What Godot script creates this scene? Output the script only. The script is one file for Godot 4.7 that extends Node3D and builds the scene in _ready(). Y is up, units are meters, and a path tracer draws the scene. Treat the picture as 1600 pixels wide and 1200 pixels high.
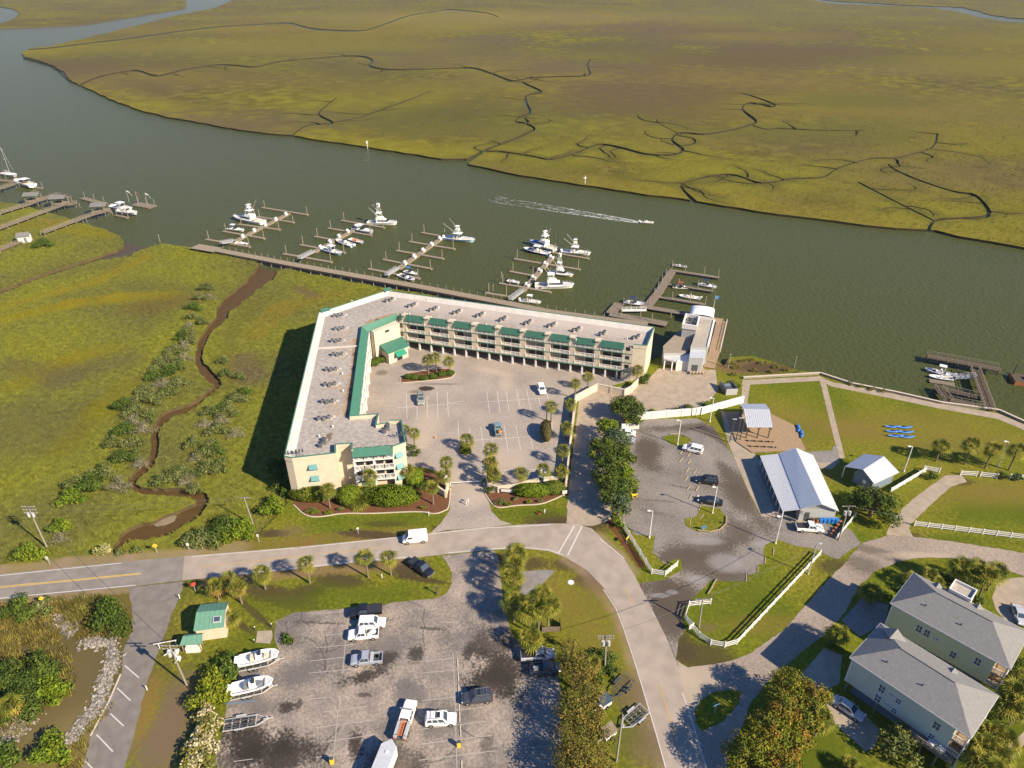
extends Node3D
# Aerial view of a tidal river with marsh, a marina with a hotel on the bank, parking lots, park buildings and houses.
# Heights are metres above the land; site(u, v, h) turns survey readings of the place into points at height h.
const EYE := 97.0
const FOCAL := 1110.0
const TILT := 31.0
const WATER := -1.3
var M := {}
var T := {}
var used := {}
var rng := RandomNumberGenerator.new()

func _ready() -> void:
	# ---- camera, sky, sun, exposure
	var cam := Camera3D.new()
	cam.name = "camera"
	cam.position = Vector3(0, EYE, 0)
	cam.rotation_degrees = Vector3(-TILT, 0, 0)
	cam.fov = rad_to_deg(2.0 * atan(600.0 / FOCAL))
	cam.near = 1.0
	cam.far = 20000.0
	add_child(cam)
	cam.current = true
	var env := Environment.new()
	env.background_mode = Environment.BG_SKY
	var sm := ProceduralSkyMaterial.new()
	sm.sky_top_color = Color(0.24, 0.42, 0.68)
	sm.sky_horizon_color = Color(0.64, 0.68, 0.70)
	sm.sky_curve = 0.16
	sm.ground_horizon_color = Color(0.5, 0.55, 0.55)
	sm.ground_bottom_color = Color(0.2, 0.22, 0.18)
	var sky := Sky.new()
	sky.sky_material = sm
	env.sky = sky
	env.background_energy_multiplier = 0.72
	env.tonemap_mode = Environment.TONE_MAPPER_LINEAR
	env.tonemap_exposure = 1.88
	env.fog_enabled = true
	env.fog_density = 0.00004
	env.fog_light_color = Color(0.86, 0.88, 0.9)
	env.sdfgi_enabled = true
	env.ssao_enabled = true
	env.ssil_enabled = true
	var we := WorldEnvironment.new()
	we.environment = env
	add_child(we)
	var sun := DirectionalLight3D.new()
	sun.name = "sun"
	sun.light_energy = 1.6
	sun.light_color = Color(1.0, 0.93, 0.82)
	sun.light_angular_distance = 0.5
	sun.shadow_enabled = true
	add_child(sun)
	var el := deg_to_rad(33.7)
	var to := Vector3(-0.82 * cos(el), -sin(el), -0.572 * cos(el))
	sun.look_at_from_position(-to * 300.0, Vector3.ZERO, Vector3.UP)
	rng.seed = 7
	make_materials()
	build_ground()
	build_hotel()
	build_buildings()
	build_marina()
	build_vehicles()
	build_street()
	build_plants()

# ---------------------------------------------------------------- survey, names
func site(u: float, v: float, h := 0.0) -> Vector3:
	var x := (u - 800.0) / FOCAL
	var y := (v - 600.0) / FOCAL
	var s := sin(deg_to_rad(TILT))
	var c := cos(deg_to_rad(TILT))
	var d := Vector3(x, -s - y * c, -c + y * s)
	var k := (h - EYE) / d.y
	return Vector3(d.x * k, h, d.z * k)

func xz(p: Vector3) -> Vector2:
	return Vector2(p.x, p.z)

func area(a: Array, h := 0.0) -> PackedVector2Array:
	var out := PackedVector2Array()
	for i in range(0, a.size(), 2):
		out.append(xz(site(a[i], a[i + 1], h)))
	return out

func path(a: Array, h := 0.0) -> PackedVector2Array:
	return area(a, h)

func nm(called: String) -> String:
	if not used.has(called):
		used[called] = 0
		return called
	used[called] += 1
	return "%s_%03d" % [called, used[called]]

func tag(o: Node, label: String, category: String, group := "", kind := "") -> void:
	if label:
		o.set_meta("label", label)
	if category:
		o.set_meta("category", category)
	if group:
		o.set_meta("group", group)
	if kind:
		o.set_meta("kind", kind)

func thing(called: String, label: String, category: String, at := Vector3.ZERO, turn := 0.0, group := "") -> Node3D:
	var o := Node3D.new()
	o.name = nm(called)
	add_child(o)
	o.position = at
	o.rotation.y = turn
	tag(o, label, category, group)
	return o

func copy(src: Node3D, label: String, at: Vector3, turn := 0.0, group := "", sc := Vector3.ONE) -> Node3D:
	var o: Node3D = src.duplicate()
	var base := String(src.name)
	if base.length() > 4 and base[base.length() - 4] == "_" and base.right(3).is_valid_int():
		base = base.left(base.length() - 4)
	o.name = nm(base)
	add_child(o)
	o.position = at
	o.rotation.y = turn
	o.scale = sc
	if label:
		o.set_meta("label", label)
	if group:
		o.set_meta("group", group)
	return o

func part(m: Variant, called: String, mat: Material, parent: Node, at := Vector3.ZERO, turn := 0.0) -> MeshInstance3D:
	var o := MeshInstance3D.new()
	o.mesh = m.mesh() if m is MB else m
	o.material_override = mat
	if parent == self:
		o.name = nm(called)
	else:
		o.name = called
	parent.add_child(o, true)
	o.position = at
	o.rotation.y = turn
	return o

func structure(m: Variant, called: String, mat: Material) -> MeshInstance3D:
	var o := part(m, called, mat, self)
	o.set_meta("kind", "structure")
	return o

# ---------------------------------------------------------------- mesh builder
class MB:
	var v := PackedVector3Array()
	var n := PackedVector3Array()
	var t := PackedVector2Array()
	var c := PackedColorArray()
	var tint := Color(1, 1, 1)
	var tinted := false
	var uv_from := Vector2.ZERO
	var uv_size := Vector2.ZERO
	func color(x: Color) -> MB:
		tint = x
		tinted = true
		return self
	func put(p: Vector3, nn: Vector3) -> void:
		v.append(p)
		n.append(nn)
		c.append(tint)
		if uv_size.x > 0.0:
			t.append(Vector2((p.x - uv_from.x) / uv_size.x, (p.z - uv_from.y) / uv_size.y))
		else:
			t.append(Vector2(p.x + p.y * 0.31, p.z + p.y * 0.95))
	func tri(a: Vector3, b: Vector3, d: Vector3) -> void:
		var nn := (d - a).cross(b - a).normalized()
		put(a, nn)
		put(b, nn)
		put(d, nn)
	func quad(a: Vector3, b: Vector3, d: Vector3, e: Vector3) -> void:
		tri(a, b, d)
		tri(a, d, e)
	func quad2(a: Vector3, b: Vector3, tall: float) -> MB:
		# an upright panel from its lower edge
		quad(a, b, b + Vector3(0, tall, 0), a + Vector3(0, tall, 0))
		return self
	func quad2b(a: Vector3, b: Vector3, d: Vector3, e: Vector3) -> MB:
		quad(a, b, d, e)
		return self
	func tri2(a: Vector3, b: Vector3, d: Vector3) -> MB:
		tri(a, b, d)
		return self
	func up(a: Vector3, b: Vector3, d: Vector3) -> void:
		if (d - a).cross(b - a).y < 0.0:
			tri(a, d, b)
		else:
			tri(a, b, d)
	func box(at: Vector3, s: Vector3, b := Basis()) -> MB:
		var h := s * 0.5
		var p := []
		for i in 8:
			p.append(at + b * Vector3(h.x if i & 1 else -h.x, h.y if i & 2 else -h.y, h.z if i & 4 else -h.z))
		quad(p[2], p[3], p[7], p[6])
		quad(p[0], p[4], p[5], p[1])
		quad(p[4], p[6], p[7], p[5])
		quad(p[1], p[3], p[2], p[0])
		quad(p[0], p[2], p[6], p[4])
		quad(p[5], p[7], p[3], p[1])
		return self
	func bar(a: Vector3, b: Vector3, w: float, h := -1.0) -> MB:
		var d := b - a
		var l := d.length()
		if l < 0.0001:
			return self
		var x := d / l
		var z := x.cross(Vector3.UP)
		if z.length() < 0.01:
			z = Vector3.RIGHT
		z = z.normalized()
		var y := z.cross(x)
		return box((a + b) * 0.5, Vector3(l, w if h < 0.0 else h, w), Basis(x, y, z))
	func tube(a: Vector3, b: Vector3, r0: float, r1: float, k := 8, caps := true) -> MB:
		var x := (b - a).normalized()
		var y := x.cross(Vector3.UP if absf(x.y) < 0.9 else Vector3.RIGHT).normalized()
		var z := x.cross(y)
		for i in k:
			var p0 := TAU * i / k
			var p1 := TAU * (i + 1) / k
			var d0 := y * cos(p0) + z * sin(p0)
			var d1 := y * cos(p1) + z * sin(p1)
			for q in [[a, d0, r0], [b, d0, r1], [b, d1, r1], [a, d0, r0], [b, d1, r1], [a, d1, r0]]:
				put(q[0] + q[1] * q[2], q[1])
			if caps:
				tri(b, b + d1 * r1, b + d0 * r1)
				tri(a, a + d0 * r0, a + d1 * r0)
		return self
	func flat(poly: PackedVector2Array, y: float) -> MB:
		var ix := Geometry2D.triangulate_polygon(poly)
		for i in range(0, ix.size(), 3):
			up(Vector3(poly[ix[i]].x, y, poly[ix[i]].y), Vector3(poly[ix[i + 1]].x, y, poly[ix[i + 1]].y), Vector3(poly[ix[i + 2]].x, y, poly[ix[i + 2]].y))
		return self
	func skirt(poly: PackedVector2Array, y0: float, y1: float, closed := true) -> MB:
		var k := poly.size()
		var turn := -1.0 if Geometry2D.is_polygon_clockwise(poly) else 1.0
		for i in (k if closed else k - 1):
			var a := poly[i]
			var b := poly[(i + 1) % k]
			if turn > 0.0:
				quad(Vector3(a.x, y0, a.y), Vector3(b.x, y0, b.y), Vector3(b.x, y1, b.y), Vector3(a.x, y1, a.y))
			else:
				quad(Vector3(b.x, y0, b.y), Vector3(a.x, y0, a.y), Vector3(a.x, y1, a.y), Vector3(b.x, y1, b.y))
		return self
	func prism(poly: PackedVector2Array, y0: float, y1: float) -> MB:
		flat(poly, y1)
		return skirt(poly, y0, y1)
	func ribbon(pts: PackedVector2Array, w: float, y: float) -> MB:
		var l := PackedVector2Array()
		var r := PackedVector2Array()
		for i in pts.size():
			var d := (pts[mini(i + 1, pts.size() - 1)] - pts[maxi(i - 1, 0)]).normalized()
			l.append(pts[i] + Vector2(-d.y, d.x) * w * 0.5)
			r.append(pts[i] - Vector2(-d.y, d.x) * w * 0.5)
		for i in pts.size() - 1:
			up(Vector3(l[i].x, y, l[i].y), Vector3(l[i + 1].x, y, l[i + 1].y), Vector3(r[i + 1].x, y, r[i + 1].y))
			up(Vector3(l[i].x, y, l[i].y), Vector3(r[i + 1].x, y, r[i + 1].y), Vector3(r[i].x, y, r[i].y))
		return self
	func wall(pts: PackedVector2Array, w: float, y0: float, y1: float) -> MB:
		for i in pts.size() - 1:
			var a := pts[i]
			var b := pts[i + 1]
			var d := (b - a).normalized()
			var cap := w * 0.5 if i < pts.size() - 2 else 0.0
			b += d * cap
			box(Vector3((a.x + b.x) / 2, (y0 + y1) / 2, (a.y + b.y) / 2), Vector3(a.distance_to(b), y1 - y0 - 0.001 * i, w), Basis(Vector3.UP, atan2(-d.y, d.x)))
		return self
	func loft(rings: Array, closed := true, cap := true) -> MB:
		# rings: arrays of Vector3 with equal counts, joined one to the next with smooth normals
		var k: int = rings[0].size()
		for i in rings.size() - 1:
			for j in (k if closed else k - 1):
				var a: Vector3 = rings[i][j]
				var b: Vector3 = rings[i][(j + 1) % k]
				var d: Vector3 = rings[i + 1][(j + 1) % k]
				var e: Vector3 = rings[i + 1][j]
				quad(a, b, d, e)
		if cap:
			for r in [rings[0], rings[-1]]:
				var m := Vector3.ZERO
				for p in r:
					m += p
				m /= k
				for j in k:
					tri(m, r[j], r[(j + 1) % k])
		return self
	func ball(at: Vector3, s: Vector3, k := 10, rows := 6) -> MB:
		for i in rows:
			for j in k:
				var q := []
				for o in [[i, j], [i, j + 1], [i + 1, j + 1], [i + 1, j]]:
					var la: float = PI * o[0] / rows
					var lo: float = TAU * o[1] / k
					q.append(Vector3(sin(la) * cos(lo), cos(la), sin(la) * sin(lo)))
				for w in [[0, 1, 2], [0, 2, 3]]:
					for x in w:
						put(at + q[x] * s, (q[x] / s).normalized())
		return self
	func mesh() -> ArrayMesh:
		var a := []
		a.resize(Mesh.ARRAY_MAX)
		a[Mesh.ARRAY_VERTEX] = v
		a[Mesh.ARRAY_NORMAL] = n
		a[Mesh.ARRAY_TEX_UV] = t
		if tinted:
			a[Mesh.ARRAY_COLOR] = c
		var m := ArrayMesh.new()
		m.add_surface_from_arrays(Mesh.PRIMITIVE_TRIANGLES, a)
		return m

func smooth(m: MB) -> ArrayMesh:
	# rounds the shading of a flat-shaded shape by joining its corners
	var st := SurfaceTool.new()
	st.begin(Mesh.PRIMITIVE_TRIANGLES)
	st.set_smooth_group(0)
	for p in m.v:
		st.add_vertex(p)
	st.index()
	st.generate_normals()
	return st.commit()

# ---------------------------------------------------------------- materials
func noise_tex(size: int, freq: float, lo: float, hi: float, oct := 4, sd := 1, cell := false) -> NoiseTexture2D:
	var f := FastNoiseLite.new()
	f.seed = sd
	f.noise_type = FastNoiseLite.TYPE_CELLULAR if cell else FastNoiseLite.TYPE_SIMPLEX_SMOOTH
	f.frequency = freq
	f.fractal_octaves = oct
	var t := NoiseTexture2D.new()
	t.width = size
	t.height = size
	t.seamless = true
	t.noise = f
	var r := Gradient.new()
	r.set_color(0, Color(lo, lo, lo))
	r.set_color(1, Color(hi, hi, hi))
	t.color_ramp = r
	return t

func bump_tex(size: int, freq: float, strength: float, sd := 3) -> NoiseTexture2D:
	var f := FastNoiseLite.new()
	f.seed = sd
	f.noise_type = FastNoiseLite.TYPE_SIMPLEX_SMOOTH
	f.frequency = freq
	f.fractal_octaves = 4
	var t := NoiseTexture2D.new()
	t.width = size
	t.height = size
	t.seamless = true
	t.as_normal_map = true
	t.bump_strength = strength
	t.noise = f
	return t

func lin(r: float, gg: float, b: float) -> Color:
	return Color(r, gg, b).linear_to_srgb()

func mat(r: float, gg: float, b: float, rough := 0.8, tex: Texture2D = null, scale := 1.0, tex2: Texture2D = null, scale2 := 1.0, metal := 0.0) -> StandardMaterial3D:
	var m := StandardMaterial3D.new()
	m.albedo_color = lin(r, gg, b)
	m.roughness = rough
	m.metallic = metal
	if rough >= 0.8:
		m.metallic_specular = 0.2
	if tex:
		m.albedo_texture = tex
		m.uv1_triplanar = true
		m.uv1_world_triplanar = true
		m.uv1_scale = Vector3.ONE * scale
	if tex2:
		m.detail_enabled = true
		m.detail_blend_mode = BaseMaterial3D.BLEND_MODE_MUL
		m.detail_albedo = tex2
		m.detail_uv_layer = BaseMaterial3D.DETAIL_UV_2
		m.uv2_triplanar = true
		m.uv2_world_triplanar = true
		m.uv2_scale = Vector3.ONE * scale2
	return m

func tinted_mat(rough := 0.8) -> StandardMaterial3D:
	var m := StandardMaterial3D.new()
	m.vertex_color_use_as_albedo = true
	m.roughness = rough
	return m

func make_materials() -> void:
	T.fine = noise_tex(512, 0.06, 0.86, 1.0, 4, 2)
	T.mid = noise_tex(512, 0.02, 0.86, 1.0, 5, 5)
	T.soft = noise_tex(512, 0.012, 0.92, 1.0, 5, 9)
	T.speck = noise_tex(512, 0.16, 0.74, 1.0, 3, 11)
	T.wave = bump_tex(512, 0.03, 5.0, 4)
	T.grainn = bump_tex(512, 0.12, 6.0, 8)
	M.river = mat(0.058, 0.066, 0.021, 0.18)
	M.river.metallic_specular = 0.13
	M.river.normal_enabled = true
	M.river.normal_texture = T.wave
	M.river.normal_scale = 0.7
	M.river.uv1_triplanar = true
	M.river.uv1_world_triplanar = true
	M.river.uv1_scale = Vector3.ONE * 0.035
	M.creek = mat(0.095, 0.058, 0.022, 0.2, T.soft, 0.05)
	M.creek.metallic_specular = 0.12
	M.creek.normal_enabled = true
	M.creek.normal_texture = T.wave
	M.creek.normal_scale = 0.08
	M.mud = mat(0.10, 0.075, 0.045, 0.75, T.speck, 0.15, T.mid, 0.03)
	M.bank = mat(0.15, 0.115, 0.06, 0.9, T.speck, 0.3, T.mid, 0.04)
	M.creek_mud = mat(0.075, 0.06, 0.034, 0.8, T.speck, 0.3, T.mid, 0.04)
	M.sand = mat(0.36, 0.29, 0.2, 0.9, T.speck, 0.25, T.mid, 0.05)
	M.asphalt_west = mat(0.30, 0.27, 0.24, 0.9, T.fine, 0.35, T.mid, 0.03)
	M.asphalt_lane = mat(0.30, 0.27, 0.24, 0.9, T.speck, 0.35, T.mid, 0.045)
	M.asphalt_east = mat(0.45, 0.38, 0.315, 0.9, T.fine, 0.3, T.mid, 0.025)
	M.asphalt_side = mat(0.22, 0.20, 0.18, 0.9, T.fine, 0.3, T.mid, 0.03)
	M.concrete = mat(0.46, 0.38, 0.29, 0.9, T.fine, 0.35, T.mid, 0.04)
	M.concrete_grey = mat(0.3, 0.28, 0.26, 0.9, T.fine, 0.35, T.mid, 0.05)
	M.kerb = mat(0.6, 0.52, 0.42, 0.85, T.fine, 0.5)
	M.paint_white = mat(0.72, 0.70, 0.66, 0.8, T.speck, 0.5)
	M.paint_faint = mat(0.5, 0.46, 0.42, 0.85, T.speck, 0.5)
	M.paint_yellow = mat(0.75, 0.5, 0.13, 0.8, T.speck, 0.4)
	M.paint_yellow_faint = mat(0.55, 0.40, 0.2, 0.85, T.speck, 0.5)
	M.paint_blue = mat(0.12, 0.3, 0.55, 0.8, T.speck, 0.5)
	M.mulch = mat(0.22, 0.105, 0.055, 0.95, T.speck, 0.6, T.mid, 0.1)
	M.white = mat(0.78, 0.77, 0.74, 0.45, T.soft, 0.2)
	M.white_rail = mat(0.8, 0.79, 0.76, 0.6, T.fine, 0.4)
	M.cream = mat(0.75, 0.65, 0.505, 0.85, T.soft, 0.07, T.fine, 0.4)
	M.facade = mat(0.73, 0.635, 0.49, 0.85, T.soft, 0.1, T.fine, 0.4)  # the cream paint again, its weaker light put in as a slightly darker tone
	M.dark = mat(0.03, 0.03, 0.035, 0.5)
	M.glass = mat(0.02, 0.025, 0.03, 0.06)
	M.glass_teal = mat(0.10, 0.27, 0.29, 0.12)
	M.green_metal = mat(0.055, 0.185, 0.13, 0.45, T.soft, 0.15)
	M.green_dull = mat(0.07, 0.20, 0.14, 0.6, T.soft, 0.2)
	M.roof_flat = mat(0.56, 0.49, 0.43, 0.9, T.fine, 0.25, T.mid, 0.03)
	M.roof_white = mat(0.70, 0.66, 0.61, 0.8, T.fine, 0.25, T.mid, 0.04)
	M.metal_grey = mat(0.27, 0.28, 0.28, 0.45, T.fine, 0.6, null, 1.0, 0.3)
	M.metal_dark = mat(0.07, 0.075, 0.08, 0.5)
	M.metal_light = mat(0.55, 0.56, 0.56, 0.4, T.soft, 0.3, null, 1.0, 0.2)
	M.steel = mat(0.6, 0.6, 0.6, 0.3, null, 1.0, null, 1.0, 0.85)
	M.wood_old = mat(0.33, 0.275, 0.21, 0.9, T.speck, 0.5, T.mid, 0.08)
	M.wood_dark = mat(0.16, 0.125, 0.09, 0.9, T.speck, 0.5, T.mid, 0.1)
	M.wood_new = mat(0.50, 0.36, 0.23, 0.9, T.speck, 0.5, T.mid, 0.1)
	M.pile = mat(0.36, 0.31, 0.24, 0.9, T.speck, 0.6)
	M.pile_wet = mat(0.06, 0.05, 0.04, 0.7, T.speck, 0.6)
	M.rubber = mat(0.02, 0.02, 0.02, 0.85)
	M.orange = mat(0.7, 0.2, 0.05, 0.7)
	M.red = mat(0.5, 0.05, 0.04, 0.6)
	M.yellow = mat(0.8, 0.5, 0.03, 0.6)
	M.blue = mat(0.03, 0.2, 0.62, 0.55, T.soft, 0.5)
	M.shed_roof = mat(0.24, 0.235, 0.225, 0.85, T.speck, 0.5)
	M.rust = mat(0.42, 0.17, 0.08, 0.8, T.speck, 0.5)
	M.green_roof = mat(0.13, 0.29, 0.20, 0.6, T.soft, 0.2)
	M.wood_plank = mat(0.42, 0.30, 0.19, 0.9, T.speck, 0.5)
	M.wood_log = mat(0.52, 0.40, 0.26, 0.9, T.speck, 0.6)
	M.leaf = tinted_mat(0.65)
	M.leaf.metallic_specular = 0.25
	M.bark = mat(0.19, 0.14, 0.1, 0.95, T.speck, 0.8)
	M.palm_bark = mat(0.27, 0.21, 0.15, 0.95, T.speck, 0.9)

# paints what the ground is made of (grass, dirt, mud, stains) into one picture laid over a stretch of land
class Canvas:
	var x0 := 0.0
	var z0 := 0.0
	var res := 1.0
	var w := 0
	var h := 0
	var d := PackedByteArray()
	var a := PackedByteArray()
	var b := PackedByteArray()
	func setup(fx: float, fz: float, wx: float, wz: float, step: float, sd: int, fa: float, fb: float) -> void:
		x0 = fx
		z0 = fz
		res = step
		w = int(wx / step)
		h = int(wz / step)
		d.resize(w * h * 3)
		a = noise(sd, fa)
		b = noise(sd + 50, fb)
	func noise(sd: int, fr: float) -> PackedByteArray:
		var f := FastNoiseLite.new()
		f.seed = sd
		f.noise_type = FastNoiseLite.TYPE_SIMPLEX_SMOOTH
		f.frequency = fr * res
		f.fractal_octaves = 5
		var im := f.get_image(w, h)
		im.convert(Image.FORMAT_L8)
		return im.get_data()
	func fill(c0: Color, c1: Color, c2: Color, fine: float) -> void:
		# c0 to c1 to c2 by the broad pattern, fine grain from the second
		var lut := PackedColorArray()
		var grit := PackedByteArray()
		var rn := RandomNumberGenerator.new()
		rn.seed = 12
		for i in 65537:
			grit.append(rn.randi() & 255)
		for i in 256:
			var t := i / 255.0
			lut.append((c0.lerp(c1, t * 2.0) if t < 0.5 else c1.lerp(c2, t * 2.0 - 1.0)) * 255.0)
		for i in w * h:
			var f := 1.0 + (b[i] / 255.0 - 0.5) * fine + grit[(i * 31 + (i / w) * 7919) % 65537] / 1275.0 - 0.1
			var c := lut[a[i]] * f
			var k := i * 3
			d[k] = mini(int(c.r), 255)
			d[k + 1] = mini(int(c.g), 255)
			d[k + 2] = mini(int(c.b), 255)
	func dab(px: int, pz: int, c: Color, al: float) -> void:
		var k := (pz * w + px) * 3
		d[k] = int(lerpf(d[k], c.r * 255.0, al))
		d[k + 1] = int(lerpf(d[k + 1], c.g * 255.0, al))
		d[k + 2] = int(lerpf(d[k + 2], c.b * 255.0, al))
	func patch(at: Vector2, rx: float, rz: float, c: Color, al: float, rough := 1.0, soft := 0.35, turn := 0.0) -> void:
		var r := maxf(rx, rz) * 1.6
		var cs := cos(turn)
		var sn := sin(turn)
		for pz in range(maxi(0, int((at.y - r - z0) / res)), mini(h, int((at.y + r - z0) / res))):
			for px in range(maxi(0, int((at.x - r - x0) / res)), mini(w, int((at.x + r - x0) / res))):
				var p := Vector2(x0 + px * res, z0 + pz * res) - at
				p = Vector2((p.x * cs + p.y * sn) / rx, (-p.x * sn + p.y * cs) / rz)
				var i := pz * w + px
				var e := p.length() + ((a[i] + b[i]) / 510.0 - 0.5) * rough
				var t := clampf((1.0 + soft - e) / (2.0 * soft), 0.0, 1.0)
				if t > 0.0:
					dab(px, pz, c, al * t * t * (3.0 - 2.0 * t))
	func stroke(pts: PackedVector2Array, wide: float, c: Color, al: float, rough := 1.0, soft := 0.35) -> void:
		var mn := pts[0]
		var mx := pts[0]
		for p in pts:
			mn = mn.min(p)
			mx = mx.max(p)
		var r := wide * 0.9
		for pz in range(maxi(0, int((mn.y - r - z0) / res)), mini(h, int((mx.y + r - z0) / res))):
			for px in range(maxi(0, int((mn.x - r - x0) / res)), mini(w, int((mx.x + r - x0) / res))):
				var p := Vector2(x0 + px * res, z0 + pz * res)
				var best := 1e9
				for j in pts.size() - 1:
					var s := pts[j]
					var g := pts[j + 1] - s
					var t := clampf((p - s).dot(g) / g.length_squared(), 0.0, 1.0)
					best = minf(best, (s + g * t).distance_squared_to(p))
				if best > r * r:
					continue
				var i := pz * w + px
				var e := sqrt(best) / (wide * 0.5) + ((a[i] + b[i]) / 510.0 - 0.5) * rough
				var u := clampf((1.0 + soft - e) / (2.0 * soft), 0.0, 1.0)
				if u > 0.0:
					dab(px, pz, c, al * u * u * (3.0 - 2.0 * u))
	func strokes(pts: PackedVector2Array, wide: float, c: Color, al: float, rough := 1.0, soft := 0.35) -> void:
		for j in pts.size() - 1:
			stroke(PackedVector2Array([pts[j], pts[j + 1]]), wide, c, al, rough, soft)
	func at(p: Vector2) -> Color:
		var k := (clampi(int((p.y - z0) / res), 0, h - 1) * w + clampi(int((p.x - x0) / res), 0, w - 1)) * 3
		return Color8(d[k], d[k + 1], d[k + 2])
	func material(rough := 0.95) -> StandardMaterial3D:
		var m := StandardMaterial3D.new()
		m.albedo_texture = ImageTexture.create_from_image(Image.create_from_data(w, h, false, Image.FORMAT_RGB8, d))
		m.roughness = rough
		m.metallic_specular = 0.15
		return m
	func over(m: MB) -> MB:
		m.uv_from = Vector2(x0, z0)
		m.uv_size = Vector2(w * res, h * res)
		return m

func with_detail(m: StandardMaterial3D, tex: Texture2D, scale: float) -> StandardMaterial3D:
	m.detail_enabled = true
	m.detail_blend_mode = BaseMaterial3D.BLEND_MODE_MUL
	m.detail_albedo = tex
	m.detail_uv_layer = BaseMaterial3D.DETAIL_UV_2
	m.uv2_triplanar = true
	m.uv2_world_triplanar = true
	m.uv2_scale = Vector3.ONE * scale
	return m

# a winding channel of changing width (u, v, width readings) as a chain of overlapping convex pieces
func channel(a: Array, h := 0.0) -> Array:
	var pts := []
	for i in range(0, a.size(), 3):
		pts.append(Vector3(a[i], a[i + 1], a[i + 2]))
	var fine := []
	for i in pts.size() - 1:
		var p0: Vector3 = pts[maxi(i - 1, 0)]
		var p1: Vector3 = pts[i]
		var p2: Vector3 = pts[i + 1]
		var p3: Vector3 = pts[mini(i + 2, pts.size() - 1)]
		for k in 4:
			var p := p1.cubic_interpolate(p2, p0, p3, k / 4.0)
			if k > 0:
				p.z = lerpf(p1.z, p2.z, k / 4.0) * rng.randf_range(0.8, 1.25)
			fine.append(p)
	fine.append(pts[-1])
	var out := []
	var l := []
	var r := []
	for i in fine.size():
		var q: Vector3 = fine[mini(i + 1, fine.size() - 1)] - fine[maxi(i - 1, 0)]
		var d := Vector2(q.x, q.y).normalized()
		var s: Vector2 = Vector2(-d.y, d.x) * fine[i].z * 0.5
		l.append(xz(site(fine[i].x + s.x, fine[i].y + s.y, h)))
		r.append(xz(site(fine[i].x - s.x, fine[i].y - s.y, h)))
	for i in fine.size() - 1:
		var el: Vector2 = (l[i + 1] - l[i]) * 0.12
		var er: Vector2 = (r[i + 1] - r[i]) * 0.12
		var hull := Geometry2D.convex_hull(PackedVector2Array([l[i] - el, l[i + 1] + el, r[i + 1] + er, r[i] - er]))
		hull.remove_at(hull.size() - 1)
		out.append(hull)
	return out

# small side channels that leave a creek, wander and taper out
func rills(a: Array, marks: Array) -> Array:
	var out := []
	var pts := []
	for i in range(0, a.size(), 3):
		pts.append(xz(site(a[i], a[i + 1])))
	for i in range(1, pts.size() - 1):
		for rep in 2:
			var p: Vector2 = pts[i].lerp(pts[i + 1], rng.randf())
			if p.y < -1400.0 or rng.randf() < 0.52:
				continue
			var d: Vector2 = (pts[i + 1] - pts[i]).normalized().orthogonal() * (1.0 if rep == 0 else -1.0)
			var turn := rng.randf_range(-0.3, 0.3)
			var n := rng.randi_range(3, 8)
			var w := clampf(-p.y * 0.004, 1.0, 2.4) * rng.randf_range(0.6, 1.2)
			var mark := PackedVector2Array([p])
			for k in n:
				turn = turn * 0.3 + rng.randf_range(-0.75, 0.75)
				d = d.rotated(turn * 0.75)
				var q := p + d * rng.randf_range(3.0, 8.0) * clampf(-p.y / 500.0, 0.8, 2.0)
				var s := d.orthogonal()
				var w0 := w * (1.0 - float(k) / n) * 0.5 + 0.12
				var w1 := w * (1.0 - float(k + 1) / n) * 0.5 + 0.12
				var e := d * 0.5
				var hull := Geometry2D.convex_hull(PackedVector2Array([p - e + s * w0, p - e - s * w0, q + e - s * w1, q + e + s * w1]))
				hull.remove_at(hull.size() - 1)
				out.append(hull)
				p = q
				mark.append(p)
			marks.append(mark)
	return out

func cut(polys: Array, holes: Array) -> Array:
	for hl in holes:
		var next := []
		for q in polys:
			var res := Geometry2D.clip_polygons(q, hl)
			var bad := res.is_empty()
			for r in res:
				if Geometry2D.is_polygon_clockwise(r):
					bad = true
			if bad:
				next.append(q)
				continue
			for r in res:
				if absf(area_of(r)) > 0.5:
					next.append(r)
		polys = next
	return polys

func rough_edge(p: PackedVector2Array, amp: float, step: float) -> PackedVector2Array:
	var out := PackedVector2Array()
	for i in p.size():
		var a := p[i]
		var b := p[(i + 1) % p.size()]
		out.append(a)
		var l := a.distance_to(b)
		if l > 900.0:
			continue
		var k := int(l / step)
		var s := Vector2(-(b - a).y, (b - a).x).normalized()
		for j in range(1, k):
			out.append(a.lerp(b, float(j) / k) + s * rng.randf_range(-amp, amp))
	return out

func marsh_sheet(called: String, polys: Array, cv: Canvas, m: Material, top: float, label := "") -> void:
	var sheet := MB.new()
	cv.over(sheet)
	var bank := MB.new()
	for p in polys:
		if p.size() > 2 and absf(area_of(p)) > 2.0:
			sheet.flat(p, top)
			bank.skirt(p, WATER - 0.3, top)
	var o := structure(sheet, called, m)
	part(bank, "bank", M.creek_mud if called == "marsh" else M.bank, o)

func area_of(p: PackedVector2Array) -> float:
	var s := 0.0
	for i in p.size():
		s += p[i].cross(p[(i + 1) % p.size()])
	return s * 0.5

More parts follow.
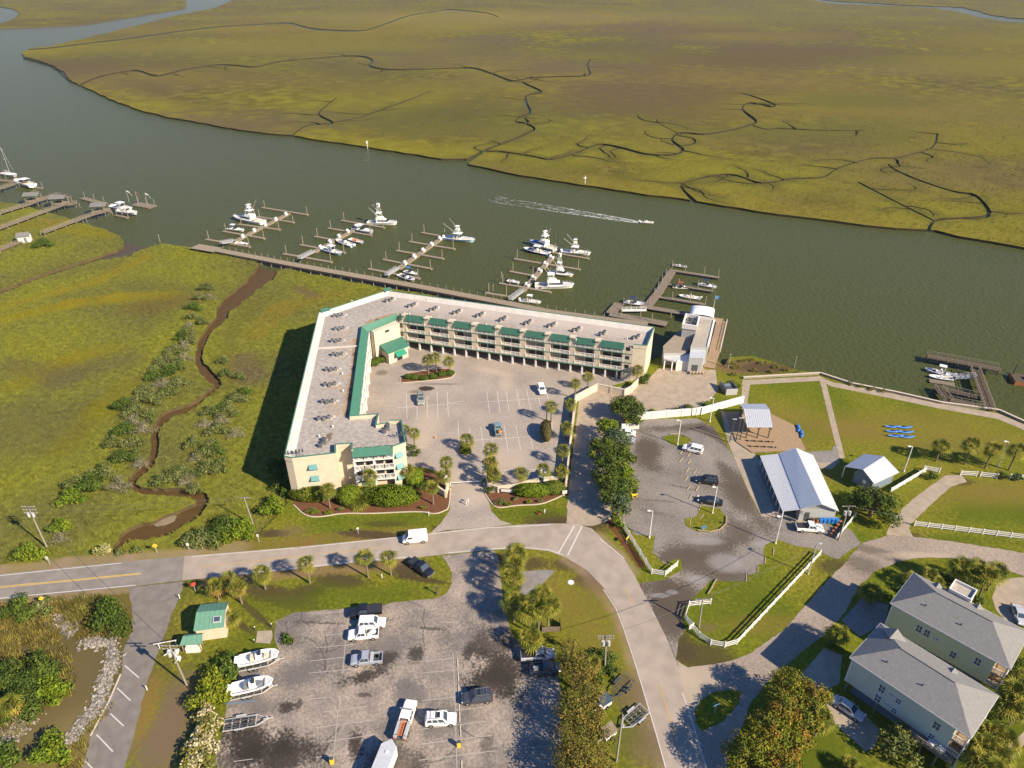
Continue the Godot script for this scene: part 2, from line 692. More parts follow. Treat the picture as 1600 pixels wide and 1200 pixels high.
func blade_tuft(k: int, tall: float, wide: float, sd: int) -> MB:
	var m := MB.new()
	var r := RandomNumberGenerator.new()
	r.seed = sd
	for i in k:
		var a := r.randf() * TAU
		var o := Vector3(cos(a), 0, sin(a)) * r.randf_range(0.0, wide)
		var lean := Vector3(cos(a + r.randf_range(-1, 1)), 0, sin(a)) * r.randf_range(0.1, 0.45) * tall
		var s := Vector3(-sin(a), 0, cos(a)) * r.randf_range(0.05, 0.11) * tall
		var tip := o + lean + Vector3(0, tall * r.randf_range(0.65, 1.1), 0)
		m.tri(o - s, tip, o + s)
	return m

func scatter(called: String, label: String, count: int, inside: Array, cv: Canvas, y: float, tall: float, wide: float, blades: int, rect: Rect2, sd: int, gain := 1.15) -> void:
	var r := RandomNumberGenerator.new()
	r.seed = sd
	var spots := PackedVector2Array()
	var boxes := []
	for p in inside:
		var bb := Rect2(p[0], Vector2.ZERO)
		for q in p:
			bb = bb.expand(q)
		boxes.append(bb)
	for i in count:
		var p := rect.position + Vector2(r.randf(), r.randf()) * rect.size
		if r.randf() < (-p.y - 260.0) / 300.0:
			continue
		for j in inside.size():
			if boxes[j].has_point(p) and Geometry2D.is_point_in_polygon(p, inside[j]):
				spots.append(p)
				break
	var mm := MultiMesh.new()
	mm.transform_format = MultiMesh.TRANSFORM_3D
	mm.use_colors = true
	mm.mesh = blade_tuft(blades, tall, wide, sd).mesh()
	mm.instance_count = spots.size()
	for i in spots.size():
		var s := r.randf_range(0.6, 1.3)
		mm.set_instance_transform(i, Transform3D(Basis(Vector3.UP, r.randf() * TAU).scaled(Vector3(s, s * r.randf_range(0.7, 1.2), s)), Vector3(spots[i].x, y, spots[i].y)))
		var c := cv.at(spots[i]).srgb_to_linear() * r.randf_range(0.88, 1.18) * gain
		mm.set_instance_color(i, Color(c.r, c.g, c.b * 0.9))
	var o := MultiMeshInstance3D.new()
	o.name = nm(called)
	o.multimesh = mm
	o.material_override = M.leaf
	add_child(o)
	tag(o, label, "grass", "", "stuff")

func lines(parent: Node, list: Array, w: float, m: Material, y: float, called := "marking") -> void:
	for a in list:
		part(MB.new().ribbon(path(a), w, y), called, m, parent)

var hotel := {}

func hotel_plan() -> void:
	# corners of the flat roof, 11 m up
	var k := {"apex": [604, 454], "back": [498, 488.6], "front_west": [444.6, 712.5], "front_east": [633, 690], "inner_east": [627, 656], "notch_a": [607, 660], "notch_b": [587, 663], "notch_c": [591, 646], "inner_south": [546, 649.5], "inner_north": [565, 509], "inner_turn": [620.5, 489.6], "long_front": [990, 538], "long_step": [1011, 539.4], "long_back": [1022, 511]}
	for n in k:
		hotel[n] = xz(site(k[n][0], k[n][1], 11.0))

func build_ground() -> void:
	hotel_plan()
	var river := MB.new()
	river.quad(Vector3(-9000, WATER, -9000), Vector3(9000, WATER, -9000), Vector3(9000, WATER, 600), Vector3(-9000, WATER, 600))
	structure(river, "river", M.river)
	# ---------------- marsh across the river
	var far := area([375, -4, 335, 12, 270, 25, 200, 43, 120, 62, 75, 72, 45, 75, 35, 80, 38, 88, 60, 94, 85, 103, 100, 112, 108, 124, 125, 133, 150, 143, 175, 155, 215, 170, 260, 182, 300, 188, 350, 198, 400, 205, 455, 210, 500, 218, 550, 225, 600, 233, 650, 240, 690, 247, 728, 247, 733, 256, 790, 268, 860, 280, 905, 287, 960, 295, 1010, 303, 1060, 308, 1090, 313, 1130, 320, 1180, 328, 1250, 337, 1300, 343, 1350, 350, 1400, 355, 1440, 357, 1462, 358, 1500, 368, 1550, 376, 1600, 385, 1750, 412, 2000, 460, 2600, 520, 3600, -40, 520, -40])
	far = rough_edge(far, 0.9, 7.0)
	var creeks := [
		[36, 77, 2.5, 75, 75, 2.2, 130, 68, 2.2, 200, 60, 2.4, 270, 50, 2.2, 340, 42, 2, 400, 38, 2, 450, 36, 2.4, 475, 42, 3, 500, 46, 2.6, 560, 48, 2.4, 588, 42, 2, 640, 24, 1.5, 680, 18, 1.5, 705, 15, 2, 760, 20, 1.2, 778, 26, 1],
		[122, 134, 2.5, 150, 121, 2, 185, 113, 1.8, 215, 110, 2.5, 245, 118, 3, 290, 108, 2.2, 340, 101, 2.4, 370, 102, 2.4, 400, 104, 2, 440, 95, 1.8, 500, 90, 2, 550, 87, 2.2, 575, 90, 3, 582, 97, 3.4, 577, 103, 3, 605, 108, 2, 650, 108, 2, 710, 106, 2, 740, 106, 2.5, 770, 115, 2.5, 800, 126, 2.8, 830, 121, 2, 880, 119, 2, 920, 117, 1.8, 918, 103, 2.5, 922, 92, 1.5],
		[728, 252, 7, 748, 240, 5, 762, 232, 4, 800, 218, 2.5, 822, 208, 4, 835, 200, 4, 820, 192, 3, 806, 189, 2, 812, 182, 2, 828, 175, 4, 822, 160, 4, 824, 148, 2.5, 846, 143, 3, 822, 131, 3, 816, 127, 2],
		[755, 236, 2, 790, 237, 2, 830, 243, 2, 862, 248, 2.2, 900, 238, 2, 935, 225, 2.4, 970, 230, 3, 1010, 240, 2.6, 1050, 241, 2.8, 1067, 233, 5, 1050, 218, 3.4, 1064, 207, 2.6, 1100, 209, 2.2, 1140, 203, 2.4, 1176, 193, 2.5, 1180, 187, 4, 1160, 170, 2.4, 1172, 160, 2, 1205, 166, 2.2, 1209, 162, 2.2, 1180, 151, 1.8, 1160, 145, 1.2],
		[1090, 318, 6, 1068, 296, 3.5, 1066, 287, 3, 1085, 280, 2.4, 1120, 273, 2.4, 1150, 273, 2.4, 1190, 285, 2.4, 1240, 278, 2, 1285, 276, 1.8, 1310, 262, 2, 1360, 247, 1.8, 1400, 246, 1.8, 1440, 236, 1.5, 1460, 226, 2.5, 1465, 208, 3.5],
		[1450, 362, 7, 1461, 344, 4, 1500, 340, 3, 1530, 339, 5, 1546, 331, 7, 1525, 305, 4, 1490, 298, 2.4, 1440, 282, 2.4, 1402, 266, 2.4, 1388, 256, 2.5],
		[1462, 345, 2, 1430, 329, 2, 1390, 309, 2.2, 1342, 284, 2],
		[452, 214, 3, 478, 196, 1.6, 505, 193, 1.8, 520, 191, 3.4, 498, 178, 2.4, 512, 163, 1.4, 526, 152, 1],
		[516, 191, 1.4, 560, 183, 1.2, 592, 172, 2, 640, 155, 1.2, 672, 142, 0.8],
		[3300, 260, 20, 2400, 62, 9, 1800, 36, 6, 1610, 32, 5, 1560, 28, 7, 1530, 22, 10, 1500, 15, 8, 1460, 11, 2.6, 1400, 8, 2, 1345, 5, 4, 1300, 3, 4, 1258, -4, 4],
		[1174, 194, 1.2, 1196, 201, 1.2, 1220, 200, 1.4, 1290, 203, 1, 1350, 203, 0.8],
		[1064, 210, 1, 1030, 192, 1, 1026, 186, 1.4]]
	var cv := Canvas.new()
	cv.setup(-1250, -2350, 2750, 2130, 2.0, 21, 0.006, 0.06)
	cv.fill(lin(0.108, 0.082, 0.036), lin(0.124, 0.108, 0.026), lin(0.17, 0.152, 0.017), 0.55)
	for k in creeks:
		var flatp := []
		for i in range(0, k.size(), 3):
			flatp.append_array([k[i], k[i + 1]])
		cv.strokes(path(flatp), 46.0, lin(0.20, 0.185, 0.022), 0.45, 1.6, 0.7)
		cv.strokes(path(flatp), 11.0, lin(0.105, 0.10, 0.026), 0.4, 1.6, 0.6)
	cv.strokes(path([45, 78, 85, 103, 125, 133, 215, 170, 300, 188, 455, 210, 600, 233, 728, 247]), 55.0, lin(0.23, 0.205, 0.02), 0.55, 1.1, 0.6)
	cv.strokes(path([733, 256, 905, 287, 1130, 320, 1300, 343, 1600, 385]), 38.0, lin(0.215, 0.18, 0.025), 0.55, 1.1, 0.6)
	for q in [[1010, 120, 190, 120, 0.16, 0.108, 0.05, 0.5], [940, 165, 75, 50, 0.17, 0.12, 0.05, 0.55], [1300, 90, 200, 110, 0.11, 0.10, 0.04, 0.5], [1400, 105, 120, 60, 0.17, 0.12, 0.08, 0.4], [850, 28, 330, 220, 0.25, 0.19, 0.055, 0.5], [360, 75, 210, 100, 0.19, 0.16, 0.06, 0.4], [700, 205, 55, 20, 0.19, 0.12, 0.05, 0.5], [1220, 220, 90, 35, 0.15, 0.115, 0.05, 0.5], [900, 195, 60, 30, 0.19, 0.175, 0.025, 0.6], [1180, 260, 70, 18, 0.2, 0.19, 0.02, 0.6], [1450, 180, 150, 60, 0.095, 0.105, 0.035, 0.45], [1350, 20, 450, 300, 0.14, 0.135, 0.05, 0.4], [220, 105, 90, 70, 0.235, 0.2, 0.02, 0.5], [560, 30, 300, 200, 0.22, 0.18, 0.05, 0.4]]:
		cv.patch(xz(site(q[0], q[1])), q[2], q[3], lin(q[4], q[5], q[6]), q[7], 1.4, 0.7)
	var zr := RandomNumberGenerator.new()
	zr.seed = 77
	for i in 90:
		var pt := xz(site(zr.randf_range(-100, 1700), 20.0 + 320.0 * zr.randf() * zr.randf() + 20.0))
		var ton: Color = [lin(0.19, 0.172, 0.016), lin(0.115, 0.08, 0.04), lin(0.12, 0.095, 0.062), lin(0.095, 0.095, 0.026), lin(0.20, 0.155, 0.03)][i % 5]
		var rr := zr.randf_range(14.0, 60.0) * clampf(-pt.y / 500.0, 0.7, 2.0)
		cv.patch(pt, rr * 1.7, rr, ton, zr.randf_range(0.3, 0.6), 2.4, 0.6, zr.randf_range(-0.4, 0.4))
	var cv_marks := []
	var far_polys := [far]
	for k in creeks:
		far_polys = cut(far_polys, channel(k))
	for k in creeks:
		far_polys = cut(far_polys, rills(k, cv_marks))
	for mk in cv_marks:
		cv.strokes(mk, 7.0, lin(0.12, 0.11, 0.026), 0.35, 1.6, 0.7)
	var m_far := with_detail(cv.material(), T.fine, 0.021)
	marsh_sheet("marsh", far_polys, cv, m_far, -0.3)
	var isle := rough_edge(area([-500, 49, -100, 46, 0, 44, 60, 42, 130, 38, 200, 27, 262, 17, 288, 13, 291, 6, 288, -6, 250, -40, -3000, -40, -400, 8, 0, 10, 22, 14, 30, 20, 20, 30, 0, 36, -500, 42]), 1.5, 12.0)
	marsh_sheet("marsh_island", [isle], cv, m_far, -0.3)
	scatter("marsh_grass", "golden cordgrass along the far bank of the river", 130000, far_polys, cv, -0.38, 0.7, 0.9, 7, Rect2(-330, -560, 760, 370), 31, 0.85)
	# sandy spit at the mouth of the side channel and mud along the far bank
	structure(MB.new().prism(rough_edge(area([34, 84, 42, 87, 60, 93, 84, 102, 100, 111, 106, 123, 110, 127, 104, 122, 92, 110, 76, 101, 55, 95, 36, 90]), 0.5, 5.0), WATER - 0.2, -0.24), "sand_spit", M.sand)
	var mudline := MB.new()
	mudline.flat(rough_edge(area([900, 286, 905, 290, 960, 298, 1010, 306, 1060, 311, 1095, 317, 1160, 328, 1230, 338, 1300, 346, 1300, 343, 1230, 334, 1160, 324, 1090, 312, 1010, 302, 960, 294], -1.2), 0.5, 5.0), WATER + 0.05)
	structure(mudline, "mud_shore", M.mud)
	# ---------------- marsh on this bank
	var near_shore := area([-420, 292, -20, 312, 30, 318, 62, 328, 100, 338, 118, 346, 160, 357, 188, 369, 194, 380, 186, 390, 205, 397, 228, 388, 255, 380, 290, 385, 312, 389, 360, 400, 420, 414, 500, 430, 560, 442, 620, 452, 700, 466], -0.3)
	for w in [hotel.apex + Vector2(6, 6), hotel.inner_north, hotel.front_west + Vector2(8, 4)]:
		near_shore.append(w)
	near_shore.append_array(area([462, 800, 380, 862, 200, 885, 0, 905, -420, 945], -0.3))
	near_shore = rough_edge(near_shore, 0.6, 3.0)
	var brook := [440, 400, 34, 407, 433, 26, 380, 457, 24, 352, 480, 18.7, 345, 497, 15.6, 327, 515, 10.1, 314, 540, 10.9, 311, 565, 13.3, 328, 588, 15.6, 340, 600, 12.5, 322, 617, 7, 297, 636, 10.1, 262, 648, 14, 243, 672, 11.7, 242, 699, 11.7, 236, 721, 12.5, 213, 742, 13.3, 206, 756, 10.9, 222, 766, 10.9, 255, 768, 9.4, 290, 770, 12.5, 316, 776, 17.2, 308, 795, 20.3, 280, 810, 23.4, 246, 826, 26.5, 205, 834, 20.3, 186, 850, 10.9, 178, 860, 4.7]
	var side := [205, 393, 14, 180, 397, 10, 150, 405, 7, 100, 420, 6, 40, 440, 6, 0, 455, 6, -200, 505, 8]
	var near_polys := cut(cut([near_shore], channel(brook, -0.3)), channel(side, -0.3))
	var cn := Canvas.new()
	cn.setup(-230, -300, 215, 220, 0.22, 44, 0.022, 0.45)
	cn.fill(lin(0.15, 0.15, 0.046), lin(0.195, 0.20, 0.036), lin(0.23, 0.235, 0.024), 0.3)
	for q in [[[0, 500, 110, 475, 180, 465, 260, 462], 7.0, 0.28, 0.23, 0.015, 0.6], [[0, 480, 90, 455, 150, 440, 230, 400], 6.0, 0.27, 0.22, 0.02, 0.55], [[30, 600, 110, 560, 170, 545], 8.0, 0.25, 0.21, 0.015, 0.5], [[100, 700, 160, 640, 200, 600], 7.0, 0.22, 0.2, 0.012, 0.45], [[400, 520, 440, 480, 520, 460], 8.0, 0.26, 0.2, 0.03, 0.5], [[400, 470, 360, 520, 350, 600], 5.0, 0.17, 0.16, 0.03, 0.5], [[20, 570, 100, 590, 200, 560], 11.0, 0.14, 0.12, 0.06, 0.5], [[30, 660, 60, 690], 16.0, 0.15, 0.14, 0.05, 0.4], [[220, 480, 290, 470], 10.0, 0.17, 0.12, 0.04, 0.5], [[380, 560, 390, 590], 7.0, 0.16, 0.12, 0.08, 0.6], [[470, 452, 490, 462], 5.0, 0.17, 0.12, 0.07, 0.7], [[40, 350, 120, 360, 170, 368], 8.0, 0.23, 0.2, 0.02, 0.5], [[20, 330, 90, 345], 7.0, 0.28, 0.19, 0.03, 0.5]]:
		cn.strokes(path(q[0], -0.3), q[1], lin(q[2], q[3], q[4]), q[5], 1.3, 0.7)
	marsh_sheet("marsh_meadow", near_polys, cn, with_detail(cn.material(), T.speck, 0.25), -0.35)
	scatter("marsh_grass", "olive cordgrass meadow between the road and the river", 150000, near_polys, cn, -0.42, 0.55, 0.5, 7, Rect2(-230, -300, 215, 220), 32, 0.85)
	structure(MB.new().flat(area([398, 418, 440, 426, 420, 500, 380, 620, 345, 700, 350, 800, 240, 862, 165, 866, 165, 820, 190, 700, 280, 520, 330, 470], -1.2), WATER + 0.08), "creek", M.creek)
	structure(MB.new().prism(rough_edge(area([236, 817, 246, 808, 262, 803, 276, 806, 272, 814, 258, 820, 244, 822], -1.1), 0.2, 1.0), WATER, WATER + 0.16), "sandbar", M.sand)
	structure(MB.new().flat(rough_edge(area([150, 402, 186, 388, 200, 376, 212, 384, 230, 386, 206, 398, 170, 406], -1.2), 0.4, 3.0), WATER + 0.05), "mudflat", M.mud)
	# ---------------- the land
	var land := area([-420, 925, 0, 882, 60, 874, 110, 868, 180, 862, 250, 857, 330, 849, 385, 842, 410, 828, 432, 806, 452, 782])
	for w in [hotel.front_west + Vector2(-1.2, 1.0), hotel.back + Vector2(-1.4, 0), hotel.apex + Vector2(-0.6, -1.4), hotel.long_back + Vector2(1.0, -1.6)]:
		land.append(w)
	land.append_array(area([1060, 545, 1118, 560, 1131, 572, 1140, 558, 1175, 556, 1215, 567, 1250, 579, 1282, 583, 1330, 600, 1400, 614, 1470, 630, 1560, 641, 1600, 660, 1700, 692, 2300, 830, 2300, 1500, -420, 1500]))
	var pond := [112, 990, 8, 120, 1005, 20, 132, 1035, 32, 142, 1065, 30, 138, 1090, 28, 112, 1108, 26, 80, 1128, 40, 48, 1165, 44, 22, 1215, 44, 0, 1300, 50, -40, 1560, 60]
	var land_polys := cut([land], channel(pond))
	var cl := Canvas.new()
	cl.setup(-150, -195, 290, 158, 0.17, 63, 0.05, 1.1)
	cl.fill(lin(0.118, 0.16, 0.013), lin(0.178, 0.193, 0.019), lin(0.235, 0.21, 0.03), 0.4)
	var dirt := lin(0.20, 0.145, 0.09)
	var dark_dirt := lin(0.085, 0.062, 0.038)
	var tan := lin(0.35, 0.26, 0.17)
	var lush := lin(0.10, 0.135, 0.012)
	# wild bank at the south-west corner: straw, scrub and mud
	for q in [[60, 1000, 26, 16, 0.12, 0.1, 0.035], [110, 960, 12, 5, 0.2, 0.155, 0.04], [30, 1100, 16, 14, 0.12, 0.1, 0.05], [130, 1150, 8, 6, 0.24, 0.19, 0.08], [95, 1060, 7, 7, 0.17, 0.13, 0.06]]:
		cl.patch(xz(site(q[0], q[1])), q[2], q[3], lin(q[4], q[5], q[6]), 0.8, 1.4, 0.5)
	# shoulders and dirt
	cl.strokes(path([-100, 903, 0, 890, 100, 880, 200, 871, 300, 862, 380, 853]), 3.2, tan, 0.75, 1.6, 0.5)
	cl.strokes(path([0, 942, 80, 934, 150, 925, 205, 918]), 2.2, tan, 0.7, 1.6, 0.5)
	cl.strokes(path([400, 852, 480, 846, 560, 838, 640, 832]), 3.4, lin(0.24, 0.16, 0.05), 0.6, 1.8, 0.5)
	cl.strokes(path([330, 905, 400, 897, 470, 890, 560, 884, 640, 877]), 4.0, lin(0.27, 0.18, 0.09), 0.8, 1.4, 0.4)
	for q in [[428, 833, 3.5, 1.2, 0], [590, 836, 7, 1.0, 0.1], [600, 818, 4, 0.8, 0], [435, 930, 7.0, 2.2, 0.25], [480, 922, 3, 1.5, 0], [535, 908, 5.0, 1.8, 0.05], [640, 888, 3.4, 2.6, -0.3], [660, 905, 5, 0.6, 0.2], [395, 955, 5.5, 0.7, 0.7], [375, 975, 4, 0.6, 0.6], [690, 828, 2.2, 1.2, 0.4], [890, 818, 8.0, 3.0, 0.1], [850, 820, 4, 1, -0.2]]:
		cl.patch(xz(site(q[0], q[1])), q[2], q[3], dark_dirt, 0.85, 1.2, 0.35, q[4])
	for q in [[800, 872, 3, 2.4], [830, 880, 3.5, 2], [900, 882, 6, 1.8], [925, 905, 4, 2]]:
		cl.patch(xz(site(q[0], q[1])), q[2], q[3], dark_dirt, 0.75, 1.2, 0.4)
	cl.strokes(path([885, 874, 917, 893, 943, 920, 962, 949, 975, 980, 990, 1026, 1009, 1089, 1025, 1143, 1045, 1220]), 3.2, tan, 0.7, 1.4, 0.5)
	cl.strokes(path([935, 838, 965, 868, 985, 893]), 3.0, tan, 0.7, 1.4, 0.5)
	cl.strokes(path([950, 812, 975, 848, 1000, 882]), 1.6, lin(0.16, 0.06, 0.035), 0.8, 1.0, 0.4)
	for q in [[940, 905, 4, 3], [985, 1085, 3, 4], [1000, 1160, 3.5, 4]]:
		cl.patch(xz(site(q[0], q[1])), q[2], q[3], dirt, 0.8, 1.3, 0.5)
	# rutted track beside the lane
	cl.strokes(path([285, 1080, 265, 1120, 250, 1160, 240, 1210]), 6.5, dirt, 0.8, 2.0, 0.5)
	for q in [[230, 1080, 2.0, 3.5], [222, 1125, 1.6, 4], [310, 1065, 2, 1.5]]:
		cl.patch(xz(site(q[0], q[1])), q[2], q[3], lin(0.26, 0.17, 0.05), 0.7, 1.4, 0.5)
	# greener and drier lawns
	for q in [[560, 925, 12, 2.5], [440, 945, 7, 2.5], [400, 1005, 7, 3], [1170, 930, 8, 5], [1130, 960, 8, 5], [1110, 812, 3, 1.6], [845, 800, 8, 1.6], [600, 812, 9, 1.6], [1440, 880, 9, 1.6], [1480, 850, 12, 2.2], [1250, 1150, 9, 7], [1560, 870, 16, 2], [1545, 800, 12, 3], [1300, 1180, 14, 5], [960, 1150, 3, 6], [1545, 1100, 6, 8], [1500, 840, 14, 1.6], [1580, 1130, 5, 4]]:
		cl.patch(xz(site(q[0], q[1])), q[2], q[3], lush, 0.55, 2.4, 0.7)
	for q in [[1230, 650, 8, 5], [1240, 690, 6, 4], [1350, 680, 9, 4], [1420, 660, 18, 5], [1330, 670, 7, 3], [1510, 690, 18, 5], [1310, 740, 6, 3], [1530, 775, 12, 3], [1560, 762, 10, 3], [860, 920, 4, 5], [900, 950, 5, 5], [1190, 975, 7, 2], [940, 1000, 4, 5]]:
		cl.patch(xz(site(q[0], q[1])), q[2], q[3], lin(0.25, 0.175, 0.05), 0.5, 2.4, 0.7)
	cl.patch(xz(site(1150, 572)), 9, 4, lin(0.20, 0.13, 0.075), 0.85, 1.3, 0.4)
	cl.patch(xz(site(1200, 574)), 8, 3, lin(0.11, 0.075, 0.045), 0.9, 1.3, 0.4)
	for q in [[1090, 1025, 5, 2.5], [1065, 1010, 2, 3], [1305, 885, 4, 2], [1420, 838, 3, 1.5], [1498, 752, 3, 1.2]]:
		cl.patch(xz(site(q[0], q[1])), q[2], q[3], dark_dirt, 0.7, 1.3, 0.5)
	for q in [[455, 830, 3], [1105, 980, 1.5], [1085, 570, 4], [1040, 590, 3]]:
		cl.patch(xz(site(q[0], q[1])), q[2], q[2] * 0.6, dirt, 0.6, 1.3, 0.5)
	var ground := MB.new()
	cl.over(ground)
	var edge := MB.new()
	for p in land_polys:
		ground.flat(p, 0.0)
		edge.skirt(p, WATER - 0.4, 0.0)
	var go := structure(ground, "ground", with_detail(cl.material(), T.speck, 0.5))
	part(edge, "bank", M.bank, go)
	structure(MB.new().flat(area([95, 985, 130, 985, 165, 1040, 165, 1090, 110, 1140, 60, 1240, 60, 1480, -200, 1480, -60, 1200, 30, 1100, 100, 1080]), WATER + 0.35), "pond", M.creek)
	# ---------------- roads
	var west := area([-420, 940, 0, 897, 100, 887, 200, 877, 288, 869, 285, 907, 210, 916, 0, 937, -420, 985])
	structure(MB.new().flat(west, 0.02), "road_west", M.asphalt_west)
	var main := area([288, 869, 400, 860, 460, 855, 540, 847, 620, 839, 672, 833, 724, 827, 809, 820, 860, 818, 900, 818, 925, 826, 940, 841, 960, 860, 977, 876, 992, 900, 1003, 922, 1020, 954, 1041, 996, 1057, 1034, 1068, 1082, 1082, 1121, 1094, 1163, 1107, 1204, 1200, 1500, 1110, 1500, 1038, 1197, 1025, 1143, 1009, 1089, 990, 1026, 974, 978, 962, 947, 943, 918, 917, 891, 886, 872, 857, 861, 819, 857, 772, 859, 697, 866, 625, 874, 550, 880, 450, 891, 335, 902, 285, 907])
	var road := structure(MB.new().flat(main, 0.02), "road", M.asphalt_east)
	var rw: Node = get_node("road_west")
	lines(rw, [[-400, 981, 0, 935, 100, 925, 212, 914.5]], 0.16, M.paint_white, 0.03)
	lines(rw, [[-400, 944, 0, 899.5, 100, 889, 190, 880]], 0.16, M.paint_white, 0.03)
	lines(rw, [[-400, 962, 0, 916.5, 110, 906.5, 220, 895.5]], 0.16, M.paint_yellow, 0.03)
	lines(rw, [[-400, 963.6, 0, 918.5, 110, 908, 220, 897]], 0.16, M.paint_yellow, 0.03)
	lines(road, [[310, 886, 400, 877], [400, 877, 480, 868], [490, 867, 560, 859.5], [566, 859, 600, 855], [977, 921, 990, 945], [1030, 1068, 1049, 1129, 1062, 1176]], 0.24, M.paint_yellow_faint, 0.03)
	lines(road, [[340, 900, 450, 889], [450, 889, 550, 878], [560, 877, 640, 870], [700, 864, 772, 857.5, 819, 855.5, 857, 859.5, 880, 867], [300, 870, 460, 856.5], [470, 856, 615, 840.5], [672, 834.5, 760, 825, 860, 820], [937, 842, 958, 858, 975, 873], [943, 921, 962, 950, 974, 981, 990, 1029, 1009, 1092, 1025, 1146, 1040, 1199], [1066, 1082, 1080, 1121, 1092, 1163, 1104, 1201]], 0.15, M.paint_white, 0.03)
	lines(road, [[897.5, 821.5, 873, 864], [909.5, 822, 887, 868]], 0.28, M.paint_white, 0.034)
	var lane := structure(MB.new().flat(rough_edge(area([200, 918, 286, 908, 285, 922, 270, 955, 257, 992, 240, 1040, 227, 1075, 217, 1120, 205, 1165, 194, 1202, 170, 1320, 80, 1320, 130, 1195, 142, 1150, 170, 1097, 189, 1055, 193, 1015, 207, 985, 206, 950]), 0.12, 0.9), 0.016), "lane", M.asphalt_lane)
	lines(lane, [[195, 1040, 217, 1059], [183, 1075, 204, 1095], [172.5, 1115, 193.3, 1134.5], [151, 1148, 176.5, 1174.5], [133, 1189, 158, 1215]], 0.16, M.paint_white, 0.026)
	part(MB.new().wall(path([188.5, 1054, 169, 1099, 141.5, 1150]), 0.18, 0.0, 0.15), "kerb", M.kerb, lane)
	# ---------------- lower parking lot
	var lot := area([431, 971, 460, 957, 500, 954, 550, 950, 625, 941, 675, 936, 697, 928, 706, 912, 706, 893, 698, 878, 690, 868, 772, 860, 779, 872, 781, 905, 792, 965, 797, 985, 813, 1010, 868, 1036, 876, 1080, 877, 1140, 878, 1202, 880, 1330, 320, 1330, 334, 1202, 342, 1160, 350, 1136, 357, 1077, 372, 1050, 436, 1016, 428, 995])
	var c2 := Canvas.new()
	c2.setup(-48, -94, 60, 62, 0.07, 77, 0.16, 1.6)
	c2.fill(lin(0.15, 0.135, 0.122), lin(0.245, 0.21, 0.178), lin(0.345, 0.285, 0.235), 0.3)
	var grey := lin(0.12, 0.112, 0.108)
	for q in [[440, 985, 5, 2.4], [470, 968, 5, 1.2], [380, 1060, 4, 2], [400, 1100, 5, 1.5], [530, 1025, 4, 3], [600, 1010, 3, 4], [470, 1050, 4, 2], [740, 1000, 4, 3], [690, 1130, 3, 3], [640, 1080, 3, 2]]:
		c2.patch(xz(site(q[0], q[1])), q[2], q[3], grey, 0.6, 1.8, 0.5)
	var oil := lin(0.035, 0.03, 0.026)
	for q in [[572, 1055, 3.0, 1.2, -0.3, 0.85], [603, 1028, 1.6, 1.0, 0, 0.7], [448, 1103, 1.0, 0.8, 0, 0.8], [467, 1101, 0.7, 0.9, 0, 0.6], [566, 1086, 1.0, 0.4, 0, 0.6], [395, 1160, 4.4, 2.6, 0.1, 0.9], [430, 1180, 5.5, 2.6, 0, 0.8], [360, 1188, 4, 2, 0, 0.6], [555, 1165, 1.0, 2.2, 0, 0.85], [782, 1048, 4.2, 3.4, 0.2, 0.75], [772, 1065, 3.4, 2.6, 0, 0.7], [770, 1010, 3.2, 3.4, 0, 0.55], [732, 1018, 0.9, 2.0, 0.2, 0.7], [650, 1022, 1.0, 1.4, 0.4, 0.7], [740, 1038, 0.5, 0.5, 0, 0.6], [790, 1086, 0.6, 0.5, 0, 0.7], [672, 982, 2.0, 0.3, 0.1, 0.5], [500, 973, 4, 0.3, 0.05, 0.5], [590, 968, 3, 0.6, 0, 0.4], [760, 1160, 1, 1.5, 0, 0.3], [620, 1200, 4, 3, 0, 0.5]]:
		c2.patch(xz(site(q[0], q[1])), q[2], q[3], oil, q[5], 2.2, 0.5, q[4])
	for i in 16:
		var cr := PackedVector2Array()
		var p := Vector2(rng.randf_range(-44, 8), rng.randf_range(-88, -40))
		var di := rng.randf() * TAU
		for j in 7:
			cr.append(p)
			di += rng.randf_range(-0.7, 0.7)
			p += Vector2(cos(di), sin(di)) * rng.randf_range(0.8, 2.0)
		c2.strokes(cr, 0.14, lin(0.05, 0.045, 0.04), 0.6, 1.0, 0.5)
	var lo := structure(c2.over(MB.new()).flat(rough_edge(lot, 0.14, 0.9), 0.012), "parking_lot", c2.material())
	lines(lo, [[495, 960, 540, 955], [504, 993, 540, 990], [496, 1012, 552, 1007], [484, 1033, 538, 1027], [482, 1052, 556, 1045], [484, 1092, 518, 1089.5], [504, 1113, 574, 1104], [492, 1137, 586, 1125], [504, 1160, 584, 1148], [494, 1183.6, 542, 1177], [656, 1034, 706, 1029], [658, 1052, 720, 1046], [660, 1095, 716, 1088.5], [712, 1110, 757, 1105], [654, 1140, 762, 1127], [654, 1163, 768, 1149], [654, 1188, 774, 1173], [820, 1169, 872, 1164], [835, 1120, 860, 1117], [842, 1192, 866, 1189], [690, 972, 718, 972], [355, 1134, 372, 1131], [365, 1190, 395, 1186]], 0.11, M.paint_faint, 0.022)
	lines(lo, [[543.7, 966, 535, 1054], [531.5, 1084, 530, 1106], [528, 1110, 521, 1190], [708, 1021, 710.3, 1075, 714, 1202]], 0.11, M.paint_faint, 0.026)
	lines(lo, [[380, 1060, 408, 1053.5], [352, 1100, 398, 1095]], 0.14, M.paint_blue, 0.022)
	for k in [[714.5, 1030, 715.4, 1044], [715.4, 1049, 716.4, 1064], [716.5, 1070, 717, 1089], [717, 1094, 717.6, 1109], [717.8, 1113, 718.6, 1128], [718.8, 1133, 720, 1151], [721, 1189, 721.6, 1203]]:
		wheel_stop(k, "weathered tan concrete wheel stop on the painted line of the stained lot", "wheel stops in the stained lot", M.kerb)
	# ---------------- hotel parking lot and drive
	var c3 := Canvas.new()
